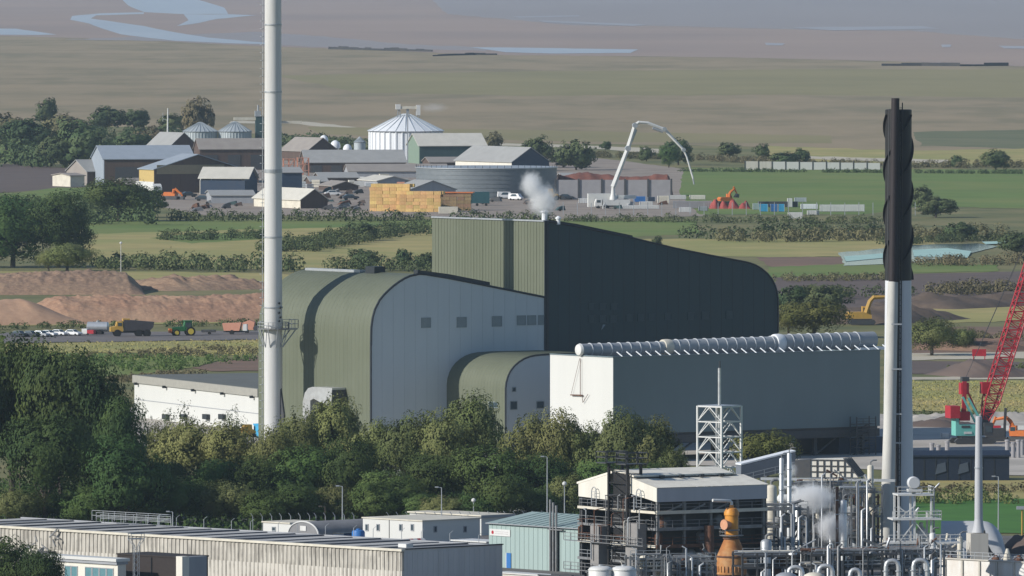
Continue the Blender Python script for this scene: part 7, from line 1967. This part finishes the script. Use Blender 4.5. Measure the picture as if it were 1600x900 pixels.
# front bushes along the fence
ORD = 'first second third fourth fifth sixth seventh eighth ninth tenth eleventh twelfth thirteenth fourteenth fifteenth sixteenth seventeenth eighteenth nineteenth twentieth twenty-first'.split()
for k in range(21):
    px = 20 + k * 43 + vr.uniform(-10, 10)
    b_ = 826 + vr.uniform(-3, 3)
    tree('green' if k % 4 else 'olive', 'low %s bush along the security fence below the trees, %s from the left' % ('olive' if k % 4 == 0 else 'green', ORD[k]), px, b_, b_ - vr.uniform(52, 88), vr.uniform(70, 100), 'bushes along the security fence')
for a in [
    ('yellow', 'bright yellow green bush behind the lattice tower', 1198, 745, 667, 100),
    ('yellow', 'pale yellow green willow bush right of the dark boiler hall', 1272, 528, 464, 110),
    ('olive', 'olive bush at the foot of the dark boiler hall far shoulder', 1232, 528, 470, 60),
    ('far', 'dark bush behind the pale willow bush', 1290, 496, 444, 70),
    ('far', 'dark bush directly behind the boiler hall shoulder', 1240, 492, 446, 60),
    ('olive', 'olive bush right of the black topped stack beyond the earthworks', 1456, 556, 494, 90),
    ('olive', 'low olive bush right of the stack behind the tan field', 1500, 548, 510, 50),
    ('dark', 'leafy tree top at the bottom left corner', 20, 985, 832, 130),
    ('dark', 'leafy tree top at the bottom left in front of the office', 66, 990, 850, 70),
    ('dark', 'large dark tree group at the left, nearest of the far field trees', 20, 418, 300, 130),
    ('dark', 'tall dark round tree left of the dry meadow', 92, 418, 293, 100),
    ('dark', 'dark tree off the left edge of the dry meadow', -40, 418, 310, 110),
    ('olive', 'pale olive bush at the foot of the tall dark round tree', 105, 424, 378, 80),
    ('olive', 'small yellowish bush below the tall dark tree', 76, 424, 388, 50),
    ('green', 'mid green tree behind the farm track on the left', 185, 346, 276, 110),
    ('far', 'dark tree beside the orange excavator at the farm', 232, 340, 290, 60),
    ('brown', 'lone bare crowned tree above the two grain silos', 308, 218, 149, 52),
    ('far', 'small dark bush right of the lone tree', 268, 208, 176, 44),
    ('far', 'dark round tree in the hedge left of the lone tree', 210, 205, 169, 46),
    ('far', 'broad dark tree in the hedge at the back of the farm', 165, 205, 164, 60),
    ('far', 'dark pointed tree at the top of the left woods', 73, 200, 152, 34),
    ('brown', 'brownish tree at the far left of the back woods', 10, 235, 172, 80),
    ('far', 'dark tree in the middle of the back woods', 45, 240, 180, 80),
    ('far', 'rounded green tree in front of the back woods', 128, 262, 186, 90),
    ('far', 'dark tree beside the long blue grey barn', 100, 262, 205, 70),
    ('brown', 'brown tinged tree above the back woods', 100, 225, 174, 70),
    ('far', 'dark tree between woods and green field', 30, 236, 190, 60),
    ('brown', 'brown scrub tree behind the left barns', 238, 240, 196, 56),
    ('far', 'green bush behind the left barns', 205, 246, 206, 70),
    ('far', 'dark bush behind the long barn roof', 180, 244, 212, 60),
    ('brown', 'dark purplish tree right of the pale roofed green barn', 768, 250, 204, 36),
    ('far', 'dark rounded tree right of the open barn', 842, 262, 210, 48),
    ('far', 'dark tree right of the rounded one by the open barn', 900, 266, 218, 56),
    ('far', 'dark bush at the back right of the farm', 880, 262, 232, 40),
    ('far', 'dark tree behind the concrete pump boom', 1060, 258, 214, 46),
    ('green', 'pale green bush under the arch of the pump boom', 1045, 262, 226, 30),
    ('far', 'small dark bush under the arch of the pump boom', 1010, 252, 228, 26),
    ('far', 'bush on the track left of the pump boom', 946, 236, 220, 18),
    ('far', 'green bush right of the pump boom', 1140, 246, 222, 36),
    ('far', 'dark bush left of the white barrier', 1190, 248, 224, 26),
    ('far', 'dark bush at the corner of the white barrier', 1250, 258, 230, 28),
    ('far', 'low bush beside the dark one at the white barrier', 1225, 260, 236, 46),
    ('far', 'round dark bush right of the black topped stack', 1440, 326, 288, 34),
    ('far', 'spreading dark bush right of the black topped stack', 1462, 340, 305, 60),
    ('far', 'dark bush at the right edge by the far dunes', 1556, 266, 232, 44),
    ('far', 'small bush right of the stack by the far dunes', 1496, 262, 242, 20),
    ('far', 'small dark round tree left of the olive boiler hall', 632, 420, 388, 28),
    ('far', 'dark bush beside the small round tree', 664, 420, 394, 40),
    ('far', 'bush in the hedge above the rounded hall roof', 566, 376, 346, 46),
    ('far', 'dark bush in the dry meadow above the rounded hall', 570, 420, 388, 60),
    ('far', 'dark pond edge bush at the right', 1500, 376, 346, 50),
    ('far', 'dark bush in the meadow at the far right', 1590, 400, 360, 60),
    ('far', 'lone meadow bush above the dark gable slope', 1026, 388, 368, 16),
]: tree(*a)
for o in [x for l in (P_DARK, P_GREEN, P_OLIVE, P_YEL, P_FAR, P_BROWN, P_BARE) for x in l]:
    for c in children(o): bpy.data.objects.remove(c)
    bpy.data.objects.remove(o)

def hg(label, a, b, hpx, depth, m=None, seed=1, leaf=None, dens=1.0, mids=(), hvar=.75):
    pts = [G(*a)] + [G(*q) for q in mids] + [G(*b)]
    s = pts[0].y / F_PX
    h = hpx * s
    return hedge('hedgerow', label, 'hedge', pts, m or leaf_far, h, depth, leaf or max(.26, h * .085), dens * 3.2, seed, hvar=hvar)
H = [
    ('long dark hedge along the near side of the farm', (130, 346), (860, 346), 24, 14, leaf_far),
    ('hedge continuing right below the building site', (850, 346), (1380, 350), 16, 10, leaf_far),
    ('second row of scrub below the farm hedge on the right', (1085, 374), (1390, 370), 30, 24, leaf_far),
    ('brown scrub mixed into the hedge on the right', (1140, 378), (1560, 372), 26, 30, leaf_brown),
    ('hedge on the near side of the left pasture', (-80, 346), (240, 352), 40, 20, leaf_far),
    ('scrub belt across the dry meadow left of the chimney', (150, 418), (425, 424), 32, 30, leaf_far),
    ('thin scrub line through the meadow left of the chimney', (240, 376), (430, 372), 20, 24, leaf_far),
    ('scrub right of the chimney above the rounded hall', (440, 424), (680, 424), 28, 20, leaf_far),
    ('scrub line in the meadow right of the chimney', (440, 394), (560, 372), 22, 20, leaf_far),
    ('dense scrub above the left end of the boiler hall', (560, 372), (690, 362), 24, 24, leaf_far),
    ('hedge along the near foot of the compost heap', (-60, 516), (425, 508), 15, 6, leaf_far),
    ('rough weeds in the verge left of the white annex', (130, 560), (420, 545), 9, 30, leaf_brown),
    ('green weeds on the grass verge above the white annex', (120, 580), (300, 560), 13, 40, leaf_green),
    ('dark nettles along the back edge of the white annex', (150, 598), (300, 584), 10, 10, leaf_brown),
    ('scrub around the fish ponds', (1380, 382), (1600, 374), 16, 14, leaf_far),
    ('scrub below the turquoise netting', (1430, 416), (1600, 412), 20, 24, leaf_brown),
    ('scrub line right of the dark boiler hall', (1215, 470), (1390, 462), 26, 20, leaf_far),
    ('grey green scrub right of the stack below the ponds', (1430, 462), (1600, 456), 26, 24, leaf_brown),
    ('dry reeds along the back of the tan field', (1425, 536), (1610, 530), 18, 20, leaf_brown),
    ('pale reed line near the crane boom', (1500, 578), (1620, 574), 10, 10, leaf_olive),
    ('dark hedge at the near edge of the tan field', (1395, 650), (1640, 650), 12, 4, leaf_far),
    ('rough grass bank below the navy shed', (1400, 786), (1660, 784), 26, 16, leaf_olive),
    ('brownish scrub on the grass bank behind the grey mast', (1420, 770), (1640, 768), 18, 10, leaf_brown),
    ('hedge along the far edge of the farm', (60, 220), (300, 212), 22, 20, leaf_far),
    ('hedge behind the barns right of the chimney', (440, 226), (580, 236), 26, 20, leaf_far),
    ('thin hedge along the far edge of the green field', (1060, 268), (1600, 272), 8, 8, leaf_far),
    ('scattered scrub by the white barrier', (1090, 250), (1380, 262), 12, 30, leaf_brown),
    ('dense left woodland understorey behind the farm', (-60, 258), (140, 262), 44, 40, leaf_far),
    ('low scrub at the marsh edge right of the farm', (860, 244), (1100, 250), 12, 20, leaf_brown),
    ('hedge below the ploughed field at the left', (-60, 320), (170, 330), 24, 20, leaf_far),
    ('marsh edge scrub at the far right', (1400, 262), (1640, 262), 16, 30, leaf_brown),
    ('broken scrub below the bare earth on the right', (1220, 440), (1400, 436), 14, 20, leaf_brown),
]
for k, (l, a, b, hp, dp, m) in enumerate(H):
    hg(l, a, b, hp, dp, m, 300 + k)
# ground cover tufts that roughen the nearer meadows
def tufts(name, label, quad, n, h, m, seed, leaf):
    rs = np.random.RandomState(seed)
    A, B_, C_, D_ = [np.array(G(*q)) for q in quad]
    u = rs.uniform(size=(n, 1)); v = rs.uniform(size=(n, 1))
    P = (A * (1 - u) + B_ * u) * (1 - v) + (D_ * (1 - u) + C_ * u) * v
    P[:, 2] = rs.uniform(0, 1, n) ** 2 * h
    Nn = rs.normal(size=(n, 3)); Nn[:, 2] *= .5
    o = bpy.data.objects.new(name, quads_mesh(name, P - A, Nn, leaf, rs, m))
    COL.objects.link(o); o.location = A
    return tag(o, label, 'grass', kind='stuff')
tufts('rough_grass', 'rough grass on the verge', [(-60, 575), (430, 556), (430, 532), (-60, 538)], 5000, .5, grasstan, 1, .22)
tufts('rough_grass', 'rough tan grass in the field near the crane', [(1395, 642), (1680, 644), (1680, 597), (1395, 597)], 5000, .5, grasstan, 2, .22)
tufts('rough_grass', 'undergrowth below the tree belt', [(-60, 845), (1060, 830), (1060, 770), (-60, 760)], 30000, 2.2, leaf_dark, 5, .4)
# ------------------------------------------------------------------ steam and haze
def steam(name, label, c, rad, dens, seed, nscale=1.0, thr=.34, gap=.08):
    """plume of steam: soft clumps of vapour inside a closed skin"""
    b = MB()
    n = 20
    prof = [(max(.01, math.sin(math.pi * k / 10)), -math.cos(math.pi * k / 10)) for k in range(11)]
    b.lathe((0, 0, 0), prof, n)
    m = bpy.data.materials.new('steam_vapour')
    m.use_nodes = True
    nt = m.node_tree
    nt.nodes.remove(nt.nodes['Principled BSDF'])
    out = nt.nodes['Material Output']
    pv = N(nt, 'ShaderNodeVolumePrincipled')
    pv.inputs['Color'].default_value = (1, 1, 1, 1)
    pv.inputs['Anisotropy'].default_value = .2
    tc = N(nt, 'ShaderNodeTexCoord')
    ln = N(nt, 'ShaderNodeVectorMath', operation='LENGTH')
    nt.links.new(tc.outputs['Object'], ln.inputs[0])
    fall = N(nt, 'ShaderNodeMapRange'); fall.inputs['From Min'].default_value = .98; fall.inputs['From Max'].default_value = .15
    nt.links.new(ln.outputs['Value'], fall.inputs['Value'])
    nz = N(nt, 'ShaderNodeTexNoise'); nz.inputs['Scale'].default_value = 2.3 * nscale; nz.inputs['Detail'].default_value = 4; nz.inputs['Roughness'].default_value = .7; nz.inputs['Distortion'].default_value = .6
    mp = N(nt, 'ShaderNodeMapping'); mp.inputs['Location'].default_value = (seed, seed * 1.7, seed * .6)
    nt.links.new(tc.outputs['Object'], mp.inputs['Vector']); nt.links.new(mp.outputs[0], nz.inputs['Vector'])
    sub = N(nt, 'ShaderNodeMath', operation='MULTIPLY_ADD'); sub.inputs[1].default_value = .55; sub.inputs[2].default_value = -.18
    nt.links.new(fall.outputs[0], sub.inputs[0])
    add = N(nt, 'ShaderNodeMath', operation='ADD')
    nt.links.new(sub.outputs[0], add.inputs[0]); nt.links.new(nz.outputs['Fac'], add.inputs[1])
    mr = N(nt, 'ShaderNodeMapRange'); mr.inputs['From Min'].default_value = thr + .12; mr.inputs['From Max'].default_value = thr + .12 + gap + .2
    mr.inputs['To Max'].default_value = dens
    nt.links.new(add.outputs[0], mr.inputs['Value'])
    mul = N(nt, 'ShaderNodeMath', operation='MULTIPLY')
    nt.links.new(mr.outputs[0], mul.inputs[0]); nt.links.new(fall.outputs[0], mul.inputs[1])
    nt.links.new(mul.outputs[0], pv.inputs['Density'])
    nt.links.new(pv.outputs[0], out.inputs['Volume'])
    o = b.solo(name, m, label, 'steam', loc=c, smooth=60)
    o.scale = rad
    return o
vt = PL.location + Vector((0, 0, 0))
ventw = T(853, 338, PL.location.y + 3)
vs_ = ventw.y / F_PX
steam('steam_plume', 'white steam blowing from the roof vent of the boiler hall', T(848, 312, ventw.y), (34 * vs_, 3.8, 36 * vs_), 1.5, 3.3, 2.4)
steam('steam_plume', 'thin upper wisp of steam above the boiler hall vent', T(830, 288, ventw.y), (26 * vs_, 3.2, 30 * vs_), 1.3, 7.1, 2.0)
sd = G(800, 890).y
ss = sd / F_PX
steam('steam_plume', 'upper cloud of steam drifting over the pipe racks', T(1268, 778, sd - 3), (56 * ss, 3.2, 34 * ss), 1.9, 5.7, 2.2)
steam('steam_plume', 'lower cloud of steam beside the stack foot', T(1302, 824, sd - 4), (40 * ss, 2.8, 36 * ss), 2.2, 9.9, 2.2)
steam('steam_plume', 'small grey wisp of steam beside the conveyor', T(1236, 735, sd - 2), (16 * ss, 2.0, 20 * ss), .7, 12.4, 1.8)
fd = G(660, 250).y; f2 = fd / F_PX
steam('steam_plume', 'faint wisp of vapour above the bright silo group', T(678, 168, fd), (36 * f2, 6, 12 * f2), .06, 2.2, 1.0)
# haze: even thin air over the whole place
hz = bpy.data.materials.new('thin_haze')
hz.use_nodes = True
nt = hz.node_tree
nt.nodes.remove(nt.nodes['Principled BSDF'])
pv = N(nt, 'ShaderNodeVolumePrincipled')
pv.inputs['Color'].default_value = (.62, .80, 1.0, 1)
pv.inputs['Density'].default_value = HAZE
pv.inputs['Anisotropy'].default_value = 0.0
nt.links.new(pv.outputs[0], nt.nodes['Material Output'].inputs['Volume'])
tag(MB().box(-27000, -60, -1.0, 27000, 61000, 112.0).part(None, 'haze', hz), kind='stuff')
